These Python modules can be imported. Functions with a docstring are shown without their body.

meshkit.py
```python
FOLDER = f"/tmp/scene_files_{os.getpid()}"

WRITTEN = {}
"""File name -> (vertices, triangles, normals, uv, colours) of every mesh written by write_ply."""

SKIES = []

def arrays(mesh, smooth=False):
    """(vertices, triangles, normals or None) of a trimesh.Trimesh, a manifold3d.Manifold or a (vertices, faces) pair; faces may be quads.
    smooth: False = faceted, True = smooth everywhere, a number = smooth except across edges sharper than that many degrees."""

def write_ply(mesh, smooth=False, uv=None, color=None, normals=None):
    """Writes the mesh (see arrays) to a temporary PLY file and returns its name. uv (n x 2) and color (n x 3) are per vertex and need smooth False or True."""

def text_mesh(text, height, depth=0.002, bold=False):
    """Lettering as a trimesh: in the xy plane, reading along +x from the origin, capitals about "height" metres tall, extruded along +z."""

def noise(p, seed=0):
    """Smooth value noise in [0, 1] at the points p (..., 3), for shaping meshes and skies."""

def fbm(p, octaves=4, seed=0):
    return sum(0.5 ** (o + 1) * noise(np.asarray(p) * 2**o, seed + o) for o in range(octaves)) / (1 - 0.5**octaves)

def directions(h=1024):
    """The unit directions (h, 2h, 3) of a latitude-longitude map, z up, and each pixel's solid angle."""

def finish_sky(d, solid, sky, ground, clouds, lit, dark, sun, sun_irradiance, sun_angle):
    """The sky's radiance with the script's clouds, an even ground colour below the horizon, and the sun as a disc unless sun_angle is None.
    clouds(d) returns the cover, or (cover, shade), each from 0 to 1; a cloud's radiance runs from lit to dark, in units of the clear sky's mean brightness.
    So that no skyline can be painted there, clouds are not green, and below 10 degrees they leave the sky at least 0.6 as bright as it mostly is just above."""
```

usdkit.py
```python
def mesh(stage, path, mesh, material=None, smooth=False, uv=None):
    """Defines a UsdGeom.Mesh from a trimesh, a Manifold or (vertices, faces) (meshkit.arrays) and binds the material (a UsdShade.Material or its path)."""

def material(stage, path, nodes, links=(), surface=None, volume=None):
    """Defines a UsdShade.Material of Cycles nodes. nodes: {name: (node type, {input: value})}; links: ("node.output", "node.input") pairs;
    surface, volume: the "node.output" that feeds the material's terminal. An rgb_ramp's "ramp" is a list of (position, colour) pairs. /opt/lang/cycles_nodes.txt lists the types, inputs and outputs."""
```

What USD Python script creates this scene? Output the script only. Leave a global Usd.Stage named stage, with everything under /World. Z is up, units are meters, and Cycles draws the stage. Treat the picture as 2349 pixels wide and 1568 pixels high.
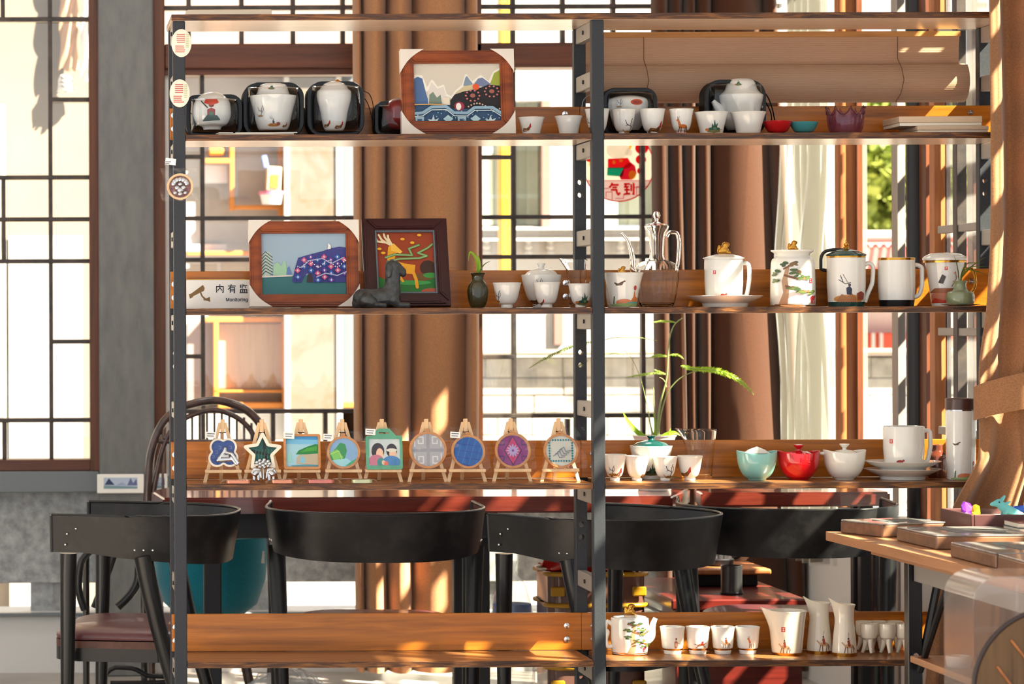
import math, random, re
import numpy as np, trimesh, usdkit, meshkit
import manifold3d as m3
from pxr import Usd, UsdGeom, UsdLux, UsdShade, Gf, Sdf, Vt
from shapely.geometry import Polygon, LineString, MultiLineString, Point, MultiPolygon
from shapely.geometry import box as sbox
from shapely import affinity
from shapely.ops import unary_union

random.seed(7); np.random.seed(7)
stage = Usd.Stage.CreateInMemory()
UsdGeom.SetStageUpAxis(stage, 'Z'); UsdGeom.SetStageMetersPerUnit(stage, 1.0)
UsdGeom.Xform.Define(stage, '/World'); UsdGeom.Scope.Define(stage, '/World/Looks')

# ------------------------------------------------------------------ camera, light, exposure
CAM_D, CAM_Z, FPX, CX, CY, ROLL = 7.5, 1.30, 6675.0, 90.0, 730.0, 0.0035
cam = UsdGeom.Camera.Define(stage, '/World/camera')
cam.AddTranslateOp().Set((0, -CAM_D, CAM_Z)); cam.AddRotateXOp().Set(90.0); cam.AddRotateZOp().Set(-math.degrees(ROLL))
cam.CreateHorizontalApertureAttr(36.0); cam.CreateVerticalApertureAttr(36.0 * 1568 / 2349)
cam.CreateFocalLengthAttr(FPX / 2349 * 36.0)
cam.CreateHorizontalApertureOffsetAttr((1174.5 - CX) / 2349 * 36.0)
cam.CreateVerticalApertureOffsetAttr((CY - 784.0) / 2349 * 36.0)
cam.CreateFStopAttr(7.0); cam.CreateFocusDistanceAttr(7.55)
cam.CreateExposureAttr(-0.38)
SUN_DIR = np.array([-1.0, 0.62, -1.12]); SUN_DIR /= np.linalg.norm(SUN_DIR)
sun = UsdLux.DistantLight.Define(stage, '/World/sun_light')
sun.CreateIntensityAttr(17.0); sun.CreateNormalizeAttr(True); sun.CreateAngleAttr(0.7); sun.CreateColorAttr((1.0, 0.86, 0.66))
_z = -SUN_DIR; _x = np.cross([0, 0, 1], _z); _x /= np.linalg.norm(_x); _y = np.cross(_z, _x)
sun.AddTransformOp().Set(Gf.Matrix4d(*[*_x, 0, *_y, 0, *_z, 0, 0, 0, 6, 1]))
sky = UsdLux.DomeLight.Define(stage, '/World/sky_light')
sky.CreateIntensityAttr(0.57); sky.CreateColorAttr((0.93, 0.97, 1.0))

# ------------------------------------------------------------------ helpers
def S(y): return FPX / (CAM_D + y)
def W(px, py, y):
    """The point of the place seen at a pixel of the photograph, y metres behind the shelf front."""
    x0 = (px - CX) + (CY - py) * ROLL; up = (CY - py) - (px - CX) * ROLL
    return x0 / S(y), y, CAM_Z + up / S(y)
def XA(px, y, py=CY): return W(px, py, y)[0]
def ZA(px, py, y): return W(px, py, y)[2]

used = {}
def numbered(parent, name):
    k = (parent, name); n = used.get(k, -1) + 1; used[k] = n
    return name if n == 0 else f'{name}_{n:03d}'
def meta(prim, label=None, cat=None, group=None, kind=None):
    for k, v in (('label', label), ('category', cat), ('group', group), ('kind', kind)):
        if v: prim.SetCustomDataByKey(k, v)
class T:
    def __init__(s, path): s.path = path
def thing(name, label, cat, loc=(0, 0, 0), rotz=0.0, group=None, kind=None, tilt=None):
    p = '/World/' + numbered('/World', name)
    x = UsdGeom.Xform.Define(stage, p); x.AddTranslateOp().Set(Gf.Vec3d(*map(float, loc)))
    if rotz: x.AddRotateZOp().Set(float(rotz))
    if tilt: x.AddRotateXOp().Set(float(tilt))
    meta(x.GetPrim(), label, cat, group, kind)
    return T(p)
def part(parent, name, mesh, m, smooth=35, label=None, kind=None):
    """One Mesh prim under a thing (or under another part)."""
    base = parent.path if parent is not None else '/World'
    p = base + '/' + numbered(base, name)
    tint = None
    if isinstance(mesh, tuple) and len(mesh) == 3:
        v, f, tint = mesh; u_, inv_ = np.unique(f, return_inverse=True); v, tint, f = v[u_], tint[u_], inv_.reshape(-1, 3); mesh = trimesh.Trimesh(v, f, process=False); smooth = True
    pr = usdkit.mesh(stage, p, mesh, M(m), smooth=smooth)
    if tint is not None:
        UsdGeom.PrimvarsAPI(pr).CreatePrimvar('tint', Sdf.ValueTypeNames.Color3fArray, 'vertex').Set(Vt.Vec3fArray.FromNumpy(np.asarray(tint, np.float32)))
    if label or kind: meta(pr.GetPrim(), label, kind=kind)
    return T(p)
def single(name, mesh, m, label, cat, group=None, smooth=35, kind=None):
    """A thing that is one mesh."""
    t = part(None, name, mesh, m, smooth); meta(stage.GetPrimAtPath(t.path), label, cat, group, kind); return t
def struct(name, mesh, m, smooth=35):
    t = part(None, name, mesh, m, smooth); meta(stage.GetPrimAtPath(t.path), kind='structure'); return t
def sthing(name, loc=(0, 0, 0)):
    p = '/World/' + numbered('/World', name); x = UsdGeom.Xform.Define(stage, p); x.AddTranslateOp().Set(Gf.Vec3d(*loc))
    meta(x.GetPrim(), kind='structure'); return T(p)
def dup(src, label, loc, rotz=0.0, group=None, name=None, scale=None):
    prim = stage.GetPrimAtPath(src.path); was = prim.GetCustomData()
    nm = name or re.sub(r'_\d{3}$', '', prim.GetName())
    p = '/World/' + numbered('/World', nm); x = UsdGeom.Xform.Define(stage, p)
    x.GetPrim().GetReferences().AddInternalReference(src.path)
    x.ClearXformOpOrder(); x.GetPrim().GetReferences()
    x.AddTranslateOp(opSuffix='place').Set(Gf.Vec3d(*map(float, loc)))
    x.AddRotateZOp(opSuffix='turn').Set(float(rotz))
    if scale: x.AddScaleOp(opSuffix='size').Set(Gf.Vec3f(*scale))
    meta(x.GetPrim(), label, was.get('category'), group or was.get('group')); x.GetPrim().SetInstanceable(True)
    return T(p)

# ------------------------------------------------------------------ materials
looks = {}
def M(m):
    if not isinstance(m, str): return m
    return looks[m]
def srgb(*c):
    c = np.array(c[0] if len(c) == 1 else c, float) / 255.0
    return tuple(np.where(c <= 0.04045, c / 12.92, ((c + 0.055) / 1.055) ** 2.4))
def mat(key, nodes, links, surface, volume=None):
    looks[key] = usdkit.material(stage, '/World/Looks/' + key, nodes, links, surface=surface, volume=volume); return key
def plain(key, col, rough=0.5, **kw):
    d = dict(base_color=tuple(col), roughness=rough); d.update(kw)
    return mat(key, {'p': ('principled_bsdf', d)}, [], 'p.BSDF')
def noisy(key, stops, scale=8.0, rough=0.5, stretch=(1, 1, 1), detail=4.0, bump=0.0, distortion=0.0, bscale=None, **kw):
    d = dict(roughness=rough); d.update(kw)
    n = {'g': ('texture_coordinate', {}), 'mp': ('mapping', {'scale': tuple(stretch)}), 'n': ('noise_texture', {'scale': scale, 'detail': detail, 'roughness': 0.6, 'distortion': distortion}),
         'r': ('rgb_ramp', {'ramp': stops}), 'p': ('principled_bsdf', d)}
    l = [('g.object', 'mp.vector'), ('mp.vector', 'n.vector'), ('n.fac', 'r.fac'), ('r.color', 'p.base_color')]
    if bump:
        n['b'] = ('bump', {'strength': bump, 'distance': 0.002})
        if bscale:
            n['n2'] = ('noise_texture', {'scale': bscale, 'detail': 2.0}); l += [('g.object', 'n2.vector'), ('n2.fac', 'b.height')]
        else: l.append(('n.fac', 'b.height'))
        l.append(('b.normal', 'p.normal'))
    return mat(key, n, l, 'p.BSDF')
def wood(key, dark, light, rough=0.35, along='x', scale=1.0, **kw):
    st = {'x': (1.2, 22, 22), 'y': (22, 1.2, 22), 'z': (22, 22, 1.2)}[along]
    return noisy(key, [(0.25, dark), (0.45, tuple(0.5 * (a + b) for a, b in zip(dark, light))), (0.7, light)], scale=2.2 * scale, stretch=st, detail=6.0, distortion=0.6, rough=rough, bump=0.06, **kw)
def tinted_mat(key, rough=0.4, **kw):
    d = dict(roughness=rough); d.update(kw)
    return mat(key, {'a': ('attribute', {'attribute': 'tint'}), 'p': ('principled_bsdf', d)}, [('a.color', 'p.base_color')], 'p.BSDF')
def clear_film(key, tint=(1, 1, 1), gloss=0.12, rough=0.05, haze=0.0, white=(0.9, 0.9, 0.9)):
    n = {'t': ('transparent_bsdf', {'color': tint}), 'g': ('glossy_bsdf', {'color': (1, 1, 1), 'roughness': rough}), 'f': ('layer_weight', {'blend': 0.5}), 'pw': ('math', {'math_type': 'power', 'value2': 4.0}),
         'mu': ('math', {'math_type': 'multiply_add', 'value2': 0.8, 'value3': gloss, 'use_clamp': True}), 'm': ('mix_closure', {})}
    l = [('f.facing', 'pw.value1'), ('pw.value', 'mu.value1'), ('mu.value', 'm.fac'), ('t.BSDF', 'm.closure1'), ('g.BSDF', 'm.closure2')]
    out = 'm.closure'
    if haze:
        n['d'] = ('diffuse_bsdf', {'color': white}); n['tr'] = ('translucent_bsdf', {'color': white}); n['dt'] = ('mix_closure', {'fac': 0.5}); n['m2'] = ('mix_closure', {'fac': haze})
        l += [('d.BSDF', 'dt.closure1'), ('tr.BSDF', 'dt.closure2'), ('m.closure', 'm2.closure1'), ('dt.closure', 'm2.closure2')]; out = 'm2.closure'
    return mat(key, n, l, out)
def cloth(key, col, thin=0.0, rough=0.9, weave=260.0):
    a = tuple(c * 0.82 for c in col); b = tuple(min(1, c * 1.15) for c in col)
    n = {'g': ('texture_coordinate', {}), 'n': ('noise_texture', {'scale': weave, 'detail': 2.0}), 'r': ('rgb_ramp', {'ramp': [(0.3, a), (0.7, b)]}),
         'p': ('principled_bsdf', {'roughness': rough, 'sheen_weight': 0.25, 'specular_ior_level': 0.2}), 'b': ('bump', {'strength': 0.25, 'distance': 0.001}), 'tr': ('translucent_bsdf', {}), 'm': ('mix_closure', {'fac': thin})}
    l = [('g.object', 'n.vector'), ('n.fac', 'r.fac'), ('r.color', 'p.base_color'), ('n.fac', 'b.height'), ('b.normal', 'p.normal'), ('r.color', 'tr.color'), ('p.BSDF', 'm.closure1'), ('tr.BSDF', 'm.closure2')]
    return mat(key, n, l, 'm.closure')

# ------------------------------------------------------------------ shapes
cat_ = trimesh.util.concatenate
def box(x0, x1, y0, y1, z0, z1, b=0.0):
    lo = np.minimum([x0, y0, z0], [x1, y1, z1]).astype(float); hi = np.maximum([x0, y0, z0], [x1, y1, z1]).astype(float)
    if b <= 0:
        m = trimesh.creation.box(hi - lo); m.apply_translation((lo + hi) / 2); return m
    b = min(b, 0.45 * (hi - lo).min()); pts = []
    for sx in (0, 1):
        for sy in (0, 1):
            for sz in (0, 1):
                c = np.where([sx, sy, sz], hi, lo); d = np.where([sx, sy, sz], -b, b)
                for k in range(3):
                    q = c + d; q[k] = c[k]; pts.append(q)
    return trimesh.Trimesh(*_hull(np.array(pts)), process=False)
def _hull(pts):
    h = m3.Manifold.hull_points(pts).to_mesh(); return h.vert_properties[:, :3], h.tri_verts
def man(v, f): return m3.Manifold(m3.Mesh(np.asarray(v, np.float32), np.asarray(f, np.uint32)))
def tm(m):
    q = m.to_mesh(); return trimesh.Trimesh(q.vert_properties[:, :3], q.tri_verts, process=False)
def mv(m, d=(0, 0, 0), rz=0, rx=0, ry=0, sc=None):
    m = m.copy()
    if sc is not None: m.apply_scale(sc)
    for a, ax in ((rx, [1, 0, 0]), (ry, [0, 1, 0]), (rz, [0, 0, 1])):
        if a: m.apply_transform(trimesh.transformations.rotation_matrix(math.radians(a), ax))
    m.apply_translation(d); return m
def lathe(prof, n=40, sx=1.0, sy=1.0, wob=None):
    """A closed or open profile of (r, z) turned about z."""
    p = np.array(prof, float); a = np.linspace(0, 2 * np.pi, n, endpoint=False); k = len(p)
    rr = p[:, 0][:, None] * (1 + (0 if wob is None else wob(a, p[:, 1])))
    v = np.stack([rr * np.cos(a) * sx, rr * np.sin(a) * sy, np.repeat(p[:, 1][:, None], n, 1)], -1).reshape(-1, 3)
    i, j = np.meshgrid(np.arange(k - 1), np.arange(n), indexing='ij'); j2 = (j + 1) % n
    q = np.stack([i * n + j, i * n + j2, (i + 1) * n + j2, (i + 1) * n + j], -1).reshape(-1, 4)
    f = np.vstack([q[:, [0, 1, 2]], q[:, [0, 2, 3]]])
    return trimesh.Trimesh(v, f, process=False)
def spline(pts, n=40):
    p = np.array(pts, float); t = np.r_[0, np.cumsum(np.linalg.norm(np.diff(p, axis=0), axis=1) + 1e-9)]; t /= t[-1]
    from scipy.interpolate import PchipInterpolator
    u = np.linspace(0, 1, n); return np.stack([PchipInterpolator(t, p[:, k])(u) for k in range(p.shape[1])], 1)
def tube(pts, r, sides=8, caps=True, sy=1.0):
    p = np.array(pts, float); n = len(p); r = np.broadcast_to(r, (n,)).astype(float)
    t = np.gradient(p, axis=0); t /= np.linalg.norm(t, axis=1, keepdims=True) + 1e-12
    ref = np.array([0, 1, 0.0]) if np.abs(t[:, 1]).mean() < 0.8 else np.array([1.0, 0, 0])
    a = np.cross(t, ref); a /= np.linalg.norm(a, axis=1, keepdims=True) + 1e-12; b = np.cross(t, a)
    an = np.arange(sides) * 2 * np.pi / sides
    v = p[:, None] + r[:, None, None] * (np.cos(an)[None, :, None] * a[:, None] + sy * np.sin(an)[None, :, None] * b[:, None])
    i, j = np.meshgrid(np.arange(n - 1), np.arange(sides), indexing='ij'); j2 = (j + 1) % sides
    q = np.stack([i * sides + j, (i + 1) * sides + j, (i + 1) * sides + j2, i * sides + j2], -1).reshape(-1, 4)
    f = np.vstack([q[:, [0, 1, 2]], q[:, [0, 2, 3]]]); v = v.reshape(-1, 3)
    if caps:
        v = np.vstack([v, p[0], p[-1]]); c0, c1 = len(v) - 2, len(v) - 1; k = np.arange(sides); k2 = (k + 1) % sides
        f = np.vstack([f, np.stack([np.full(sides, c0), k, k2], 1), np.stack([np.full(sides, c1), (n - 1) * sides + k2, (n - 1) * sides + k], 1)])
    return trimesh.Trimesh(v, f, process=False)
def ball(c, r, sub=2, sc=(1, 1, 1)):
    m = trimesh.creation.icosphere(sub, 1.0); m.apply_scale(np.array(sc) * r); m.apply_translation(c); return m
def cyl(r, z0, z1, n=24, r2=None, c=(0, 0)):
    r2 = r if r2 is None else r2
    return mv(lathe([(0, z0), (r, z0), (r, z0), (r2, z1), (r2, z1), (0, z1)], n), (c[0], c[1], 0))
def polys(g):
    if g.is_empty: return []
    return [q for q in getattr(g, 'geoms', [g]) if isinstance(q, Polygon) and q.area > 1e-12]
def ext(poly, y0, y1):
    """A polygon in (x, z) given thickness from y0 (front) to y1 (back)."""
    out = []
    for g in polys(poly):
        m = trimesh.creation.extrude_polygon(g, y1 - y0, engine='earcut'); v = m.vertices
        out.append(trimesh.Trimesh(np.stack([v[:, 0], y0 + (y1 - y0) - v[:, 2], v[:, 1]], 1), m.faces, process=False))
    return cat_(out)
def extz(poly, z0, z1):
    out = []
    for g in polys(poly):
        m = trimesh.creation.extrude_polygon(g, z1 - z0, engine='earcut'); m.apply_translation([0, 0, z0]); out.append(m)
    return cat_(out)
def rrect(x0, z0, x1, z1, r, q=6): return sbox(x0 + r, z0 + r, x1 - r, z1 - r).buffer(r, q)
def ell(cx, cz, rx, rz, rot=0, q=12): return affinity.rotate(affinity.scale(Point(cx, cz).buffer(1, q), rx, rz), rot, origin=(cx, cz))
def line(pts, w, cap=1): return LineString(pts).buffer(w / 2, 3, cap_style=cap)
def pg(*pts): return Polygon(pts).buffer(0)
def smooth_pg(pts, r): return Polygon(pts).buffer(0).buffer(r, 4).buffer(-2 * r, 4).buffer(r, 4)
def flat(items, y=0.0, step=0.0003, base=None):
    """Printed or painted shapes [(polygon, colour)] in (x, z) facing -y, each with its own slight relief."""
    V, F, C, n = [], [], [], 0
    for k, (p, c) in enumerate(items):
        for g in polys(p):
            try: v, f = trimesh.creation.triangulate_polygon(g, engine='earcut')
            except Exception: continue
            if len(f) == 0: continue
            v3 = np.stack([v[:, 0], np.full(len(v), y - k * step), v[:, 1]], 1)
            a = v3[f]; nn = np.cross(a[:, 1] - a[:, 0], a[:, 2] - a[:, 0])[:, 1]
            f = np.where((nn > 0)[:, None], f[:, ::-1], f)
            V.append(v3); F.append(f + n); C.append(np.tile(c, (len(v), 1))); n += len(v)
    return np.vstack(V), np.vstack(F), np.vstack(C)
def wrap(items, rfun, a0=0.0, off=0.0004, step=0.00012, seg=0.006, sx=1.0):
    """The same shapes laid around a turned wall of radius rfun(z); u = 0 faces -y turned by a0."""
    V, F, C, n = [], [], [], 0
    for k, (p, c) in enumerate(items):
        for g in polys(p):
            try: v, f = trimesh.creation.triangulate_polygon(g, engine='earcut')
            except Exception: continue
            if len(f) == 0: continue
            v, f = np.c_[v, np.zeros(len(v))], f
            try: v, f = trimesh.remesh.subdivide_to_size(v, f, seg, max_iter=6)
            except Exception: pass
            r = np.array([rfun(z) for z in v[:, 1]]); rr = r + off + k * step; a = v[:, 0] / np.maximum(r, 1e-3) + a0
            v3 = np.stack([rr * np.sin(a) * sx, -rr * np.cos(a), v[:, 1]], 1)
            t = v3[f]; nn = np.cross(t[:, 1] - t[:, 0], t[:, 2] - t[:, 0]); out = (nn * t.mean(1) * [1, 1, 0]).sum(1)
            f = np.where((out < 0)[:, None], f[:, ::-1], f)
            V.append(v3); F.append(f + n); C.append(np.tile(c, (len(v), 1))); n += len(v)
    return np.vstack(V), np.vstack(F), np.vstack(C)
def blend(groups, size=0.004, it=8, passes=None):
    """One smooth skin over capsule chains [((x,y,z,r), (x,y,z,r)), ...]."""
    tot = None
    def sp(c):
        return m3.Manifold.sphere(c[3], 14).translate(c[:3])
    for a, b in groups:
        h = m3.Manifold.batch_hull([sp(a), sp(b)]); tot = h if tot is None else tot + h
    m = tm(tot.refine_to_length(size)); m.merge_vertices()
    trimesh.smoothing.filter_taubin(m, iterations=it); return m
def sheet(P, th, nrm=None):
    """A grid of points (rows, cols, 3) as cloth or plate of thickness th along its normals."""
    R, Cn, _ = P.shape; du = np.gradient(P, axis=1); dv = np.gradient(P, axis=0); n = np.cross(du, dv); n /= np.linalg.norm(n, axis=2, keepdims=True) + 1e-12
    A, B = P.reshape(-1, 3), (P + n * th).reshape(-1, 3); i, j = np.meshgrid(np.arange(R - 1), np.arange(Cn - 1), indexing='ij')
    q = np.stack([i * Cn + j, i * Cn + j + 1, (i + 1) * Cn + j + 1, (i + 1) * Cn + j], -1).reshape(-1, 4); N = R * Cn
    f = [q[:, ::-1], q + N]
    ring = [np.arange(Cn), np.arange(R) * Cn + Cn - 1, (R - 1) * Cn + np.arange(Cn)[::-1], (np.arange(R) * Cn)[::-1]]
    for e in ring: f.append(np.stack([e[:-1], e[1:], e[1:] + N, e[:-1] + N], 1))
    q = np.vstack(f); return trimesh.Trimesh(np.vstack([A, B]), np.vstack([q[:, [0, 1, 2]], q[:, [0, 2, 3]]]), process=False)

# ------------------------------------------------------------------ material list
plain('steel_black', srgb(38, 40, 45), 0.42, metallic=0.35)
noisy('post_steel', [(0.3, srgb(40, 43, 49)), (0.7, srgb(54, 56, 62))], scale=300, rough=0.55, specular_ior_level=0.3)
plain('bracket_grey', srgb(150, 143, 136), 0.45, metallic=0.3)
wood('shelf_wood', srgb(114, 62, 14), srgb(196, 116, 30), rough=0.3)
noisy('shelf_top', [(0.25, srgb(108, 68, 38)), (0.7, srgb(156, 104, 62))], scale=2.2, stretch=(1.2, 22, 22), detail=6, distortion=0.6, rough=0.27)
noisy('edge_wood', [(0.32, srgb(34, 16, 6)), (0.5, srgb(78, 42, 14)), (0.72, srgb(140, 88, 32))], scale=9, stretch=(1, 6, 12), detail=5, distortion=1.4, rough=0.45)
wood('frame_wood', srgb(58, 30, 16), srgb(108, 58, 28), rough=0.4, along='z')
wood('beam_wood', srgb(56, 26, 16), srgb(104, 54, 30), rough=0.4, along='x')
wood('jamb_wood', srgb(120, 66, 32), srgb(176, 108, 58), rough=0.45, along='z', scale=0.7)
noisy('bar_dark', [(0.35, srgb(44, 40, 42)), (0.65, srgb(78, 66, 60))], scale=14, rough=0.5)
noisy('column_grey', [(0.3, srgb(96, 98, 100)), (0.7, srgb(114, 115, 114))], scale=30, rough=0.55, stretch=(1, 1, 0.3))
noisy('panel_grey', [(0.35, srgb(128, 132, 136)), (0.6, srgb(168, 172, 174)), (0.75, srgb(194, 198, 200))], scale=26, detail=6, rough=0.4)
plain('sill_grey', srgb(108, 116, 122), 0.45)
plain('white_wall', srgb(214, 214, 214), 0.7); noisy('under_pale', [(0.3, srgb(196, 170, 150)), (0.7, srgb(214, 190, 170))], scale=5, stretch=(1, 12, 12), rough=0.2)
plain('ceiling_white', srgb(222, 218, 210), 0.8)
noisy('floor_tile', [(0.3, srgb(150, 142, 136)), (0.7, srgb(176, 168, 160))], scale=6, rough=0.35)
clear_film('pane_glass', gloss=0.05, rough=0.02)
clear_film('old_glass', tint=(0.93, 0.97, 0.95), gloss=0.07, rough=0.05, haze=0.08)
cloth('curtain_tan', srgb(164, 116, 80), thin=0.06)
cloth('curtain_brown', srgb(70, 37, 19), thin=0.02)
cloth('curtain_front', srgb(146, 102, 70), thin=0.05)
clear_film('sheer_cream', gloss=0.0, rough=0.8, haze=0.06, white=srgb(226, 218, 202))
plain('black_metal', srgb(18, 19, 22), 0.32, specular_ior_level=0.4)
noisy('black_metal_worn_sunlit', [(0.46, srgb(18, 18, 21)), (0.66, srgb(44, 43, 44)), (0.78, srgb(96, 94, 92))], scale=9, detail=6, rough=0.36, specular_ior_level=0.35)  # real wear, with its pale patches raised to paint in sunlight on the backs
plain('seat_wine', srgb(84, 36, 44), 0.38, coat_weight=0.2)
wood('seat_rail', srgb(60, 30, 22), srgb(92, 50, 36), rough=0.5)
wood('table_red', srgb(74, 26, 20), srgb(112, 46, 34), rough=0.22, coat_weight=0.5)
wood('table_red_dark', srgb(66, 22, 20), srgb(100, 36, 32), rough=0.3, coat_weight=0.3)
plain('chrome', (0.75, 0.75, 0.77), 0.15, metallic=1.0)
tinted_mat('print', 0.35)
tinted_mat('print_matte', 0.7)

# ------------------------------------------------------------------ room shell
YB = 3.20            # the window wall
XR = 2.75            # the right wall
XL = -2.6
struct('floor', box(XL - 0.2, XR + 0.2, -3.6, YB + 0.2, -0.12, 0.0), 'floor_tile')
struct('ceiling', box(XL - 0.2, XR + 0.25, -2.3, YB + 0.35, 3.15, 3.3), 'ceiling_white')
struct('wall_left', cat_([box(XL - 0.2, XL, -2.3, YB + 0.2, 0.0, 0.7), box(XL - 0.2, XL, -2.3, YB + 0.2, 2.85, 3.15)] + [box(XL - 0.15, XL - 0.02, y - 0.06, y + 0.06, 0.7, 2.85) for y in (-2.24, -0.9, 0.5, 1.9, 3.2)]), 'white_wall')
plain('lamp_white', srgb(235, 235, 235), 0.4)
for lx0, ly0 in ((0.35, 1.9), (1.7, 1.7)):   # fill lamps added out of view to brighten the deep end of the room
    lp = thing('added_fill_lamp', 'added round white fill lamp over the tea table, ' + ('left' if lx0 < 1 else 'right') + ' one of two', 'lamp', (lx0, ly0, 3.15))
    part(lp, 'housing', lathe([(0, 0), (.24, 0), (.25, -.02), (.25, -.06), (.235, -.06), (.235, -.03), (0, -.03)], 40), 'lamp_white')
    dl = UsdLux.DiskLight.Define(stage, lp.path + '/lamp_disc'); dl.AddTranslateOp().Set((0, 0, -0.05)); dl.CreateRadiusAttr(0.22); dl.CreateIntensityAttr(26.0); dl.CreateColorAttr((1.0, 0.96, 0.9))
def zb(py, px=700): return ZA(px, py, YB)
def xb(px, py=730): return XA(px, YB, py)
# plinth, low lights, grey spandrel panels
ZP, ZL, ZS = zb(1402, 200), zb(1336, 200), zb(1126, 200)
struct('wall_back', box(XL, XR + 0.2, YB - 0.02, YB + 0.2, 0.0, ZP), 'white_wall')
struct('trim_1', box(XL, XR, YB - 0.05, YB - 0.02, ZP - 0.012, ZP, 0.002), 'sill_grey')
struct('trim_2', box(XL, XR, YB + 0.0, YB + 0.05, ZL, ZS, 0.003), 'panel_grey')
struct('trim_3', cat_([box(XL, xb(226), YB - 0.09, YB + 0.05, ZS, zb(1078, 100), 0.004), box(xb(350), XR - 0.05, YB - 0.09, YB + 0.05, ZS, zb(1090, 700), 0.004)]), 'sill_grey')
low = sthing('window_5')
part(low, 'pane', box(XL, XR, YB + 0.02, YB + 0.026, ZP, ZL), 'pane_glass')
for a in (-420, -150, 68, 300, 560, 830, 1100, 1360):
    part(low, 'block', box(xb(a), xb(a + 74), YB + 0.03, YB + 0.06, ZP, ZL), 'panel_grey')
struct('trim_4', box(xb(226), xb(350), YB - 0.14, YB + 0.1, 0.0, 3.15, 0.006), 'column_grey')   # pillar between the windows
struct('trim_5', box(xb(205), xb(232), YB - 0.08, YB + 0.08, zb(1078, 100), 3.15, 0.003), 'frame_wood')
struct('trim_6', box(xb(350), xb(378), YB - 0.08, YB + 0.08, zb(1090, 360), 3.15, 0.003), 'frame_wood')
struct('trim_7', box(XL, xb(206), YB - 0.06, YB + 0.06, zb(1078, 100), zb(1052, 100), 0.003), 'beam_wood')
struct('trim_8', box(xb(378), XR - 0.02, YB - 0.07, YB + 0.07, zb(160, 600), zb(104, 600), 0.004), 'beam_wood')     # transom beam
struct('trim_9', box(xb(1080), xb(1101), YB - 0.07, YB + 0.07, zb(1100, 1090), 3.15, 0.003), 'frame_wood')
struct('trim_10', box(xb(1068), xb(1080), YB - 0.05, YB + 0.05, zb(1100, 1070), 3.15, 0.003), 'column_grey')
struct('trim_11', box(xb(378), xb(392), YB - 0.03, YB + 0.05, zb(1090, 380), zb(172, 380), 0.002), 'white_wall')
HEAD = zb(174, 600)
struct('trim_12', cat_([box(xb(378), xb(1070), YB - 0.05, YB + 0.05, zb(174, 600), zb(160, 600), 0.002)]), 'beam_wood')

def lattice(name, x0, x1, z0, z1, vs, hs, glass='pane_glass', w=0.0155):
    """A window of dark bars; vs: (px, py0, py1); hs: (py, px0, px1). One pane of glass behind each field."""
    t = sthing(name)
    for px, a, b in vs:
        part(t, 'bar', box(xb(px) - w / 2, xb(px) + w / 2, YB - 0.02, YB + 0.02, max(zb(b, px), z0), min(zb(a, px), z1), 0.002), 'bar_dark')
    for py, a, b in hs:
        z = zb(py, (a + b) / 2)
        part(t, 'bar', box(max(xb(a), x0), min(xb(b), x1), YB - 0.022, YB + 0.018, z - w / 2, z + w / 2, 0.002), 'bar_dark')
    xs = sorted({x0, x1} | {xb(v[0]) for v in vs if v[2] - v[1] > 600}); zs = sorted({z0, z1} | {zb(h[0]) for h in hs if h[2] - h[1] > 150})
    for i in range(len(xs) - 1):
        for j in range(len(zs) - 1):
            if xs[i + 1] - xs[i] > 0.03 and zs[j + 1] - zs[j] > 0.03:
                part(t, 'pane', box(xs[i], xs[i + 1], YB + 0.022, YB + 0.027, zs[j], zs[j + 1]), glass)
    return t
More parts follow.
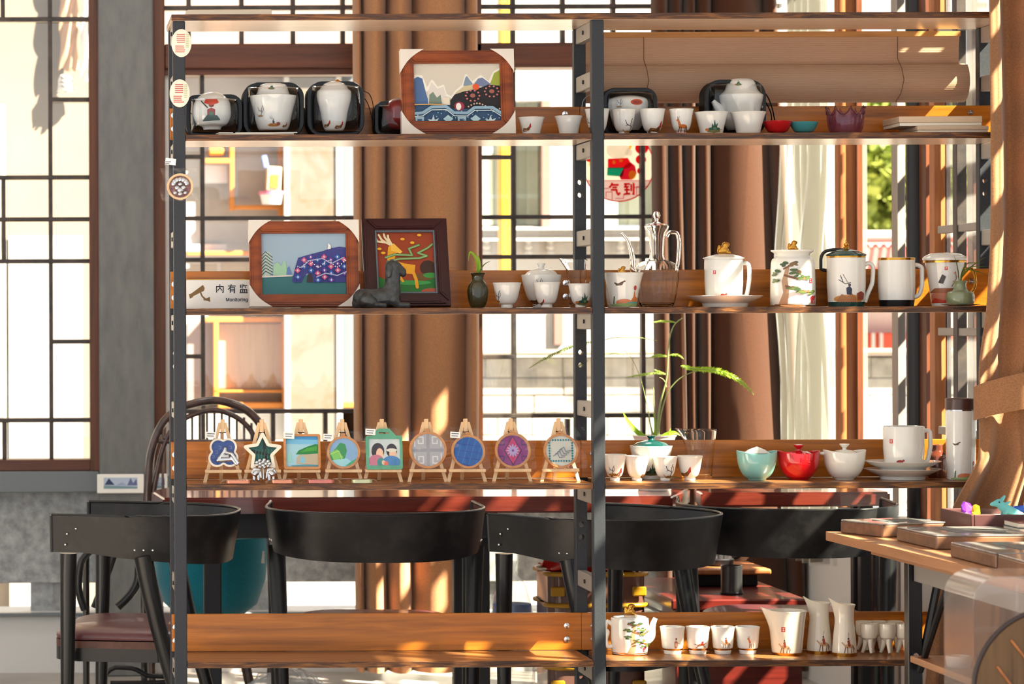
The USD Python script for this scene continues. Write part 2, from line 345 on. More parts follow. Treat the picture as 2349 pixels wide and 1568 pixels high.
zt, zbm = 3.15, zb(1052, 100)
full = (48, 410, 506, 602, 966)
lattice('window_1', XL, xb(206), zbm, zt, [(117, -400, 1052), (9, -400, 48), (9, 410, 602), (9, 966, 1052), (-105, -400, 1052), (-330, -400, 1052), (-560, -400, 1052), (-800, -400, 1052)],
        [(p, -1700, 206) for p in full] + [(p, 117, 206) for p in (229, 783)] + [(p, -1700, -105) for p in (229, 783)])
lattice('window_2', xb(392), xb(1070), zb(1090), HEAD, [(465, 174, 1090), (745, 942, 1090), (960, 174, 1090), (625, 942, 1090)],
        [(500, 392, 1070), (595, 392, 1070), (942, 392, 1070), (817, 392, 465), (360, 392, 465)])
lattice('window_3', xb(1101), XR - 0.02, zb(1090, 1400), zb(147, 1400), [(1178, 147, 1090), (1474, 147, 1090), (1300, 960, 1090), (1620, 147, 1090)],
        [(361, 1101, 1178), (497, 1101, 1800), (588, 1101, 1800), (818, 1101, 1178), (952, 1101, 1800)])
top = [(v, -400, 104) for v in (435, 556, 674, 788, 905, 1020)]
lattice('window_4', xb(378), xb(1068), zb(104), zt, top + [(320, -900, 104)], [(18, 378, 1068), (-150, 378, 1068)])
lattice('window_6', xb(1101), XR - 0.02, zb(104, 1400), zt, [(v, -400, 104) for v in (1178, 1292, 1408, 1524, 1640)], [(15, 1101, 1806), (-150, 1101, 1806)])

# right wall: solid towards the courtyard, then a lattice window, posts and an open gap
def xr(px, y): return XA(px, y)
struct('wall_right', cat_([box(XR, XR + 0.2, -3.6, -1.7, 0, 3.15), box(XR, XR + 0.2, -1.7, YB + 0.2, 0, 0.62), box(XR, XR + 0.2, -1.7, YB + 0.2, 2.75, 3.15)]), 'white_wall')
struct('trim_13', box(XR - 0.03, XR + 0.2, -1.7, YB, 0.62, 0.66, 0.003), 'sill_grey')
struct('trim_14', box(xr(1923, 2.21), XR + 0.0, 2.21, 2.25, 0.66, 2.75, 0.002), 'jamb_wood')
struct('trim_15', box(xr(1966, 2.19), xr(1980, 2.19), 2.19, 2.208, 0.66, 2.75, 0.002), 'frame_wood')
# pillar and pipe by the gap
struct('trim_16', box(xr(2058, 1.80), XR + 0.02, 1.80, 1.86, 0.0, 2.75, 0.003), 'bracket_grey')
struct('trim_17', mv(cyl(0.036, 0.0, 3.15, 28), (xr(2106, 1.72), 1.72, 0)), 'black_metal')
struct('trim_18', box(xr(2124, 1.62), xr(2146, 1.62), 1.62, 1.70, 0.66, 2.75, 0.002), 'frame_wood')
struct('trim_19', box(xr(2144, 1.42), xr(2170, 1.42), 1.42, 1.47, 0.66, 2.75, 0.002), 'jamb_wood')
struct('trim_20', box(xr(2171, 1.40), xr(2177, 1.40), 1.38, 1.41, 0.66, 2.75, 0.001), 'steel_black')
w7 = sthing('window_7')
part(w7, 'pane', box(XR + 0.02, XR + 0.026, -1.7, 1.38, 0.66, 2.75), 'old_glass')
part(w7, 'pane', box(XR + 0.02, XR + 0.026, 2.25, YB, 0.66, 2.75), 'old_glass')
for y in (-1.7, -0.9, -0.1, 0.62, 1.2):
    part(w7, 'bar', box(XR - 0.012, XR + 0.018, y - 0.02, y + 0.02, 0.66, 2.75, 0.002), 'bar_dark')
for z in (0.95, 1.25, 1.56, 1.86, 2.16, 2.46):
    part(w7, 'bar', box(XR - 0.008, XR + 0.014, -1.7, 1.38, z - 0.012, z + 0.012, 0.002), 'bracket_grey')
scr = sthing('window_8')   # the timber lattice screen outside
for y in np.arange(-2.4, 2.0, 0.62):
    part(scr, 'post', box(3.02, 3.07, y - 0.03, y + 0.03, 0.0, 3.1, 0.003), 'frame_wood')
for z in np.arange(1.15, 3.1, 0.215):
    part(scr, 'slat', box(3.03, 3.06, -2.4, 1.98, z - 0.035, z + 0.035, 0.003), 'frame_wood')

# ------------------------------------------------------------------ curtains
def pleats(name, edges_top, edges_bot, y0, z0, z1, m, amp, label, cat='curtain', rows=40, per=14, power=0.75, deep=1.0):
    rng = np.random.RandomState(len(edges_top) + int(1000 * amp)); P = []
    et, eb = np.array(edges_top), np.array(edges_bot); n = len(et) - 1; ph = rng.rand(n) * 6
    for k in range(rows):
        t = k / (rows - 1); z = z1 + (z0 - z1) * t; e = et + (eb - et) * t; row = []
        for i in range(n):
            for u in np.linspace(0, 1, per, endpoint=(i == n - 1)):
                w = e[i + 1] - e[i]; a = amp * min(1.0, 0.45 + w / 0.16)
                bulge = np.sin(np.pi * u ** 0.85) ** power
                row.append((e[i] + w * u + 0.004 * np.sin(5 * t + ph[i]), y0 - a * bulge * (1 + 0.12 * np.sin(4 * t + ph[i])) + 0.006 * np.sin(9 * t + ph[i]), z))
        P.append(row)
    return single(name, sheet(np.array(P), 0.004), m, label, cat, smooth=60)
yc = 2.98
pleats('curtain', [XA(p, yc) for p in (806, 826, 886, 945, 1072, 1100)], [XA(p, yc) for p in (816, 836, 886, 944, 1060, 1092)], yc, 0.03, 3.1, 'curtain_tan', 0.115, 'tan curtain hanging in heavy folds between the left and middle windows')
pleats('curtain', [XA(p, yc) for p in (1496, 1536, 1566, 1592, 1640, 1735, 1766)], [XA(p, yc) for p in (1500, 1538, 1574, 1604, 1618, 1810, 1852)], yc, 0.03, 3.1, 'curtain_brown', 0.095, 'dark brown curtain flaring to the right behind the fern')
# sheer curtain along the right wall
P = []
for k in range(50):
    z = 3.05 - 2.6 * k / 49; row = []
    for u in np.linspace(0, 1, 60):
        y = 2.36 + 0.46 * u; row.append((2.665 + 0.042 * np.sin(2 * np.pi * 5 * u + 0.6 * np.sin(3.2 * z)) - 0.03 * math.exp(-((z - 1.45) / 0.22) ** 2) * np.sin(9 * u), y, z))
    P.append(row)
single('sheer_curtain', sheet(np.array(P), 0.0015), 'sheer_cream', 'thin cream sheer curtain lit by the sun in the far right corner', 'curtain', smooth=60)
# the near curtain with its tie-back
tie_z = ZA(2250, 930, -0.1)
lx = [(3.1, XA(2266, -0.1)), (ZA(2272, 300, -0.1), XA(2271, -0.1)), (ZA(2270, 500, -0.1), XA(2270, -0.1)), (ZA(2262, 700, -0.1), XA(2261, -0.1)), (ZA(2250, 850, -0.1), XA(2248, -0.1)), (tie_z, XA(2250, -0.1)),
      (ZA(2250, 1040, -0.1), XA(2247, -0.1)), (ZA(2215, 1110, -0.1), XA(2214, -0.1)), (ZA(2185, 1165, -0.1), XA(2184, -0.1)), (0.60, XA(2140, -0.1)), (0.03, XA(2105, -0.1))]
zz = np.array([a for a, _ in lx])[::-1]; xx = np.array([b for _, b in lx])[::-1]
from scipy.interpolate import PchipInterpolator
lf = PchipInterpolator(zz, xx); P = []
for k in range(110):
    z = 3.1 - 3.07 * k / 109; x0 = float(lf(z)); pin = math.exp(-((z - tie_z) / 0.16) ** 2); x1 = XR - 0.02 - 0.03 * pin; row = []
    fade = 1 - 0.55 * pin; nf = 3.3
    for u in np.linspace(0, 1, 130):
        ph = 2 * np.pi * nf * (u ** 1.15) + 0.5 * math.sin(3 * z) + 1.2
        y = -0.078 - 0.040 * fade * (math.sin(ph) + 0.35 * math.sin(2.1 * ph + 1)) + 0.01 * pin * math.sin(23 * u)
        row.append((x0 + (x1 - x0) * u + 0.012 * math.cos(ph) * fade * min(1, 8 * u), y, z + 0.02 * pin * math.sin(14 * u)))
    P.append(row)
near = thing('curtain', 'coarse brown curtain tied back at the right end of the shelf', 'curtain')
part(near, 'drape', sheet(np.array(P), 0.004), 'curtain_front', 60)
P = []
for k in range(9):
    v = k / 8 - 0.5; row = []
    for u in np.linspace(0, 1, 40):
        a = math.pi * (0.02 + 0.96 * u); cx0, cx1 = XA(2236, -0.1), XR - 0.03
        row.append((0.5 * (cx0 + cx1) - 0.5 * (cx1 - cx0) * math.cos(a), -0.07 - 0.085 * math.sin(a) ** 0.6, tie_z + 0.005 + 0.115 * u - 0.01 * math.sin(a) - v * (0.085 + 0.02 * u)))
    P.append(row)
part(near, 'tie_band', sheet(np.array(P), 0.004), 'curtain_front', 60)

# ------------------------------------------------------------------ outside
noisy('ground_concrete', [(0.3, srgb(140, 136, 129)), (0.7, srgb(164, 160, 153))], scale=3, rough=0.8)
noisy('house_white', [(0.3, srgb(180, 177, 172)), (0.7, srgb(190, 188, 185))], scale=2, rough=0.8)
noisy('pink_render', [(0.3, srgb(136, 113, 108)), (0.7, srgb(145, 126, 120))], scale=2, rough=0.8)
noisy('cream_render', [(0.3, srgb(114, 104, 90)), (0.7, srgb(126, 116, 102))], scale=1.2, rough=0.8)
noisy('marble_cream', [(0.35, srgb(100, 101, 95)), (0.52, srgb(106, 102, 94)), (0.6, srgb(104, 92, 78)), (0.68, srgb(103, 102, 97))], scale=2.4, detail=7, distortion=1.6, rough=0.35)
noisy('shop_grey', [(0.3, srgb(158, 154, 152)), (0.7, srgb(178, 174, 170))], scale=5, rough=0.6)
plain('board_white', srgb(142, 140, 138), 0.7); plain('orange_frame', srgb(196, 122, 50), 0.5)
wood('shop_door', srgb(150, 126, 108), srgb(176, 150, 130), rough=0.6, along='z')
plain('blue_grey', srgb(89, 100, 110), 0.5)
noisy('stone_grey', [(0.3, srgb(98, 96, 92)), (0.48, srgb(150, 147, 140)), (0.7, srgb(172, 168, 160))], scale=3.2, detail=9, rough=0.9, bump=0.4)
plain('coping', srgb(120, 112, 100), 0.8)
noisy('green_curtain', [(0.3, srgb(132, 140, 126)), (0.7, srgb(170, 176, 160))], scale=7, stretch=(1, 1, 0.02), rough=0.9)
plain('brown_trim', srgb(122, 96, 90), 0.6)
plain('yellow_pole', srgb(236, 162, 34), 0.5)
plain('roof_red', srgb(188, 70, 66), 0.6)
plain('wall_red', srgb(170, 66, 44), 0.7)
noisy('leaf_bright', [(0.3, srgb(92, 116, 44)), (0.7, srgb(150, 156, 62))], scale=3, rough=0.7)
plain('teal_roof', srgb(120, 156, 160), 0.6)
plain('tub_white', srgb(226, 224, 226), 0.5); plain('tub_pink', srgb(214, 116, 150), 0.5); plain('kraft', srgb(204, 176, 142), 0.8); plain('blue_plastic', srgb(110, 140, 206), 0.5)
plain('sack_cloth', srgb(178, 142, 112), 0.9); plain('paper_white', srgb(232, 226, 218), 0.8)
struct('ground', box(-14, 16, YB + 0.2, 40, -0.35, -0.13), 'ground_concrete')
YE = 9.0
def er(x0, y0, x1, y1, y, th, b=0.0, yy=YE):
    """A block whose front face covers a pixel rectangle, y metres behind the shelf front."""
    a, c = W(x0, y1, y), W(x1, y0, y); return box(a[0], c[0], y, y + th, a[2], c[2], b)
h = thing('house', 'white house wall with a curtained window seen through the middle window', 'house')
def exy(x0, y0, x1, y1): a, b = W(x0, y1, YE), W(x1, y0, YE); return sbox(a[0], a[2], b[0], b[2])
part(h, 'wall', ext(exy(822, -500, 1950, 1010).difference(exy(1104, 230, 1262, 520)).difference(exy(1392, 230, 1520, 520)), YE, YE + 0.3), 'house_white')
part(h, 'window_reveal', er(1104, 230, 1262, 520, YE + 0.25, 0.05), 'blue_grey')
part(h, 'house_curtain', cat_([er(1106 + 26 * i, 232, 1130 + 26 * i, 516, YE + 0.14 + 0.03 * (i % 2), 0.03) for i in range(6)]), 'green_curtain')
part(h, 'house_curtain', cat_([er(1392 + 26 * i, 232, 1416 + 26 * i, 516, YE + 0.14 + 0.03 * (i % 2), 0.03) for i in range(5)]), 'green_curtain')
part(h, 'window_trim', er(1244, 230, 1262, 520, YE - 0.03, 0.06), 'brown_trim'); part(h, 'window_trim', er(1272, 700, 1292, 790, YE - 0.03, 0.06), 'brown_trim')
part(h, 'sill', er(1095, 520, 1520, 527, YE - 0.1, 0.12), 'house_white')
part(h, 'ledge', er(1090, 545, 1530, 552, YE - 0.12, 0.14), 'house_white')
part(h, 'recess', er(1106, 553, 1505, 582, YE - 0.01, 0.02), 'shop_grey')
for px in (1116, 1212, 1262, 1424, 1470):
    bx, _, bz = W(px, 583, YE - 0.05); hh = 30 / S(YE)
    part(h, 'baluster', mv(lathe([(0, 0), (.02, 0), (.02, .2 * hh), (.012, .3 * hh), (.024, .55 * hh), (.012, .85 * hh), (.02, hh), (0, hh)], 14), (bx, YE - 0.05, bz)), 'house_white')
single('pole', er(1150, -300, 1168, 640, 6.2, 0.1, 0.004), 'yellow_pole', 'bright yellow orange post standing outside the middle window', 'post')
sw = thing('stone_wall', 'weathered grey stone garden wall with a flat coping outside', 'wall')
part(sw, 'coping', er(1000, 800, 2300, 816, 8.2, 0.5, 0.01), 'coping')
part(sw, 'core', er(1000, 816, 2300, 1240, 8.32, 0.3), 'stone_grey')
rs = np.random.RandomState(3); yy = 818.0
while yy < 1130:
    hgt = rs.uniform(34, 58); xx = 1010 + rs.uniform(-30, 10)
    while xx < 2290:
        wd = rs.uniform(70, 190)
        part(sw, 'stone', er(xx + .3, yy + .3, min(xx + wd - .3, 2296), yy + hgt - .3, 8.31 - rs.uniform(0, 0.008), 0.05, 0.006), 'stone_grey'); xx += wd
    yy += hgt
s = thing('shop', 'pale shop front with orange door frames seen through the left window', 'shop')
part(s, 'wall', er(345, 60, 660, 1010, YE, 0.3), 'shop_grey')
part(s, 'upper_wall', er(345, -500, 822, 165, YE - 0.3, 0.5), 'pink_render')
part(s, 'pillar', er(662, 165, 776, 1010, YE - 0.25, 0.4), 'marble_cream')
part(s, 'pillar_edge', er(655, 165, 663, 1010, YE - 0.26, 0.1), 'house_white'); part(s, 'pillar_edge', er(774, 165, 783, 1010, YE - 0.26, 0.1), 'house_white')
part(s, 'side_panel', er(783, 165, 822, 1010, YE - 0.1, 0.2), 'blue_grey')
part(s, 'door_panel', er(500, 742, 650, 890, YE - 0.06, 0.05), 'shop_door')
part(s, 'pale_panel', er(430, 735, 492, 925, YE - 0.05, 0.04), 'pink_render')
part(s, 'lower_panel', er(430, 940, 822, 1010, YE - 0.1, 0.08), 'house_white')
for r in ((640, 330, 655, 495), (527, 330, 537, 482), (537, 470, 641, 480), (470, 726, 658, 739), (490, 735, 501, 920), (648, 735, 659, 930), (490, 894, 650, 900), (500, 922, 822, 936), (428, 575, 590, 586), (470, 363, 530, 375)):
    part(s, 'orange_rail', er(*r, YE - 0.12, 0.07, 0.004), 'orange_frame')
part(s, 'notice', er(470, 378, 522, 420, YE - 0.04, 0.02), 'tub_white'); part(s, 'notice', er(430, 560, 520, 576, YE - 0.04, 0.02), 'tub_white')
part(s, 'shelf_block', er(478, 338, 514, 356, YE - 0.1, 0.08, 0.01), 'orange_frame')
c = W(620, 470, YE - 0.1); k = 1 / S(YE)
t = thing('tub', 'white plastic tub with a pink lid on the shop window ledge', 'tub', (c[0], YE - 0.215, c[2]))
part(t, 'body', lathe([(0, 0), (22 * k, 0), (27 * k, 22 * k), (27 * k, 22 * k), (0, 22 * k)], 24), 'tub_white'); part(t, 'lid', lathe([(0, 22 * k), (30 * k, 22 * k), (30 * k, 29 * k), (0, 30 * k)], 24), 'tub_pink')
c = W(622, 438, YE - 0.1)
t = thing('carton', 'tan cardboard carton with an orange patch standing on the pink lidded tub', 'carton', (c[0], YE - 0.215, W(620, 470, YE - .1)[2] + 30 * k))
part(t, 'body', mv(box(-16 * k, 16 * k, -.05, .05, 0, 54 * k, 0.004), ry=3), 'kraft'); part(t, 'patch', mv(box(-8 * k, 10 * k, -.055, -.05, 6 * k, 36 * k), ry=3), 'orange_frame')
part(t, 'blue_tip', mv(box(-9 * k, 2 * k, -.03, .03, 54 * k, 82 * k, 0.003), ry=-12), 'blue_plastic')
lw = thing('courtyard_wall', 'tall cream rendered wall outside the left lattice window', 'wall')
part(lw, 'render', box(-6, XA(345, 6.5), 6.5, 6.8, -0.2, 6.0), 'cream_render')
part(lw, 'white_board', box(XA(20, 6.45), XA(190, 6.45), 6.44, 6.49, -0.2, ZA(100, 540, 6.45)), 'board_white')
part(lw, 'stone_strip', box(-3.4, XA(14, 6.4), 6.36, 6.46, 0.3, ZA(10, 240, 6.4), 0.01), 'stone_grey')
for nm, px, w_, y0, y1, m, yo in (('sack', 158, 42, -200, 160, 'sack_cloth', 6.44), ('paper_bag', 154, 36, 176, 210, 'paper_white', 6.44), ('white_cloth', 200, 30, -200, 185, 'paper_white', 6.40)):
    P = []
    for i in range(24):
        py = y0 + (y1 - y0) * i / 23; row = []
        for u in np.linspace(-1, 1, 15):
            x, _, z = W(px + u * w_ / 2 * (1 + 0.12 * math.sin(i * .9)), py, yo); row.append((x, yo + 0.012 * math.sin(5 * u + i) - 0.03 * (1 - u * u), z + 0.01 * math.sin(7 * u)))
        P.append(row)
    single(nm, sheet(np.array(P), 0.01), m, {'sack': 'brown cloth sack hanging on the cream wall outside', 'paper_bag': 'pale paper hanging below the brown sack outside', 'white_cloth': 'white crumpled cloth hanging beside the brown sack outside'}[nm], 'cloth' if nm != 'paper_bag' else 'paper')
# far right, through the gap: tree, tiled roof, red wall
def far(px, py, y): return W(px, py, y)
tx, ty, tz = far(2020, 430, 22)
tr = thing('tree', 'round green tree seen through the gap in the right wall', 'tree', (tx, 22, -0.13))
rs = np.random.RandomState(5); V, F, n = [], [], 0
for _ in range(7500):
    d = rs.randn(3); d /= np.linalg.norm(d); r = rs.uniform(0.3, 1.0) ** 0.5 * (0.85 + 0.3 * meshkit.noise(d * 2.5)); c = np.array([0, 0, tz + 0.3]) + d * r * [1.5, 1.2, 1.0]
    a, b = np.linalg.qr(rs.randn(3, 3))[0][:2] * rs.uniform(0.05, 0.10); V += [c - a, c + b, c + a, c - b]; F += [(n, n + 1, n + 2), (n, n + 2, n + 3)]; n += 4
part(tr, 'foliage', trimesh.Trimesh(np.array(V), np.array(F), process=False), 'leaf_bright', False, kind='stuff'); part(tr, 'trunk', cyl(0.12, 0, tz, 12, 0.08), 'brown_trim')
rh = thing('red_house', 'far house with a red tiled roof and red wall below the tree', 'house')
def fr(x0, y0, x1, y1, y, th): a, b = W(x0, y1, y), W(x1, y0, y); return box(a[0], b[0], y, y + th, a[2], b[2], 0.01)
part(rh, 'white_wall', fr(1860, 528, 2300, 830, 15.6, 0.3), 'house_white'); part(rh, 'red_wall', fr(1860, 762, 2300, 802, 15.4, 0.15), 'wall_red')
for i in range(2): part(rh, 'white_post', fr(2002 + i * 18, 762, 2008 + i * 18, 802, 15.35, 0.05), 'house_white')
part(rh, 'ridge', fr(1860, 541, 2300, 556, 15.35, 0.2), 'roof_red')
for i in range(22):
    a = W(1875 + i * 19, 566, 15.5); b = W(1869 + i * 19, 618, 14.6); part(rh, 'roof_tile', tube([(a[0], a[1], a[2]), (b[0], b[1], b[2])], 0.027, 8), 'roof_red')
part(rh, 'eave', trimesh.Trimesh(*_hull(np.array([W(1860, 566, 15.45), W(2300, 566, 15.45), W(1860, 620, 14.6), W(2300, 620, 14.6), W(1860, 566, 15.5), W(2300, 566, 15.5), W(1860, 624, 14.6), W(2300, 624, 14.6)]))), 'roof_red')
tb = thing('far_building', 'far building with a pale teal flat roof band above the tree', 'building')
part(tb, 'roof_band', fr(1800, 334, 2350, 352, 30, 0.4), 'teal_roof'); part(tb, 'wall', fr(1800, 353, 2350, 720, 30.2, 0.4), 'house_white')

# ------------------------------------------------------------------ the display shelf
ZSH = [2.081, 1.772, 1.3236, 0.871, 0.413, 0.04]          # tops of the boards
TH, DEP, BACK = 0.0155, 0.28, 0.248
PX = [(XA(399, 0), XA(427, 0)), (XA(1360, 0), XA(1387.5, 0)), (XA(1360, 0) + 1.078, XA(1387.5, 0) + 1.078)]
PW = PX[0][1] - PX[0][0]
shelf = thing('display_shelf', 'long black steel and brown wood display shelf of two bays full of tea ware', 'shelf')
holes_z = []
for k in range(5):
    for pair in ((0.135, 0.168), ): holes_z += [ZSH[k + 1] + 0.30 + d for d in (0.0, 0.034)] if k else []
for i, (a, b) in enumerate(PX):
    part(shelf, 'post', box(a, b, 0.0, PW, 0.0, ZSH[0] - TH - 0.0008, 0.002), 'post_steel')
    rear = box(a, b, DEP - PW, DEP, 0.0, ZSH[0] - TH - 0.0008, 0.002)
    rm = man(rear.vertices, rear.faces)
    for z in holes_z:
        rm -= m3.Manifold.cylinder(0.2, 0.0075, 0.0075, 16).rotate((90, 0, 0)).translate(((a + b) / 2, DEP + 0.08, z))
    part(shelf, 'post', tm(rm), 'post_steel')
    for k in range(5):
        for z1 in ([ZSH[k] - TH] + ([ZSH[k] - 0.145] if k == 0 else [ZSH[k] - 0.245 if k < 4 else ZSH[k] - 0.2])):
            part(shelf, 'cross_bracket', box(a + 0.004, b - 0.004, PW, DEP - PW, z1 - 0.042, z1, 0.002), 'bracket_grey')
            part(shelf, 'bolt', mv(cyl(0.0055, 0, 0.004, 10), (a + 0.004, 0.14, z1 - 0.021), ry=-90) if False else mv(cyl(0.0055, 0, 0.004, 10), rx=0, ry=-90, d=(a + 0.0045, 0.14, z1 - 0.021)), 'steel_black')
for k, z in enumerate(ZSH[:5]):
    if k == 0:
        part(shelf, 'shelf_board', box(PX[0][0] - 0.004, PX[2][1] + 0.004, -0.004, DEP + 0.004, z - TH, z, 0.0012), 'shelf_top')
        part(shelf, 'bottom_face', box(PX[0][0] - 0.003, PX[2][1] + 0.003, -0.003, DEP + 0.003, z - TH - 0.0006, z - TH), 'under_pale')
        part(shelf, 'edge_band', box(PX[0][0] - 0.004, PX[2][1] + 0.004, -0.0065, -0.004, z - TH, z, 0.0006), 'edge_wood')
        continue
    for i in range(2):
        a, b = PX[i][1] + 0.0005, PX[i + 1][0] - 0.0005
        part(shelf, 'shelf_board', box(a, b, 0.003, DEP - 0.004, z - TH, z, 0.0012), 'shelf_top')
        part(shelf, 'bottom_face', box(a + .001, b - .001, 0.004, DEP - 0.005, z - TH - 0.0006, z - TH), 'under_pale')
        part(shelf, 'edge_band', box(a, b, 0.0005, 0.003, z - TH, z, 0.0006), 'edge_wood')
        bp = part(shelf, 'back_panel', box(PX[i][0] + (0.012 if i else 0.002), PX[i + 1][1] - 0.002 if i else PX[i + 1][0] + 0.0115, BACK - 0.014, BACK - 0.002, z + 0.001, z + (0.085 if k == 1 else 0.1), 0.0012), 'shelf_wood')
        for x in (PX[i + 1][0] - 0.028, PX[i][1] + 0.012 if i else PX[i][0] + 0.012):
            for dz in (0.03, 0.066):
                part(bp, 'screw', mv(lathe([(0, 0.003), (0.003, 0.0022), (0.0075, 0.0014), (0.0078, 0)], 14), (x, BACK - 0.0145, z + dz), rx=90), 'chrome')

# ------------------------------------------------------------------ bamboo blind hung on the back of the shelf
mat('bamboo', {'g': ('texture_coordinate', {}), 'w': ('wave_texture', {'bands_direction': 'z', 'scale': 60.0, 'distortion': 0.3, 'detail': 1.0}), 'mp': ('mapping', {'scale': (6, 30, 160)}), 'n': ('noise_texture', {'scale': 4.0, 'detail': 3.0}),
    'r': ('rgb_ramp', {'ramp': [(0.2, srgb(206, 166, 134)), (0.8, srgb(222, 186, 156))]}), 'd': ('mix_color', {'blend_type': 'multiply', 'fac': 0.12}), 'b': ('bump', {'strength': 0.3, 'distance': 0.001}), 'p': ('principled_bsdf', {'roughness': 0.6}),
    'tr': ('translucent_bsdf', {}), 'm': ('mix_closure', {'fac': 0.3})},
    [('g.object', 'w.vector'), ('g.object', 'mp.vector'), ('mp.vector', 'n.vector'), ('n.fac', 'r.fac'), ('r.color', 'd.a'), ('w.color', 'd.b'), ('d.result', 'p.base_color'), ('d.result', 'tr.color'), ('w.fac', 'b.height'), ('b.normal', 'p.normal'), ('p.BSDF', 'm.closure1'), ('tr.BSDF', 'm.closure2')], 'm.closure')
wood('bamboo_strip', srgb(168, 108, 52), srgb(206, 148, 84), rough=0.5)
plain('cord', srgb(120, 88, 62), 0.8)
yb = 0.315; bx0, bx1 = XA(1337, yb), XA(2204, yb); zt_, zr = ZA(1800, 73, yb), ZA(1800, 187, yb)
bl = thing('bamboo_blind', 'half rolled bamboo blind hanging behind the top of the right bay', 'blind')
part(bl, 'head_strip', box(bx0, bx1, yb - 0.008, yb, zt_ - 0.014, zt_, 0.001), 'bamboo_strip')
part(bl, 'mat', sheet(np.array([[(bx0 + (bx1 - bx0) * u, yb + 0.004 + 0.006 * math.sin(3 * v), zt_ - 0.013 + (zr + 0.03 - zt_) * v) for u in np.linspace(0, 1, 30)] for v in np.linspace(0, 1, 12)]), 0.002), 'bamboo')
R = 0.056
sp = [(yb + 0.02 + (R - 0.006 * a) * math.cos(a * 2 * math.pi + 2.2), zr - 0.002 + (R - 0.006 * a) * math.sin(a * 2 * math.pi + 2.2)) for a in np.linspace(0, 3.4, 120)]
part(bl, 'roll', sheet(np.array([[(bx0 + 0.004 + (bx1 - bx0 + 0.012) * u, q[0], q[1]) for u in np.linspace(0, 1, 12)] for q in sp]), 0.002), 'bamboo')
for px in (1478, 2060):
    x = XA(px, yb)
    part(bl, 'cord', tube([(x, yb - 0.006, zt_), (x, yb - 0.004, zr + 0.06), (x, yb - R + 0.012, zr + 0.03), (x + 0.004, yb - R + 0.008, zr), (x, yb - R + 0.022, zr - 0.035), (x - 0.004, yb, zr - R)], 0.0012, 6), 'cord')

# ------------------------------------------------------------------ tables
def live_edge(pts, z0, z1, b=0.006):
    p = Polygon(pts).buffer(0.012, 4).buffer(-0.012, 4); return cat_([extz(p.buffer(-b), z0, z1), extz(p, z0 + b, z1 - b)])
TZ = 0.755
t1 = thing('tea_table', 'long polished dark red slab table behind the chairs', 'table')
x0, x1 = XA(372, 1.33), XA(1541, 1.33)
part(t1, 'tabletop', live_edge([(x0, 1.33), (0.8, 1.322), (1.2, 1.334), (x1, 1.325), (x1 + 0.005, 1.35), (x1 + 0.14, 1.72), (x1 + 0.17, 2.02), (x0 + 0.1, 2.05), (x0 - 0.02, 1.7)], TZ - 0.05, TZ), 'table_red')
part(t1, 'apron', box(x0 + 0.1, 1.40, 1.40, 1.43, TZ - 0.13, TZ - 0.05, 0.003), 'steel_black')
for lx_, ly in ((XA(485, 1.5), 1.5), (1.36, 1.5), (XA(485, 1.9), 1.9), (1.36, 1.9)): part(t1, 'leg', box(lx_ - 0.027, lx_ + 0.027, ly - 0.027, ly + 0.027, 0.0, TZ - 0.05, 0.004), 'steel_black')
t2 = thing('side_table', 'smaller red slab table beyond the end of the long tea table', 'table')
x0, x1 = XA(1606, 1.5), XR - 0.12
part(t2, 'tabletop', live_edge([(x0, 1.5), (2.3, 1.49), (x1, 1.5), (x1, 1.68), (x0 + 0.02, 1.68)], TZ - 0.045, TZ), 'table_red')
for lx_, ly in ((x1 - 0.06, 1.56), (x1 - 0.06, 1.64)): part(t2, 'leg', box(lx_ - 0.02, lx_ + 0.02, ly - 0.02, ly + 0.02, 0.0, TZ - 0.045, 0.004), 'steel_black')

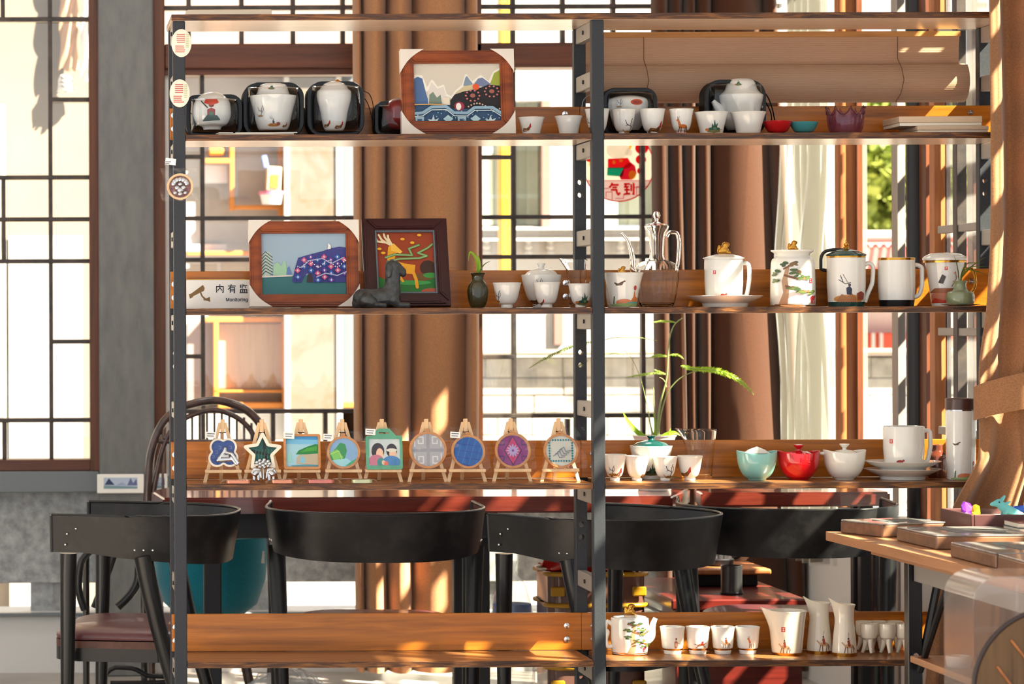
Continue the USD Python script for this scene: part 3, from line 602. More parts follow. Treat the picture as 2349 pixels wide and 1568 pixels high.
# ------------------------------------------------------------------ the metal armchairs
def chair_parts(t):
    top, n = 0.745, 90; P = []; rim = []
    def plan(u):  # u in 0..1 from right arm tip round the back to the left arm tip
        L = [0.2, 0.0]
        if u < 0.2: return (0.292 + 0.008 * (u / 0.2), 0.20 - 0.20 * (u / 0.2))
        if u > 0.8: q = plan(1 - u); return (-q[0], q[1])
        a = (u - 0.2) / 0.6 * math.pi; c, s_ = math.cos(a), math.sin(a)
        return (0.30 * math.copysign(abs(c) ** 0.78, c), -0.26 * s_ ** 0.86)
    us = np.linspace(0, 1, n); pl = np.array([plan(u) for u in us])
    tg = np.gradient(pl, axis=0); nr = np.stack([-tg[:, 1], tg[:, 0]], 1); nr /= np.linalg.norm(nr, axis=1, keepdims=True); nr *= np.sign((nr * (pl - [0, 0.05])).sum(1))[:, None]
    for r in range(12):
        v = r / 11; row = []
        for i, u in enumerate(us):
            back = math.sin(math.pi * min(1, max(0, (u - 0.08) / 0.84))) ** 1.2
            h = 0.102 + 0.035 * back; z = top + 0.006 * (1 - back) - h * v; fl = 0.024 * (1 - v) * (0.3 + 0.7 * back)
            row.append((pl[i, 0] + nr[i, 0] * fl, pl[i, 1] + nr[i, 1] * fl, z))
        P.append(row)
    P = np.array(P); b = part(t, 'backrest', sheet(P, 0.004), 'black_metal_worn_sunlit', 50)
    part(b, 'rim', tube(P[0] + [0, 0, 0.001], 0.0045, 8), 'black_metal')
    [part(b, 'end_roll', tube([P[0, i], P[-1, i]], 0.0062, 8), 'black_metal') for i in (0, -1)]
    for sx in (-1, 1):
        part(t, 'leg', tube(spline([(sx * 0.288, 0.155, top - 0.10), (sx * 0.285, 0.158, 0.40), (sx * 0.275, 0.165, 0.0)], 12), np.linspace(0.024, 0.015, 12), 14), 'black_metal')
        part(t, 'leg', tube(spline([(sx * 0.286, -0.055, top - 0.105), (sx * 0.278, -0.095, 0.45), (sx * 0.262, -0.225, 0.0)], 12), np.linspace(0.027, 0.015, 12), 14), 'black_metal')
        for k, q in enumerate(((0.13, 0.03), (0.155, 0.045), (0.16, 0.075), (-0.035, 0.088), (-0.06, 0.088), (-0.085, 0.088))):
            part(b, 'rivet', ball((sx * (0.3045 if q[0] > 0 else 0.3035 - (0.004 if q[0] < -0.07 else 0)), q[0], top - q[1]), 0.004, 1), 'chrome')
    sq = rrect(-0.235, -0.215, 0.235, 0.215, 0.09, 8)
    part(t, 'seat_frame', cat_([extz(sq.difference(sq.buffer(-0.02)), 0.338, 0.375), extz(rrect(-0.262, -0.12, 0.262, -0.09, 0.01), 0.343, 0.368), extz(rrect(-0.285, 0.14, 0.285, 0.17, 0.01), 0.343, 0.368)]), 'black_metal')
    part(t, 'seat_rail', extz(sq, 0.375, 0.395), 'seat_rail')
    rings = []; 
    for v in np.linspace(0, 1, 12):
        a = v * math.pi / 2; rings.append((math.cos(a), math.sin(a)))
    bd = np.array(sq.exterior.coords)[:-1]; V = []; 
    for c_, s_ in [(0.985, -0.2)] + rings:
        V.append(np.c_[bd * (0.0 + c_ ** 0.45 if c_ > 0 else 0), np.full(len(bd), 0.405 + 0.034 * s_)])
    V = np.array(V); R_, N_, _ = V.shape; i, j = np.meshgrid(np.arange(R_ - 1), np.arange(N_), indexing='ij'); j2 = (j + 1) % N_
    q = np.stack([i * N_ + j, i * N_ + j2, (i + 1) * N_ + j2, (i + 1) * N_ + j], -1).reshape(-1, 4)
    part(t, 'seat_cushion', trimesh.Trimesh(V.reshape(-1, 3), np.vstack([q[:, [0, 1, 2]], q[:, [0, 2, 3]]]), process=False), 'seat_wine', 60)
CH = [((XA(318, 0.87), 0.87), 79, 'black metal armchair at the far left with its wine red seat in full view'),
      ((XA(857, 0.97), 0.97), -4, 'black metal armchair seen from behind under the row of easels'),
      ((XA(1394, 0.66), 0.66), 47, 'black metal armchair turned aslant behind the middle shelf post'),
      ((XA(1800, 1.07), 1.07), -9, 'worn black metal armchair with sunlit back on the right')]
(p, rz, lab) = CH[0]
ch = thing('metal_armchair', lab, 'chair', (p[0], p[1], 0), rz, 'black metal armchairs round the tea table'); chair_parts(ch)
for p, rz, lab in CH[1:]: dup(ch, lab, (p[0], p[1], 0), rz)

# ------------------------------------------------------------------ tea ware: materials and helpers
def glaze(key, col, rough=0.1, **kw): return plain(key, col, rough, coat_weight=0.4, coat_roughness=0.04, **kw)
glaze('porcelain', srgb(224, 221, 215)); glaze('porcelain_warm', srgb(228, 217, 199)); glaze('glaze_red', srgb(188, 16, 26)); glaze('glaze_teal', srgb(132, 190, 184)); glaze('glaze_teal_dark', srgb(62, 142, 146))
glaze('glaze_dark_green', srgb(10, 62, 60)); glaze('glaze_bottle', srgb(48, 46, 22)); glaze('glaze_celadon', srgb(122, 132, 102), 0.2); glaze('glaze_brown', srgb(92, 44, 30)); glaze('glaze_pale', srgb(226, 222, 212)); glaze('glaze_maroon', srgb(110, 22, 30))
plain('gold', srgb(206, 150, 66), 0.22, metallic=1.0); plain('silver', (0.56, 0.56, 0.58), 0.12, metallic=1.0); plain('copper', srgb(216, 140, 110), 0.25, metallic=0.9)
plain('black_fabric', srgb(15, 15, 18), 0.7, specular_ior_level=0.2); plain('black_plastic', srgb(16, 17, 20), 0.3, specular_ior_level=0.3); plain('grey_strap', srgb(150, 150, 150), 0.6)
clear_film('film', gloss=0.05, rough=0.05); clear_film('film_case', tint=(0.96, 0.97, 0.98), gloss=0.02, rough=0.03); clear_film('bag_film', tint=(0.985, 0.985, 0.985), gloss=0.013, rough=0.04)
plain('glass', (0.99, 0.995, 0.99), 0.0, transmission_weight=1.0, ior=1.2)
plain('amethyst', (0.60, 0.34, 0.50), 0.05, transmission_weight=0.95, ior=1.4)
plain('card_cream', srgb(232, 222, 204), 0.7); plain('card_tan', srgb(206, 180, 152), 0.7); plain('card_white', srgb(236, 234, 230), 0.6)
plain('corner_card', srgb(224, 216, 206), 0.6)
noisy('frame_brown', [(0.3, srgb(104, 44, 12)), (0.7, srgb(158, 76, 24))], scale=3, stretch=(2, 2, 12), rough=0.3, specular_ior_level=0.3)
plain('frame_maroon', srgb(56, 16, 18), 0.3, specular_ior_level=0.3)
wood('easel_wood', srgb(212, 168, 120), srgb(234, 200, 158), rough=0.6, along='z'); wood('hoop_wood', srgb(168, 106, 58), srgb(202, 142, 84), rough=0.5)
noisy('black_stone', [(0.35, srgb(34, 36, 38)), (0.7, srgb(66, 68, 70))], scale=60, rough=0.35)
BR, DK, RD, GR, GD, OR, PK = srgb(112, 70, 40), srgb(52, 44, 48), srgb(176, 44, 36), srgb(74, 92, 50), srgb(150, 106, 44), srgb(202, 112, 52), srgb(226, 160, 160)
WH = srgb(238, 236, 232)

def sc(items, k, dx=0, dz=0, flip=False):
    return [(affinity.translate(affinity.scale(p, -k if flip else k, k, origin=(0, 0)), dx, dz), c) for p, c in items]
# motifs are drawn about 1 unit tall with their foot at (0, 0)
def m_branch():
    return [(line([(0, 0.05), (0.12, 0.35), (0.08, 0.62), (0.2, 0.95)], .05), DK), (line([(0.1, 0.45), (-0.2, 0.6), (-0.3, 0.85)], .04), DK), (line([(0.12, 0.35), (0.3, 0.6), (0.28, 0.8)], .035), DK), (line([(-.1, .55), (-.25, .5)], .03), DK), (smooth_pg([(-.35, .1), (-.1, .2), (.3, .12), (.2, 0), (-.2, 0)], .03), GD), (line([(-.3, .12), (-.42, .25)], .04), OR)]
def m_fox():
    return [(smooth_pg([(-.5, .1), (-.3, .4), (.1, .35), (.35, .55), (.5, .95), (.55, .5), (.4, .15), (.1, 0), (-.3, 0)], .04), BR), (smooth_pg([(.3, .4), (.42, .7), (.55, .95), (.6, .45)], .02), RD), (line([(-.35, .2), (-.1, .3), (.2, .2)], .06), GD), (line([(-.2, .12), (.2, .08)], .05), WH)]
def m_deer():
    return [(ell(0.05, .42, .28, .13), OR), (smooth_pg([(-.2, .4), (-.3, .75), (-.18, .8), (-.05, .5)], .02), OR), (ell(-.28, .82, .1, .07), OR), (line([(-.28, .86), (-.32, 1.05)], .03), BR), (line([(-.24, .86), (-.2, 1.05)], .03), BR)] + [(line([(x, .38), (x + d, .02)], .05), BR) for x, d in ((-.15, -.03), (-.05, .03), (.2, 0), (.3, .05))] + [(ell(0, .0, .6, .07), PK), (ell(.45, .12, .2, .06), GD)]
def m_crown():
    return [(smooth_pg([(-.45, .1), (-.4, .35), (-.2, .4), (-.15, .7), (-.05, .5), (.0, 1.0), (.1, .55), (.25, .75), (.2, .4), (.45, .35), (.4, .1), (0, 0)], .015), srgb(46, 84, 66)), (ell(-.5, .25, .14, .09), OR), (line([(.4, .2), (.62, .26)], .05), GD), (ell(0, .12, .5, .09), srgb(120, 116, 70)), (ell(.05, .3, .12, .12), srgb(90, 120, 96))]
def m_pine(seed=0):
    r = random.Random(seed); it = [(smooth_pg([(-.25, 0), (-.12, .3), (-.16, .55), (-.05, .9), (.03, .9), (-.02, .6), (.02, .35), (-.02, 0)], .01), srgb(168, 132, 100)), (line([(-.08, .7), (.2, .62), (.42, .66)], .05), BR), (line([(-.05, .45), (.25, .35), (.5, .3)], .05), BR), (line([(-.1, .85), (.1, .95)], .04), BR)]
    for cx_, cz_, n, w in ((0, .95, 9, .2), (.35, .66, 8, .2), (.42, .3, 9, .22), (-.25, .75, 5, .13), (.2, .78, 5, .13), (.15, .42, 5, .13), (-.28, .55, 4, .1)):
        for _ in range(n): it.append((ell(cx_ + r.uniform(-w, w), cz_ + r.uniform(-.05, .05), r.uniform(.05, .09), r.uniform(.02, .035), r.uniform(-20, 20), 6), r.choice([GR, srgb(92, 104, 52), srgb(120, 88, 54), srgb(60, 78, 46)])))
    return it + [(line([(-.3, 0.02), (.3, .03)], .02), BR)]
def m_rider():
    return [(ell(0, .42, .3, .13), srgb(196, 150, 112)), (line([(-.25, .45), (-.42, .62)], .1), srgb(196, 150, 112)), (smooth_pg([(-.06, .4), (-.12, .75), (.02, .82), (.1, .4)], .02), srgb(140, 60, 36)), (ell(-.04, .88, .05, .06), DK), (line([(.26, .45), (.4, .2)], .04), BR)] + [(line([(x, .36), (x + d, 0)], .045), BR) for x, d in ((-.22, -.08), (-.12, .02), (.18, -.05), (.26, .06))] + [(line([(-.05, .9), (-.02, 1.25)], .015), DK)]
def m_walker(): return [(smooth_pg([(-.12, 0), (-.15, .55), (0, .7), (.15, .5), (.1, 0)], .02), srgb(170, 110, 84)), (ell(0, .82, .07, .1), BR), (line([(.1, .5), (.4, .4)], .03), BR), (ell(.02, .3, .1, .18), srgb(214, 180, 150))]
def m_gallop(): return [(ell(0, .3, .34, .1, 8), srgb(150, 80, 52)), (line([(.3, .34), (.48, .46)], .09), srgb(150, 80, 52)), (line([(-.3, .28), (-.6, .34)], .05), BR), (line([(.2, .25), (.42, .05)], .05), BR), (line([(-.2, .25), (-.45, .02)], .05), BR), (smooth_pg([(0, .34), (.05, .62), (.2, .58), (.16, .34)], .02), RD)]
def m_hut(): return [(ell(0, .18, .75, .2), srgb(196, 132, 60)), (smooth_pg([(-.6, .1), (-.35, .42), (-.1, .3), (.1, .45), (.4, .2), (.7, .1), (.5, 0), (-.5, 0)], .03), srgb(166, 104, 48)), (smooth_pg([(-.12, .4), (-.15, .7), (0, .8), (.12, .65), (.1, .38)], .02), srgb(34, 40, 66)), (ell(0, .84, .06, .06), DK), (line([(-.5, 1.1), (-.2, .9), (.05, .95)], .03), DK), (line([(-.42, 1.3), (-.3, 1.0)], .03), DK), (smooth_pg([(.4, .15), (.35, .45), (.6, .55), (.85, .45), (.8, .15)], .04), srgb(136, 60, 44)), (line([(0, .8), (-.3, 1.35)], .02), BR)]
def m_bird(): return [(smooth_pg([(-.55, .85), (-.35, .78), (-.1, .9), (-.2, .72), (-.4, .7)], .02), srgb(84, 62, 52)), (ell(-.12, .86, .04, .03), srgb(110, 70, 50))]
def m_birdfox(): return [(smooth_pg([(.1, .1), (.25, .3), (.3, .6), (.36, .3), (.5, .25), (.45, .05)], .02), OR), (ell(.32, .62, .07, .09), RD), (ell(-.1, .1, .3, .12), srgb(206, 120, 80)), (ell(.3, .05, .35, .07), srgb(86, 160, 156)), (line([(-.5, .05), (-.48, .3)], .05), GR), (ell(0, 0, .7, .06), srgb(150, 170, 110))]
def m_roof(): return [(pg((-.6, 0), (-.6, .35), (-.45, .42), (.45, .42), (.6, .35), (.6, 0)), srgb(196, 120, 92)), (pg((-.75, .42), (-.4, .62), (.4, .62), (.75, .42)), srgb(160, 96, 62)), (smooth_pg([(-.7, 0), (-.4, .22), (0, .12), (.4, .24), (.7, 0)], .03), srgb(190, 62, 40)), (line([(.3, .7), (.5, 1.0), (.45, 1.3)], .03), BR)] + [(ell(.5 + dx, 1 + dz, .05, .05), PK) for dx, dz in ((-.1, -.1), (.08, .1), (-.1, .25), (.12, -.2))] + [(smooth_pg([(-.25, .85), (-.1, 1.2), (.05, 1.1), (-.05, .8)], .03), DK)]
def m_cow(c): return [(ell(0, .55, .4, .2), c), (ell(.42, .68, .14, .14), c), (line([(-.38, .6), (-.5, .3)], .05), c)] + [(line([(x, .45), (x, 0)], .1), c) for x in (-.28, -.1, .15, .3)]
def seal(): return [(sbox(-.5, -.6, .5, .6), srgb(200, 56, 50)), (line([(-.25, .3), (.25, .3)], .12), WH), (line([(0, .4), (0, -.4)], .12), WH), (line([(-.25, -.2), (.25, -.2)], .12), WH)]

def shape(kind, R, h):
    """Outer profile of a cup of rim radius R and height h: from the foot up."""
    return {'flare': [(.50, 0), (.52, .06), (.50, .09), (.60, .16), (.70, .42), (.80, .72), (.94, .95), (1, 1)],
            'tulip': [(.40, 0), (.42, .07), (.40, .1), (.58, .18), (.74, .36), (.86, .66), (.95, .92), (1, 1)],
            'round': [(.36, 0), (.38, .06), (.36, .08), (.62, .16), (.84, .36), (.96, .62), (1, .85), (.99, 1)],
            'bucket': [(.62, 0), (.64, .03), (.72, .3), (.82, .6), (.93, .88), (1, 1)],
            'straight': [(.66, 0), (.68, .03), (.82, .14), (.9, .3), (.96, .65), (1, 1)],
            'step': [(.66, 0), (.7, .14), (.70, .17), (.8, .22), (.88, .5), (.94, .85), (1, 1)],
            'bowl': [(.42, 0), (.44, .06), (.42, .1), (.66, .25), (.86, .6), (1, 1)],
            'jar': [(.96, 0), (.99, .02), (1, .2), (.985, .6), (.96, .84), (.90, .93), (.74, .975), (.72, 1)],
            'vat': [(.9, 0), (.93, .02), (.96, .2), (1, .5), (1, .9), (.99, 1)]}[kind]
def outer(kind, R, h, n=26): return [(a * R, b * h) for a, b in spline(shape(kind, R, h), n)]
def shell(out, th=0.0022, floor=0.005):
    """Outer profile -> closed cup profile with an inside."""
    o = np.array(out); top = o[-1]; inn = [(max(r - th, 0.001), z) for r, z in out[::-1] if z > floor]
    inn[0] = (top[0] - th, top[1] - 0.0002)
    return [(0, out[0][1])] + [tuple(p) for p in out] + [(top[0] - th * .5, top[1] + th * .35)] + inn + [(inn[-1][0] * 0.85, floor), (0, floor)]
def rf(out):
    o = np.array(out); return lambda z: float(np.interp(z, o[:, 1], o[:, 0]))
def shelf_at(k, y): return ZSH[k]
def cup(k, px0, px1, ptop, y, kind, label, prints=None, m='porcelain', group=None, name='tea_cup', cat='cup', z=None, extra=None, n=40):
    z = ZSH[k] if z is None else z; mid = (px0 + px1) / 2; R = (px1 - px0) / 2 / S(y); h = ZA(mid, ptop, y) - z
    if k >= 3: h = max(0.3 * R, (h * S(y) - 2 * R * S(y) * (CAM_Z - z - h) / CAM_D * 0.5) / S(y))
    t = thing(name, label, cat, (XA(mid, y), y, z + 0.0005), 0, group); o = outer(kind, R, h)
    part(t, 'body', lathe(shell(o), n), m)
    if prints:
        for mo, size, u, zz, *fl in prints: part(t, 'painted_motif', wrap(sc(mo, size * h, u * R, zz * h), rf(o)), 'print')
    if extra: extra(t, R, h, o)
    return t
def gold_knob(t, z, k=1.0, at=(0, 0)):
    g = blend([((-.006, 0, .003, .0075), (.004, 0, .004, .0075)), ((-.004, 0, .006, .007), (.004, 0, .014, .006)), ((.003, 0, .016, .0068), (.008, 0, .017, .0045)), ((-.009, 0, .004, .005), (-.009, 0, .013, .003)), ((.006, -.004, .001, .0034), (.011, -.004, .0, .0034)), ((.006, .004, .001, .0034), (.011, .004, .0, .0034))], 0.002, 3)
    part(t, 'knob', mv(g, (at[0], at[1], z + 0.003), sc=k), 'gold', 60)
def handle(pts, w, th=None):
    return tube(spline(pts, 28), w, 10, sy=1.4 if th is None else th)

# ---------------------------------------------------------------- top board
x0, x1 = XA(430, 0.06), XA(626, 0.06)
t = thing('flat_carton', 'flat beige carton lying on the very top board at the left', 'carton', ((x0 + x1) / 2, 0.13, ZSH[0]))
w = (x1 - x0) / 2
part(t, 'body', box(-w, w, -.07, .09, 0.0005, 0.018, 0.001), 'card_cream'); part(t, 'lid_flap', box(-w + .004, w - .002, -.068, .088, 0.0182, 0.0198, 0.0005), 'card_tan')

# ---------------------------------------------------------------- magnets on the left post
def oval(px, py, label):
    x, _, z = W(px, py, 0); t = thing('oval_magnet', label, 'magnet', (x - 0.001, -0.0005, z), group='oval magnets on the left post')
    e = ell(0, 0, .026, .036); part(t, 'backing', ext(e, -.003, 0), 'card_cream')
    b = lathe([(.0255 * math.cos(a), .006 * math.sin(a)) for a in np.linspace(0, math.pi / 2, 8)], 36); b.apply_scale([1, 36 / 26, 1]); b = mv(b, (0, -.0032, 0), rx=90); part(t, 'dome', b, 'film')
    it = []; r = random.Random(int(py))
    for i in range(5): it.append((sbox(-.012 + r.uniform(-.001, .001), .021 - i * .005, .009, .0235 - i * .005), srgb(190, 90, 70)))
    for i in range(4): it.append((sbox(-.016, -.009 - i * .005, .006 + r.uniform(-.002, .006), -.0065 - i * .005), srgb(196, 80, 56)))
    for i in range(8): it.append((sbox(.011, .02 - i * .0045, .019, .0225 - i * .0045), srgb(190, 190, 140)))
    part(t, 'printed_text', flat(it, -.0031, 0.00002), 'print'); return t
oval(417, 99, 'cream oval magnet with red lettering, topmost on the left post'); oval(413, 214, 'cream oval magnet with red lettering, second from the top on the left post')
x, _, z = W(413, 428, 0)
t = thing('silver_medal', 'round wooden medal with a silver face relief in a clear bag on the left post', 'medal', (x, -0.0005, z))
part(t, 'ring', mv(lathe([(.027, 0), (.0335, 0), (.0345, .003), (.0335, .008), (.029, .008), (.027, .003), (.027, 0)], 40), rx=90), 'easel_wood')
part(t, 'disc', mv(cyl(.0285, 0, .004, 36), rx=90), 'glaze_maroon')
g = []
for i in range(7):
    a = math.pi * (0.05 + .9 * i / 6); g.append(ball((.017 * math.cos(a), -.007, .006 + .012 * math.sin(a)), .0068, 2, (1, .7, 1)))
for q in ((-.008, -.011, -.003, .006), (.008, -.011, -.003, .006), (0, -.012, -.009, .0075), (-.013, -.01, -.016, .005), (.013, -.01, -.016, .005), (0, -.012, -.019, .0055), (0, -.012, .006, .005)): g.append(ball(q[:3], q[3], 2, (1.1, .6, .9)))
part(t, 'relief', cat_(g), 'silver', 60, kind='stuff')
rs = np.random.RandomState(11); P = np.array([[(u * .047 - .002 + .004 * math.sin(4 * v), -.014 + .004 * math.sin(7 * u + 4 * v) + .002 * rs.randn(), -.038 + .085 * (v + 1) / 2) for u in np.linspace(-1, 1, 18)] for v in np.linspace(-1, 1, 22)])
part(t, 'plastic_bag', sheet(P, .0004), 'bag_film', 60)
tag = part(t, 'price_tag', mv(box(-.045, -.018, -.0205, -.0195, .052, .069), ry=6), 'card_white')
part(tag, 'printed_text', flat([(sbox(-.042 + .0, .062 - i * .005, -.024 - .004 * i, .0638 - i * .005), srgb(110, 110, 120)) for i in range(2)], -.0210), 'print')

# ---------------------------------------------------------------- picture frames
def frame(label, px0, px1, py0, py1, y, k, bar, m, items, tilt=-9, corners=0.0, lip=None):
    mid, s_ = (px0 + px1) / 2, S(y); w, hgt = (px1 - px0) / s_, (py1 - py0) / s_ / math.cos(math.radians(tilt)); z = ZSH[k]
    t = thing('framed_picture', label, 'picture frame', (XA(mid, y), y, z + 0.0175 * math.sin(math.radians(-tilt)) + (0.0035 if corners else 0.001)), 0, tilt=tilt)
    o, n_ = sbox(-w / 2, 0, w / 2, hgt), sbox(-w / 2 + bar, bar, w / 2 - bar, hgt - bar)
    part(t, 'back_board', box(-w / 2 + .004, w / 2 - .004, .012, .016, .004, hgt - .004), 'card_tan')
    for nm, q in (('rail', pg((-w / 2, 0), (w / 2, 0), (w / 2 - bar, bar), (-w / 2 + bar, bar))), ('rail', pg((-w / 2, hgt), (-w / 2 + bar, hgt - bar), (w / 2 - bar, hgt - bar), (w / 2, hgt))), ('stile', pg((-w / 2, 0), (-w / 2 + bar, bar), (-w / 2 + bar, hgt - bar), (-w / 2, hgt))), ('stile', pg((w / 2, 0), (w / 2, hgt), (w / 2 - bar, hgt - bar), (w / 2 - bar, bar)))):
        a = ext(q, 0.0, .014); b = ext(q.buffer(-bar * .16, join_style=2), -.005, 0.0); c_ = ext(q.buffer(-bar * .3, join_style=2), -.007, -.005); part(t, nm, cat_([a, b, c_]), m)
    if lip: part(t, 'inner_lip', ext(n_.difference(n_.buffer(-.004, join_style=2)), -.001, .006), lip)
    # the picture is given in the photograph's pixels, as seen on the frame
    c0, c1 = mid, py1
    f = lambda p: affinity.affine_transform(p, [1 / s_, 0, 0, -1 / s_ / math.cos(math.radians(tilt)), -c0 / s_, c1 / s_ / math.cos(math.radians(tilt))])
    part(t, 'picture', flat([(f(p).intersection(n_), c) for p, c in items], .009, .00018), 'print_matte')
    if corners:
        for sx in (-1, 1):
            for top in (0, 1):
                c = corners; X = sx * (w / 2 + .002); Z = hgt + .002 if top else -.002; d = -1 if top else 1
                arc = [(X - sx * c, Z)] + [(X - sx * c * (1 - u) + sx * 0.09 * c * math.sin(math.pi * u), Z + d * (c * u) - d * 0.09 * c * math.sin(math.pi * u)) for u in np.linspace(0, 1, 9)] + [(X, Z + d * c)]
                cp = Polygon([(X, Z)] + arc).buffer(0); part(t, 'corner_guard', cat_([ext(cp, -.0095, -.008), ext(cp.intersection(sbox(min(X, X - sx * .0018), min(Z, Z + d * c), max(X, X - sx * .0018), max(Z, Z + d * c))), -.008, .016)]), 'corner_card')
    return t
def cr(pts, ox, oy, k=0.3406): return Polygon([(ox + x * k, oy + y * k) for x, y in pts]).buffer(0)
def cl(pts, w, ox, oy, k=0.3406): return LineString([(ox + x * k, oy + y * k) for x, y in pts]).buffer(w * k / 2, 3)
def ce(x, y, rx, ry, ox, oy, k=0.3406, rot=0): return ell(ox + x * k, oy + y * k, rx * k, ry * k, rot)
O = (700, 0)
BL, LB, WC, CRM = srgb(74, 104, 150), srgb(136, 168, 190), srgb(232, 228, 218), srgb(206, 198, 184)
p1 = [(cr([(700, 370), (1350, 370), (1350, 840), (700, 840)], *O), CRM), (cl([(735, 520), (760, 490), (800, 495), (835, 590), (870, 525), (905, 575), (945, 560), (960, 620), (1000, 640), (1035, 595), (1080, 555), (1100, 488), (1140, 540), (1200, 495), (1255, 540), (1290, 470), (1330, 445)], 16, *O), WC),
      (cr([(738, 690), (735, 560), (750, 510), (775, 497), (805, 510), (825, 600), (850, 690)], *O), BL), (cr([(840, 690), (842, 600), (865, 535), (890, 560), (905, 580), (945, 565), (965, 640), (960, 690)], *O), srgb(214, 208, 200)),
      (cr([(845, 690), (850, 620), (875, 600), (900, 640), (925, 620), (935, 690)], *O), srgb(112, 130, 116)), (cr([(1000, 650), (1030, 605), (1080, 565), (1145, 550), (1160, 600), (1010, 680)], *O), srgb(196, 182, 146)), (cr([(1080, 560), (1095, 505), (1105, 493), (1145, 548), (1100, 560)], *O), srgb(120, 140, 160)),
      (cr([(1150, 555), (1180, 512), (1210, 505), (1265, 548), (1230, 570)], *O), srgb(110, 122, 156)), (cr([(1262, 548), (1290, 475), (1335, 450), (1335, 570)], *O), srgb(150, 160, 60)), (cr([(735, 690), (1340, 690), (1340, 840), (735, 840)], *O), srgb(46, 78, 112)),
      (cr([(990, 715), (990, 660), (1020, 620), (1080, 600), (1180, 580), (1250, 553), (1340, 562), (1340, 722), (1100, 718), (990, 716)], *O), srgb(26, 22, 28)), (ce(1165, 568, 22, 22, *O), srgb(214, 84, 44)), (ce(1050, 700, 34, 30, *O), srgb(150, 44, 70)), (ce(1045, 702, 18, 24, *O), WC), (cr([(940, 690), (940, 640), (985, 636), (985, 692)], *O), srgb(222, 210, 190))]
for q in ((1270, 600), (1140, 630)):
    for i in range(10): p1.append((ce(q[0] + 46 * math.cos(i * .63), q[1] + 36 * math.sin(i * .63), 7, 6, *O), srgb(190, 110, 110)))
    p1.append((ce(q[0], q[1], 18, 14, *O), srgb(150, 90, 80)))
for i in range(12): p1.append((ce(1110 + i * 19, 705 - 22 * math.sin(i * .5), 6, 6, *O), srgb(190, 160, 140)))
p1 += [(cl([(740, 752), (800, 748), (860, 708), (960, 706), (1010, 748), (1100, 750), (1150, 712), (1270, 712), (1330, 752)], 20, *O), LB), (cl([(740, 772), (800, 768), (860, 728), (960, 726), (1010, 768), (1100, 770), (1150, 732), (1270, 732), (1330, 772)], 6, *O), srgb(206, 222, 226)), (cl([(735, 692), (850, 690), (935, 692)], 8, *O), srgb(196, 150, 90))]
for q in (870, 1255): p1 += [(cr([(q - 38, 790), (q - 10, 795), (q, 765), (q + 10, 795), (q + 38, 785), (q + 20, 812), (q - 20, 812)], *O), srgb(196, 214, 220))]
for q in (970, 1155): p1 += [(cr([(q - 34, 790), (q, 762), (q + 34, 790), (q, 818)], *O), srgb(170, 200, 210))]
for q in (778, 1062): p1 += [(cr([(q - 30, 775), (q + 30, 775), (q + 26, 818), (q - 26, 818)], *O), srgb(150, 178, 192)), (cr([(q - 16, 790), (q + 16, 790), (q + 16, 812), (q - 16, 812)], *O), srgb(46, 78, 112))]
for i in range(40): p1.append((ce(745 + (i * 137) % 580, 730 + (i * 71) % 88, 4, 4, *O), srgb(150, 180, 196)))
frame('brown frame with white corner guards on the second shelf, blue embroidered river and dark hill', 924, 1182, 110, 303, 0.088, 1, 0.034, 'frame_brown', p1, -8, 0.062)
O = (550, 430); TG = srgb(52, 108, 112)
p2 = [(cr([(100, 280), (760, 280), (760, 760), (100, 760)], *O), srgb(150, 172, 190)), (cr([(100, 610), (300, 598), (500, 590), (760, 600), (760, 760), (100, 760)], *O), TG), (cr([(140, 600), (140, 475), (165, 437), (190, 427), (215, 442), (228, 500), (228, 560), (200, 600)], *O), srgb(176, 192, 178))]
for i in range(7): p2.append((cl([(142, 470 + 22 * i), (180, 432 + 22 * i), (226, 470 + 20 * i)], 5, *O), srgb(52, 76, 92)))
p2 += [(cr([(230, 590), (235, 520), (260, 500), (285, 530), (300, 498), (315, 500), (325, 560), (340, 528), (360, 595)], *O), srgb(150, 190, 160)), (cr([(318, 590), (325, 545), (340, 530), (358, 592)], *O), srgb(90, 120, 170)), (cr([(140, 608), (140, 596), (360, 590), (360, 600)], *O), srgb(206, 200, 190)),
       (cr([(358, 630), (380, 540), (400, 475), (480, 452), (560, 432), (620, 412), (680, 400), (735, 408), (735, 642), (500, 642), (492, 604), (460, 578), (438, 604), (420, 642), (368, 642)], *O), srgb(56, 58, 128)), (cr([(455, 640), (462, 590), (485, 575), (498, 610), (496, 642)], *O), srgb(52, 44, 54)), (cr([(600, 418), (606, 376), (622, 392), (622, 414)], *O), srgb(230, 224, 216))]
for i in range(30):
    x, y_ = 395 + (i % 8) * 45, 470 + (i // 8) * 46 + (i % 2) * 20
    if x > 400 + (520 - y_) * .8 and not (430 < x < 505 and y_ > 570): p2 += [(cr([(x - 20, y_), (x, y_ - 20), (x + 20, y_), (x, y_ + 20)], *O), [srgb(44, 96, 176), srgb(200, 84, 130), srgb(90, 60, 150)][i % 3]), (cr([(x - 7, y_), (x, y_ - 9), (x + 7, y_), (x, y_ + 9)], *O), srgb(206, 204, 206))]
for x in range(395, 720, 14): p2.append((ce(x, 520 + 22 * math.sin(x * .05), 4, 4, *O), srgb(220, 220, 224)))
p2 += [(cl([(420, 545), (470, 500), (560, 485), (620, 520), (700, 480)], 7, *O), srgb(160, 160, 196)), (cl([(520, 610), (580, 585), (660, 600), (720, 575)], 7, *O), srgb(160, 160, 196))]
frame('brown frame with white corner guards on the third shelf, patterned purple elephant hill', 574, 824, 508, 704, 0.14, 2, 0.032, 'frame_brown', p2, -8, 0.06)
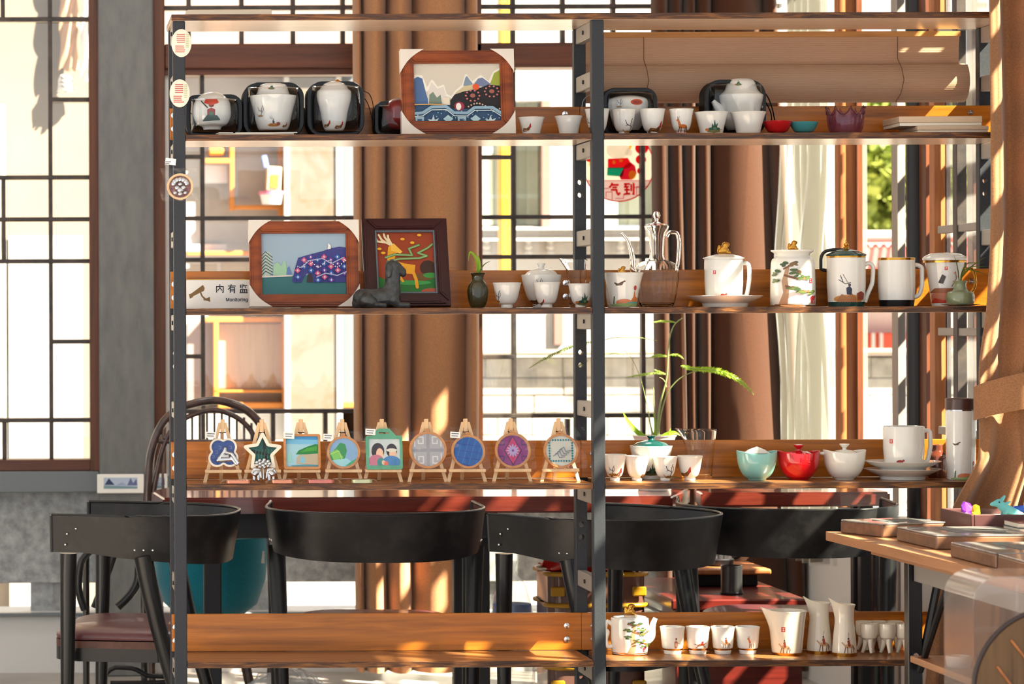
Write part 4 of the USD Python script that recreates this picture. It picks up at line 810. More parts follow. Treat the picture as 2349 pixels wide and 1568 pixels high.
p3 = [(cr([(880, 240), (1420, 240), (1420, 760), (880, 760)], *O), srgb(150, 58, 22)), (cr([(900, 760), (930, 590), (1000, 620), (1060, 600), (1200, 640), (1360, 600), (1400, 760)], *O), srgb(38, 110, 44)), (ce(1285, 540, 55, 52, *O), srgb(60, 34, 22)), (ce(1250, 600, 70, 24, *O), srgb(110, 76, 34)), (ce(1300, 590, 50, 18, *O), srgb(58, 140, 60)), (ce(1180, 640, 120, 16, *O), srgb(60, 150, 70)), (ce(1300, 700, 70, 22, *O), srgb(176, 84, 56))]
YD = srgb(228, 160, 30)
p3 += [(cr([(1010, 480), (1020, 400), (1045, 375), (1110, 425), (1070, 440), (1060, 490), (1130, 510), (1200, 520), (1190, 580), (1110, 580), (1020, 560)], *O), YD), (cr([(1040, 378), (1060, 372), (1118, 430), (1100, 442), (1040, 420)], *O), srgb(240, 186, 70)), (cl([(1180, 560), (1200, 620), (1205, 670)], 22, *O), YD), (cl([(1120, 570), (1090, 600), (1110, 630)], 18, *O), YD), (cl([(1040, 560), (1030, 640)], 20, *O), YD)]
for q in ([(1030, 380), (980, 350), (960, 315)], [(1035, 378), (1000, 330), (995, 310)], [(1010, 368), (950, 360), (935, 330)], [(1045, 380), (1025, 340), (1022, 320)]): p3.append((cl(q, 14, *O), srgb(232, 214, 170)))
for q in ([(1000, 470), (1060, 450), (1180, 455), (1160, 410), (1230, 385)], [(1010, 500), (1090, 480), (1230, 475), (1280, 460), (1220, 440), (1290, 405), (1320, 380)]): p3 += [(cl(q, 16, *O), srgb(92, 130, 74)), (cl(q, 6, *O), srgb(150, 180, 120))]
for q in ((1120, 345), (1185, 370), (1235, 318), (985, 440), (960, 412)): p3.append((ce(*q, 15, 9, *O), srgb(232, 170, 40)))
frame('dark maroon frame with a golden deer painting leaning behind the stone dog', 838, 1035, 501, 703, 0.145, 2, 0.034, 'frame_maroon', p3, -20, 0, 'blue_grey')

# ---------------------------------------------------------------- stone dog
y = 0.07; s_ = S(y)
def dp(cx_, cy_, r, dy=0): return ((cx_ - 955) * .3406 / s_, dy, (806 - cy_) * .3406 / s_, 1.22 * r * .3406 / s_)
g = [(dp(830, 745, 58), dp(920, 742, 54)), (dp(920, 742, 54), dp(1020, 725, 56)), (dp(1020, 725, 56), dp(1030, 650, 42)), (dp(1030, 650, 42), dp(1035, 560, 40)), (dp(1030, 528, 42), dp(1052, 540, 38)), (dp(1060, 545, 34), dp(1094, 562, 24)), (dp(1094, 560, 22), dp(1100, 574, 20)),
     (dp(1030, 750, 34, -.016), dp(1060, 788, 17, -.018)), (dp(1060, 788, 17, -.018), dp(1128, 790, 15, -.018)), (dp(1030, 750, 34, .016), dp(1060, 788, 17, .018)), (dp(1060, 788, 17, .018), dp(1120, 790, 15, .018)),
     (dp(850, 755, 44, -.02), dp(880, 770, 34, -.024)), (dp(880, 785, 20, -.028), dp(965, 790, 15, -.028)), (dp(850, 755, 44, .02), dp(880, 770, 34, .024)), (dp(800, 770, 36), dp(775, 792, 14)), (dp(1010, 530, 18, -.014), dp(1000, 590, 13, -.018)), (dp(1010, 530, 18, .014), dp(1000, 590, 13, .018))]
t = thing('stone_dog', 'black carved stone dog lying with raised head in front of the deer painting', 'statue', (XA(550 + 955 * .3406, y), y, ZSH[2] + 0.0005))
dog = blend(g, 0.0035, 6); dog.vertices[:, 2] = np.maximum(dog.vertices[:, 2], 0); part(t, 'body', dog, 'black_stone', 70)
e0 = dp(1075, 540, 6, -.011); part(t, 'eye', ball(e0[:3], .0025, 1), 'black_plastic'); e0 = dp(1075, 540, 6, .011); part(t, 'eye', ball(e0[:3], .0025, 1), 'black_plastic')

# ---------------------------------------------------------------- travel cases with tea ware inside
def case(label, px0, px1, py0, py1, y, k, rad=26, depth=0.14, strap=None, bulge=.05):
    s_ = S(y); mid = (px0 + px1) / 2; w, h = (px1 - px0) / s_, (py1 - py0) / s_; r = rad / s_
    t = thing('travel_case', label, 'tea set case', (XA(mid, y), y, ZSH[k] + 0.0022))
    o = rrect(-w / 2, 0, w / 2, h, r); 
    part(t, 'back_shell', cat_([ext(o, depth / 2 - .004, depth / 2), ext(o.difference(o.buffer(-.004)), 0.0, depth / 2 - .004)]), 'black_fabric')
    bd = np.array(o.buffer(-.003).exterior.coords); part(t, 'zip_rim', tube(np.c_[bd[:, 0], np.full(len(bd), -.002), bd[:, 1]], 0.0042, 8, False), 'black_plastic')
    part(t, 'front_lip', ext(o.buffer(-.001).difference(o.buffer(-.009)), -.012, -.005), 'black_plastic')
    n = 26; P = []
    for j in range(n):
        row = []
        for i in range(n):
            u, v = 2 * i / (n - 1) - 1, 2 * j / (n - 1) - 1
            row.append((u * (w / 2 - .008) * math.sqrt(1 - .12 * v * v), -.012 - bulge * ((1 - u ** 4) * (1 - v ** 4)) ** .5 + .0015 * math.sin(5 * u + 3 * v), h / 2 + v * (h / 2 - .008) * math.sqrt(1 - .12 * u * u)))
        P.append(row)
    part(t, 'clear_cover', sheet(np.array(P), .0006), 'film_case', 60)
    if strap: part(t, 'strap', sheet(np.array([[(q[0] / s_, .012 + d, h - q[1] / s_) for d in (-.004, .004)] for q in spline(strap, 30)]), .0012), 'black_fabric', 60)
    return t
def inside(name, label, cat, prof_px, pxc, pyb, y, m, prints=None, knob=None, group=None, wrap_=None):
    """A turned vessel given by (half width, height) pixels, standing inside a case."""
    s_ = S(y); z = ZA(pxc, pyb, y); t = thing(name, label, cat, (XA(pxc, y), y, z), group=group)
    o = [(a / s_, b / s_) for a, b in spline(prof_px, 40)]
    part(t, 'body', lathe([(0, o[0][1])] + o + [(0, o[-1][1])], 36), m)
    if prints:
        srt = sorted(o, key=lambda q: q[1])
        for mo, size, u, zz in prints: part(t, 'painted_motif', wrap(sc(mo, size / s_, u / s_, zz / s_), rf(srt)), 'print')
    if knob: part(t, 'knob', ball((knob[0] / s_, 0, knob[1] / s_), knob[2] / s_, 2), knob[3])
    return t
yc_ = 0.14
case('leftmost black tea set case holding a bowl with a red robed figure', 428, 557, 207, 304, yc_, 1, 26)
inside('porcelain_bowl', 'white bowl painted with a red robed figure inside the leftmost case', 'bowl', [(20, 0), (22, 6), (34, 12), (44, 38), (42, 60), (30, 78), (6, 87)], 488, 298, yc_, 'porcelain', [([(smooth_pg([(-.2, 0), (-.22, .5), (0, .6), (.2, .5), (.18, 0)], .03), srgb(150, 36, 26)), (ell(0, .75, .14, .14), srgb(120, 60, 40)), (smooth_pg([(-.4, .85), (0, .72), (.4, .85), (.3, 1.05), (-.3, 1.05)], .04), srgb(200, 56, 30)), (smooth_pg([(-.5, -.1), (-.2, .25), (.3, .2), (.5, -.05)], .03), srgb(30, 66, 58)), (line([(-.2, .6), (-.55, .95)], .06), DK), (ell(0, .3, .12, .1), srgb(60, 110, 80))], 44, -4, 22)])
case('black tea set case with a white lidded pot, second from the left on its shelf', 559, 698, 180, 304, yc_, 1, 34)
inside('porcelain_pot', 'white pot with an upturned cup as lid inside the second case', 'pot', [(30, 0), (34, 3), (44, 40), (53, 74), (54, 80), (40, 82), (36, 90), (32, 104), (22, 108), (4, 109)], 628, 300, yc_, 'porcelain', [(m_hut(), 18, -2, 8), (m_branch(), 26, -34, 30), (m_crown(), 14, -6, 92), (m_fox(), 14, 26, 6)])
case('third black tea set case from the left with a bell shaped wrapped jar', 706, 836, 180, 306, yc_, 1, 34, strap=[(62, 20), (78, 26), (88, 52), (90, 80), (86, 104), (84, 84), (72, 44), (62, 34)])
inside('porcelain_jar', 'white gold topped jar wrapped in clear plastic inside the third case', 'jar', [(18, 0), (22, 3), (32, 46), (40, 84), (39, 92), (34, 96), (26, 108), (10, 114), (3, 115)], 768, 301, yc_, 'porcelain', [(m_fox(), 20, 8, 4), (m_fox(), 18, -22, 8)], (8, 112, 7, 'gold'))
case('small brown lined tea set case with a red bowl behind the river picture frame', 860, 968, 222, 304, 0.172, 1, 22, 0.10, bulge=.025)
inside('red_bowl', 'dark red bowl inside the small case behind the picture frame', 'bowl', [(18, 0), (30, 8), (40, 30), (40, 48), (30, 66), (6, 74)], 922, 299, 0.17, 'glaze_maroon')
t = thing('cardboard_sheet', 'cream cardboard sheets lying flat before the second and third cases', 'cardboard', (XA(594, .045), .045, ZSH[1]))
part(t, 'sheet', mv(box(-.105, .09, -.03, .03, .0006, .0042, .0004), rz=1), 'card_cream'); part(t, 'sheet', mv(box(-.06, .10, -.028, .02, .0046, .0066, .0003), rz=-3), 'card_white'); part(t, 'folded_flap', mv(box(-.107, -.07, -.028, .03, .0046, .0064, .0003), rz=5), 'card_white')
cup(1, 1190, 1251, 270, 0.1, 'bucket', 'white cup with a red brown leaf beside the river picture frame', [(m_fox(), .5, -.55, .2)])
cup(1, 1274, 1338, 267, 0.1, 'bucket', 'plain white flared cup left of the middle shelf post on the second shelf')

# ---------------------------------------------------------------- second shelf, right bay
y = 0.09
cup(1, 1343, 1400, 251, y, 'tulip', 'white cup half hidden behind the middle post on the second shelf', [(m_branch(), .5, -.8, .2)])
cup(1, 1404, 1461, 252, y, 'tulip', 'white cup with bare branches on the second shelf right of the post', [(m_branch(), .62, .35, .04)])
cup(1, 1468, 1528, 251, y, 'tulip', 'white cup with a crouching brown fox, third cup right of the post', [(m_fox(), .55, .05, .04)])
cup(1, 1536, 1593, 251, y, 'tulip', 'white cup with a standing deer on pink ground', [(m_deer(), .6, -.1, .06)])
cup(1, 1594, 1673, 258, y, 'bucket', 'wide white cup with a dark green crown shaped mountain', [(m_crown(), .62, .0, .05)])
cup(1, 1677, 1759, 258, y, 'bucket', 'plain wide white cup in front of the strapped case', m='porcelain')
case('blue black tea set case with a bowl behind the cups right of the middle post', 1384, 1508, 194, 304, 0.168, 1, 26, 0.12, bulge=.03)
inside('lidded_bowl', 'white lidded bowl with a red seal inside the case right of the post', 'bowl', [(24, 0), (28, 4), (40, 30), (46, 62), (44, 70), (34, 76), (10, 80)], 1442, 299, 0.172, 'porcelain', [([(ell(0, 0, .5, .22), srgb(190, 70, 30)), (ell(0, 0, .35, .12), srgb(150, 50, 26))], 30, 12, 62), (m_branch(), 20, -28, 50)])
case('black tea set case with a spouted pot and hanging wrist strap, rightmost of the cases', 1617, 1757, 176, 304, 0.168, 1, 36, 0.12, bulge=.03, strap=[(66, 22), (80, 40), (92, 76), (96, 104), (88, 108), (86, 80), (70, 44), (66, 36)])
tp = inside('spouted_pot', 'white spouted pot with a painted lid inside the rightmost case', 'pot', [(30, 0), (34, 4), (44, 50), (50, 80), (46, 84), (38, 92), (30, 112), (20, 118), (4, 119)], 1702, 299, 0.172, 'porcelain', [(m_crown(), 14, -14, 100)])
part(tp, 'spout', tube([(-.045, 0, .04), (-.06, 0, .06), (-.075, 0, .078)], [.016, .012, .006], 12), 'porcelain')
t = thing('white_lanyard', 'pale looped strap hanging by the middle post on the second shelf', 'strap', (XA(1345, .2), .2, ZSH[1]))
part(t, 'loop', sheet(np.array([[((q[0] - 1345) / S(.2), d, (305 - q[1]) / S(.2)) for d in (-.003, .003)] for q in spline([(1372, 206), (1352, 208), (1338, 226), (1337, 242), (1350, 248), (1366, 232), (1374, 214)], 40)]), .001), 'grey_strap')
for px0, px1, pt, m, lab in ((1752, 1818, 279, 'glaze_red', 'small shallow red bowl on the second shelf beside the teal one'), (1813, 1878, 281, 'glaze_teal_dark', 'small shallow teal bowl on the second shelf beside the red one')):
    cup(1, px0, px1, pt, 0.1, 'bowl', lab, m=m, name='saucer_bowl', cat='bowl')
# lotus shaped amethyst glass
yv = 0.12; s_ = S(yv); t = thing('glass_candle_cup', 'purple petal edged glass cup standing alone on the second shelf', 'glass cup', (XA(1941, yv), yv, ZSH[1] + .0005))
out = spline([(.030, 0), (.036, .003), (.044, .02), (.047, .045), (.045, .062), (.050, .074)], 24)
v = lathe(shell(out, .004, .008), 72); a = np.arctan2(v.vertices[:, 1], v.vertices[:, 0]); zf = v.vertices[:, 2] / .074
v.vertices[:, 2] -= .022 * (np.abs(np.sin(4 * a)) ** .8) * np.clip((zf - .6) / .4, 0, 1); v.vertices[:, :2] *= (1 + .05 * np.cos(8 * a) * zf + .02 * np.cos(24 * a))[:, None]
part(t, 'body', v, 'amethyst', 40)
for (a0, a1, b0, b1, lab, dz, rz) in ((2050, 2238, 264, 286, 'upper tan flat box at the right end of the second shelf', 1, -1), (2086, 2248, 290, 304, 'lower thin tan box at the right end of the second shelf', 0, 0)):
    yq = 0.1; s_ = S(yq); w = (a1 - a0) / 2 / s_; hgt = (b1 - b0) / s_; z = ZSH[1] + .0008 + (.0175 if dz else 0)
    t = thing('flat_box', lab, 'box', (XA((a0 + a1) / 2, yq), yq + (.012 if dz else 0), z), rz); 
    hh = hgt if dz else .0165
    part(t, 'lid', box(-w, w, -.075, .085, hh * .35, hh, .0012), 'card_tan'); part(t, 'tray', box(-w + .0015, w - .0015, -.0735, .0835, 0, hh * .34, .0008), 'card_cream')

# ---------------------------------------------------------------- third shelf, left bay
t = thing('camera_sign', 'white surveillance notice with a brown camera symbol left of the elephant picture', 'sign', (0, 0.222, ZSH[2] + 0.001), tilt=-3)
ys = 0.222; s_ = S(ys); sx0, sx1 = XA(428, ys), XA(690, ys); hh = (706 - 640) / s_
part(t, 'plate', box(sx0, sx1, 0, .004, 0, hh, .0008), 'card_white')
part(t, 'gold_edge', box(sx0, sx1, -.0004, .0044, hh, hh + .0022, .0004), 'gold')
kk = .3406 / s_; f = lambda p: affinity.affine_transform(p, [kk, 0, 0, -kk, XA(0, ys), (905) * kk])
CB, TX = srgb(128, 98, 58), srgb(44, 46, 58)
its = [(f(pg((1300, 795), (1368, 745), (1380, 768), (1374, 786), (1300, 822), (1285, 806))), CB), (f(pg((1272, 808), (1296, 802), (1302, 826), (1280, 838))), CB), (f(line([(1352, 798), (1362, 822), (1392, 848)], 10)), CB), (f(pg((1385, 838), (1414, 826), (1416, 860), (1388, 850), (1372, 850), (1370, 838))), CB)]
def glyph(strokes, x, y0, w, h, th): return [(f(line([(x + a * w, y0 + b * h) for a, b in st], th, 2)), TX) for st in strokes]
NEI = [[(.08, .95), (.08, .25), (.92, .25), (.92, .92), (.78, .92)], [(.5, 0), (.5, .4), (.22, .75)], [(.5, .4), (.78, .72)]]
YOU = [[(.02, .2), (.98, .2)], [(.45, 0), (.3, .35), (.02, .62)], [(.3, .98), (.3, .38), (.85, .38), (.85, .98), (.72, .98)], [(.3, .57), (.85, .57)], [(.3, .76), (.85, .76)]]
JIAN = [[(.12, .05), (.12, .42)], [(.32, 0), (.32, .48)], [(.55, 0), (.45, .25)], [(.52, .15), (.95, .15)], [(.65, .25), (.78, .42)], [(.12, .95), (.12, .6), (.88, .6), (.88, .95)], [(.37, .6), (.37, .95)], [(.62, .6), (.62, .95)], [(.0, .97), (1, .97)]]
KONG = [[(.0, .28), (.36, .24)], [(.18, 0), (.18, .92), (.08, .9)], [(0, .64), (.36, .52)], [(.68, 0), (.68, .12)], [(.45, .32), (.45, .15), (.95, .15), (.95, .32)], [(.6, .26), (.48, .46)], [(.78, .26), (.9, .46)], [(.5, .56), (.9, .56)], [(.7, .56), (.7, .96)], [(.42, .96), (.98, .96)]]
for i, g in enumerate((NEI, YOU, JIAN, KONG)): its += glyph(g, 1455 + 80 * i, 742, 54, 58, 6)
part(t, 'printed_symbol', flat(its, -.0003, .00004), 'print_matte')
tmx = meshkit.text_mesh('Monitoring', 22 * kk, .0003, True); v = tmx.vertices; xo = XA(0, ys) + 1520 * kk
part(t, 'printed_word', trimesh.Trimesh(np.stack([xo + v[:, 0] * .98, -.0003 - v[:, 2], (905 - 856) * kk + v[:, 1]], 1), tmx.faces, process=False), plain('ink', srgb(44, 46, 58), .6), False)
# sprout in a small bottle
cb = 2; y = 0.12; s_ = S(y)
t = thing('bottle_vase', 'small dark green glazed bottle vase with a green sprout', 'vase', (XA(1096, y), y, ZSH[2] + .0005))
def vase(t, prof, s_, m, th=.003): o = [(a / s_, b / s_) for a, b in spline(prof, 30)]; part(t, 'body', lathe(shell(o, th, .004), 36), m)
vase(t, [(15, 0), (17, 3), (22, 18), (24, 38), (20, 54), (13, 66), (14, 74), (18, 79)], s_, 'glaze_bottle')
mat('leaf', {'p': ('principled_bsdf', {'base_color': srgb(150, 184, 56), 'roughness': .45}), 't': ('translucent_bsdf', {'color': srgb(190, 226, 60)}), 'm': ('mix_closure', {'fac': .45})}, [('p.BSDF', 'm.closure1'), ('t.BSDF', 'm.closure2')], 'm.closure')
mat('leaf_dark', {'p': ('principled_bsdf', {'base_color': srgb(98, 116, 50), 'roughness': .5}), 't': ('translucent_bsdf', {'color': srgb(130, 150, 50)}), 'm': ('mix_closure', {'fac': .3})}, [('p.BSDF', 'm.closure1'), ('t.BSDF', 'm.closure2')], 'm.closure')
def blade(pts, w, tw=0.35, n=24, cup_=.25, th=.0006):
    """A strap leaf along a path, w its half width profile."""
    p = spline(pts, n); t = np.gradient(p, axis=0); t /= np.linalg.norm(t, axis=1, keepdims=True); sd = np.cross(t, [math.sin(tw), -math.cos(tw), .2]); sd /= np.linalg.norm(sd, axis=1, keepdims=True) + 1e-9; nn = np.cross(sd, t)
    ww = w * np.sin(np.pi * np.linspace(.06, .985, n) ** .8) ** .8
    return sheet(np.array([[p[i] + sd[i] * ww[i] * u + nn[i] * cup_ * ww[i] * u * u for u in (-1, -.5, 0, .5, 1)] for i in range(n)]), th)
sp_ = thing('sprout', 'pale green sprout standing in the small dark bottle vase', 'plant', (XA(1096, y), y, ZSH[2]))
q = lambda x, yy, d=0: ((x - 1096) / s_, d, (705 - yy) / s_)
part(sp_, 'leaf', blade([q(1095, 650), q(1097, 620), q(1092, 592), q(1080, 577), q(1075, 598)], .0045), 'leaf', 60); part(sp_, 'leaf', blade([q(1097, 650), q(1099, 622), q(1100, 600), q(1093, 580)], .004, .2), 'leaf', 60)
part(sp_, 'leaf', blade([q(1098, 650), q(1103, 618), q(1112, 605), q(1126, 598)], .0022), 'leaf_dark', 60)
# cups and covered bowl
cup(2, 1130, 1196, 649, .11, 'tulip', 'white cup with a grey branch beside the sprout vase', [(m_branch(), .5, -.85, .2)])
def covered_bowl(k, px0, px1, prim, ptop, y, label, m='porcelain', lid='porcelain', knob=None, prints=None, kind='bowl'):
    def ex(t, R, h, o):
        rl, lz = R * .86, (prim - ptop) / S(y)
        L = part(t, 'lid', lathe([(rl - .004, h - .004), (rl, h - .001), (rl * .8, h + lz * .3), (rl * .35, h + lz * .52), (.009, h + lz * .58), (.007, h + lz * .72), (.0115, h + lz * .98), (.0105, h + lz), (.0, h + lz * .95)], 36), lid)
    return cup(k, px0, px1, prim, y, kind, label, prints, m, name='covered_bowl', cat='covered bowl', extra=ex)
covered_bowl(2, 1196, 1288, 631, 604, .176, 'white covered tea bowl with a knobbed lid behind a cup on the third shelf', prints=[(m_branch(), .3, -.25, .6), (m_fox(), .45, -.5, .05)])
cup(2, 1222, 1286, 648, .1, 'tulip', 'white cup in front of the covered bowl on the third shelf', [(m_fox(), .3, -.6, .06)])
cup(2, 1303, 1360, 651, .09, 'tulip', 'white cup with a green mountain against the middle post on the third shelf', [(m_crown(), .6, .2, .06)])
def glass_pitcher(k, px0, px1, ptop, y, label, spout=-1):
    s_ = S(y); mid = (px0 + px1) / 2; R, z = (px1 - px0) / 2 / s_, ZSH[k]; h = ZA(mid, ptop, y) - z; t = thing('glass_pitcher', label, 'pitcher', (XA(mid, y), y, z + .0005))
    out = spline([(R * .66, 0), (R * .7, .004), (R * .82, h * .4), (R * .95, h * .85), (R, h)], 24); v = lathe(shell(out, .0022, .008), 56)
    a = np.arctan2(v.vertices[:, 1], v.vertices[:, 0] * spout); w = np.exp(-(a / .32) ** 2) * np.clip((v.vertices[:, 2] / h - .7) / .3, 0, 1) ** 1.5
    v.vertices[:, 0] += spout * .022 * w; v.vertices[:, 2] += .004 * w
    part(t, 'body', v, 'glass', 60)
    return t
glass_pitcher(2, 1300, 1348, 596, .2, 'clear glass pitcher behind the cup by the middle post on the third shelf')

# ---------------------------------------------------------------- third shelf, right bay
t = cup(2, 1384, 1476, 626, .065, 'bucket', 'large white cup with a bird and a fox right of the middle post', [(m_birdfox(), .8, .05, .06), (m_bird(), .8, .05, .06)])
t = thing('tea_lid_pot', 'white lidded pot with a gold knob hidden behind the large fox cup', 'pot', (XA(1420, .195), .195, ZSH[2] + .0005)); vase(t, [(24, 0), (26, 3), (30, 40), (30, 66)], S(.2), 'porcelain'); part(t, 'lid', lathe([(.034, .076), (.034, .08), (.02, .086), (0, .088)], 32), 'porcelain'); gold_knob(t, .088, .8, (.008, 0))
# glass ewer
y = 0.16; s_ = S(y); t = thing('glass_ewer', 'tall clear glass ewer with thin spout and loop handle', 'ewer', (XA(1507, y), y, ZSH[2] + .0005))
P_ = [(34, 0), (38, 4), (47, 50), (50, 80), (46, 96), (34, 104), (19, 108), (16, 122), (17, 150), (20, 170), (27, 182), (28, 186)]
o = [(a / s_, b / s_) for a, b in spline(P_, 60)]; part(t, 'body', lathe(shell(o, .0022, .006), 72, wob=lambda a, z: .05 * np.cos(12 * a)[None, :] * np.clip(1 - np.abs(z[:, None] * s_ - 55) / 50, 0, 1)), 'glass', 60)
part(t, 'lid', lathe([(a / s_, b / s_) for a, b in ((0, 186), (27, 187), (24, 190), (10, 193), (4, 196), (5, 202), (9, 210), (6, 218), (0, 220))], 28), 'glass')
part(t, 'spout', tube(spline([(-.045, 0, .09), (-.062, 0, .098), (-.064, 0, .13), (-.074, 0, .17), (-.092, 0, .195)], 30), np.linspace(.010, .0034, 30), 12), 'glass', 60)
part(t, 'handle', tube(spline([(.026, 0, .185), (.036, 0, .197), (.052, 0, .195), (.059, 0, .17), (.057, 0, .13), (.052, 0, .095)], 30), .0052, 12), 'glass', 60)

def mug(k, px0, px1, prim, y, kind, label, prints=None, m='porcelain', hnd=None, z=None, name='mug', base=None, rim=None, ribs=False, group=None):
    s_ = S(y); mid = (px0 + px1) / 2; z = ZSH[k] if z is None else z; R = (px1 - px0) / 2 / s_; h = ZA(mid, prim, y) - z
    t = thing(name, label, 'mug', (XA(mid, y), y, z + .0005), group=group); o = outer(kind, R, h)
    part(t, 'body', lathe(shell(o, .003), 96 if ribs else 48, wob=(lambda a, zz: .012 * np.cos(48 * a)[None, :] * ((zz > .02) & (zz < .9 * h))[:, None]) if ribs else None), m, 50 if not ribs else 25)
    if prints:
        for mo, size, u, zz, *fl in prints: part(t, 'painted_motif', wrap(sc(mo, size * h, u * R, zz * h), rf(o)), 'print')
    if base: f_ = rf(o); part(t, 'base_band', lathe([(0, -.0003), (f_(0) + .0012, -.0003), (f_(base[0] * h) + .0008, base[0] * h)], 48), base[1])
    if rim: f_ = rf(o); part(t, 'rim_band', lathe([(f_(h * (1 - rim[0])) + .0006, h * (1 - rim[0])), (f_(h) + .0007, h + .0004)], 48), rim[1])
    if hnd: part(t, 'handle', tube(spline([(a * R, 0, b * h) for a, b in hnd], 30), .0058, 10, sy=1.3), m if m != 'x' else m, 60)
    return t, R, h
EAR = [(.9, .86), (1.12, .9), (1.3, .86), (1.36, .6), (1.3, .35), (1.12, .1), (.85, .1)]
def plate(label, px0, px1, pt, pb, y, z, group=None):
    s_ = S(y); R = (px1 - px0) / 2 / s_; h = (pb - pt) / s_; t = thing('saucer', label, 'saucer', (XA((px0 + px1) / 2, y), y, z), group=group)
    o = [(R * .58, 0), (R * .6, h * .28), (R * .62, h * .36), (R * .86, h * .72), (R, h)]; inn = [(R - .001, h + .0006), (R * .85, h * .86), (R * .58, h * .5), (0, h * .48)]
    part(t, 'dish', lathe([(0, h * .1), (R * .52, h * .1), (R * .54, 0)] + o + inn, 56), 'porcelain', 40); return z + h * .5
zp = plate('white saucer under the gold knobbed mug on the third shelf', 1577, 1750, 680, 705, .13, ZSH[2] + .0005)
t, R, h = mug(2, 1617, 1704, 594, .13, 'vat', 'white lidded mug with a gold animal knob standing on a saucer', [(seal(), .07, -.72, .68), (m_cow(srgb(222, 206, 196)), .2, -.62, .02), (m_cow(srgb(150, 60, 56)), .2, -.28, .02)], hnd=EAR, z=zp + .0005)
part(t, 'lid', lathe([(R + .003, h), (R + .004, h + .003), (R * .8, h + .008), (R * .45, h + .0125), (0, h + .0135)], 40), 'porcelain'); gold_knob(t, h + .0135, 1.25)
t, R, h = mug(2, 1768, 1870, 586, .11, 'jar', 'white jar with a pine tree and red cow, flanged lid and gold knob', [(m_pine(2), .84, -.45, .02), (seal(), .075, .62, .5), (m_cow(srgb(196, 44, 48)), .2, .8, .06)], name='tea_jar', base=(.03, 'silver'))
part(t, 'lid', lathe([(R * .73, h - .002), (R * .78, h + .004), (R * .95, h + .010), (R * .97, h + .014), (R * .7, h + .0135), (0, h + .0135)], 44), 'porcelain'); gold_knob(t, h + .0135, 1.0)
t, R, h = mug(2, 1898, 1985, 588, .11, 'vat', 'white mug with a dark green lid and painted cliff scene', [(m_hut(), .42, -.1, .07)], hnd=[(.95, .82), (1.2, .86), (1.42, .78), (1.38, .5), (1.1, .22), (.98, .08)], base=(.09, 'glaze_dark_green'), rim=(.03, 'gold'))
L = part(t, 'lid', lathe([(R + .002, h + .001), (R + .003, h + .004), (R * .7, h + .013), (R * .3, h + .017), (0, h + .0175)], 40), 'glaze_dark_green'); part(L, 'knob', lathe([(.002, h + .017), (.007, h + .019), (.008, h + .023), (.004, h + .027), (.0065, h + .03), (.0055, h + .034), (.002, h + .037), (.0022, h + .041), (0, h + .044)], 20), 'gold')
t, R, h = mug(2, 2016, 2098, 592, .11, 'vat', 'plain white ribbed mug with a gold rim and dark base', hnd=[(.95, .86), (1.25, .84), (1.42, .78), (1.42, .5), (1.25, .24), (.95, .18)], base=(.13, 'black_plastic'), rim=(.045, 'gold'), ribs=True)
t, R, h = mug(2, 2121, 2214, 592, .14, 'bucket', 'white pot painted with a red hall and plum branch, gold handle', [(m_roof(), .5, -.25, .06), (seal(), .06, -.2, .78)], name='tea_pot_mug', rim=None)
b_ = stage.GetPrimAtPath(t.path)
part(t, 'lid', lathe([(R + .002, h - .006), (R + .003, h - .001), (R + .001, h + .003), (R * .75, h + .011), (R * .4, h + .014), (0, h + .0145)], 40), 'porcelain'); part(t, 'gold_band', lathe([(R + .0008, h - .012), (R + .0018, h - .007)], 40), 'gold')
part(t, 'handle', tube(spline([(R * .9, 0, h * .75), (R * 1.3, 0, h * .78), (R * 1.52, 0, h * .5), (R * 1.3, 0, h * .28), (R * .9, 0, h * .24)], 28), .004, 10), 'gold')
# celadon vase with grass on a leaf dish, in front
yv = .05; s_ = S(yv); cx_ = XA(2203, yv)
t = thing('leaf_dish', 'thin wavy leaf shaped dish under the celadon vase', 'dish', (cx_, yv, ZSH[2] + .0005)); d_ = lathe([(0, .0005), (.03, .0005), (.05, .004), (.0505, .0048), (.03, .0018), (0, .0015)], 40, sx=1.0, sy=.6, wob=lambda a, z: .05 * np.cos(5 * a)[None, :] * (z > .002)[:, None]); part(t, 'dish', d_, 'card_tan', 60)
t = thing('celadon_vase', 'small squat celadon vase with thin grass leaves at the right end', 'vase', (cx_, yv, ZSH[2] + .0025)); vase(t, [(25, 0), (29, 3), (32, 16), (29, 29), (17, 34), (13, 46), (17, 55)], s_, 'glaze_celadon')
gp = thing('grass_sprig', 'thin grass leaves standing in the celadon vase', 'plant', (cx_, yv, ZSH[2] + .0025)); q = lambda x, yy, d=0: ((x - 2203) / s_, d, (700 - yy) / s_)
for pts in ([q(2203, 660), q(2206, 636), q(2225, 615), q(2262, 590)], [q(2203, 660), q(2205, 630), q(2232, 612), q(2266, 612)], [q(2202, 660), q(2200, 640), q(2196, 610), q(2188, 585)], [q(2203, 660), q(2207, 628), q(2215, 618), q(2240, 622), q(2266, 632)], [q(2203, 660), q(2205, 632), q(2224, 603), q(2258, 604)]):
    part(gp, 'leaf', blade(pts, .0018, .4, 24, .1, .0004), 'leaf_dark', 60)

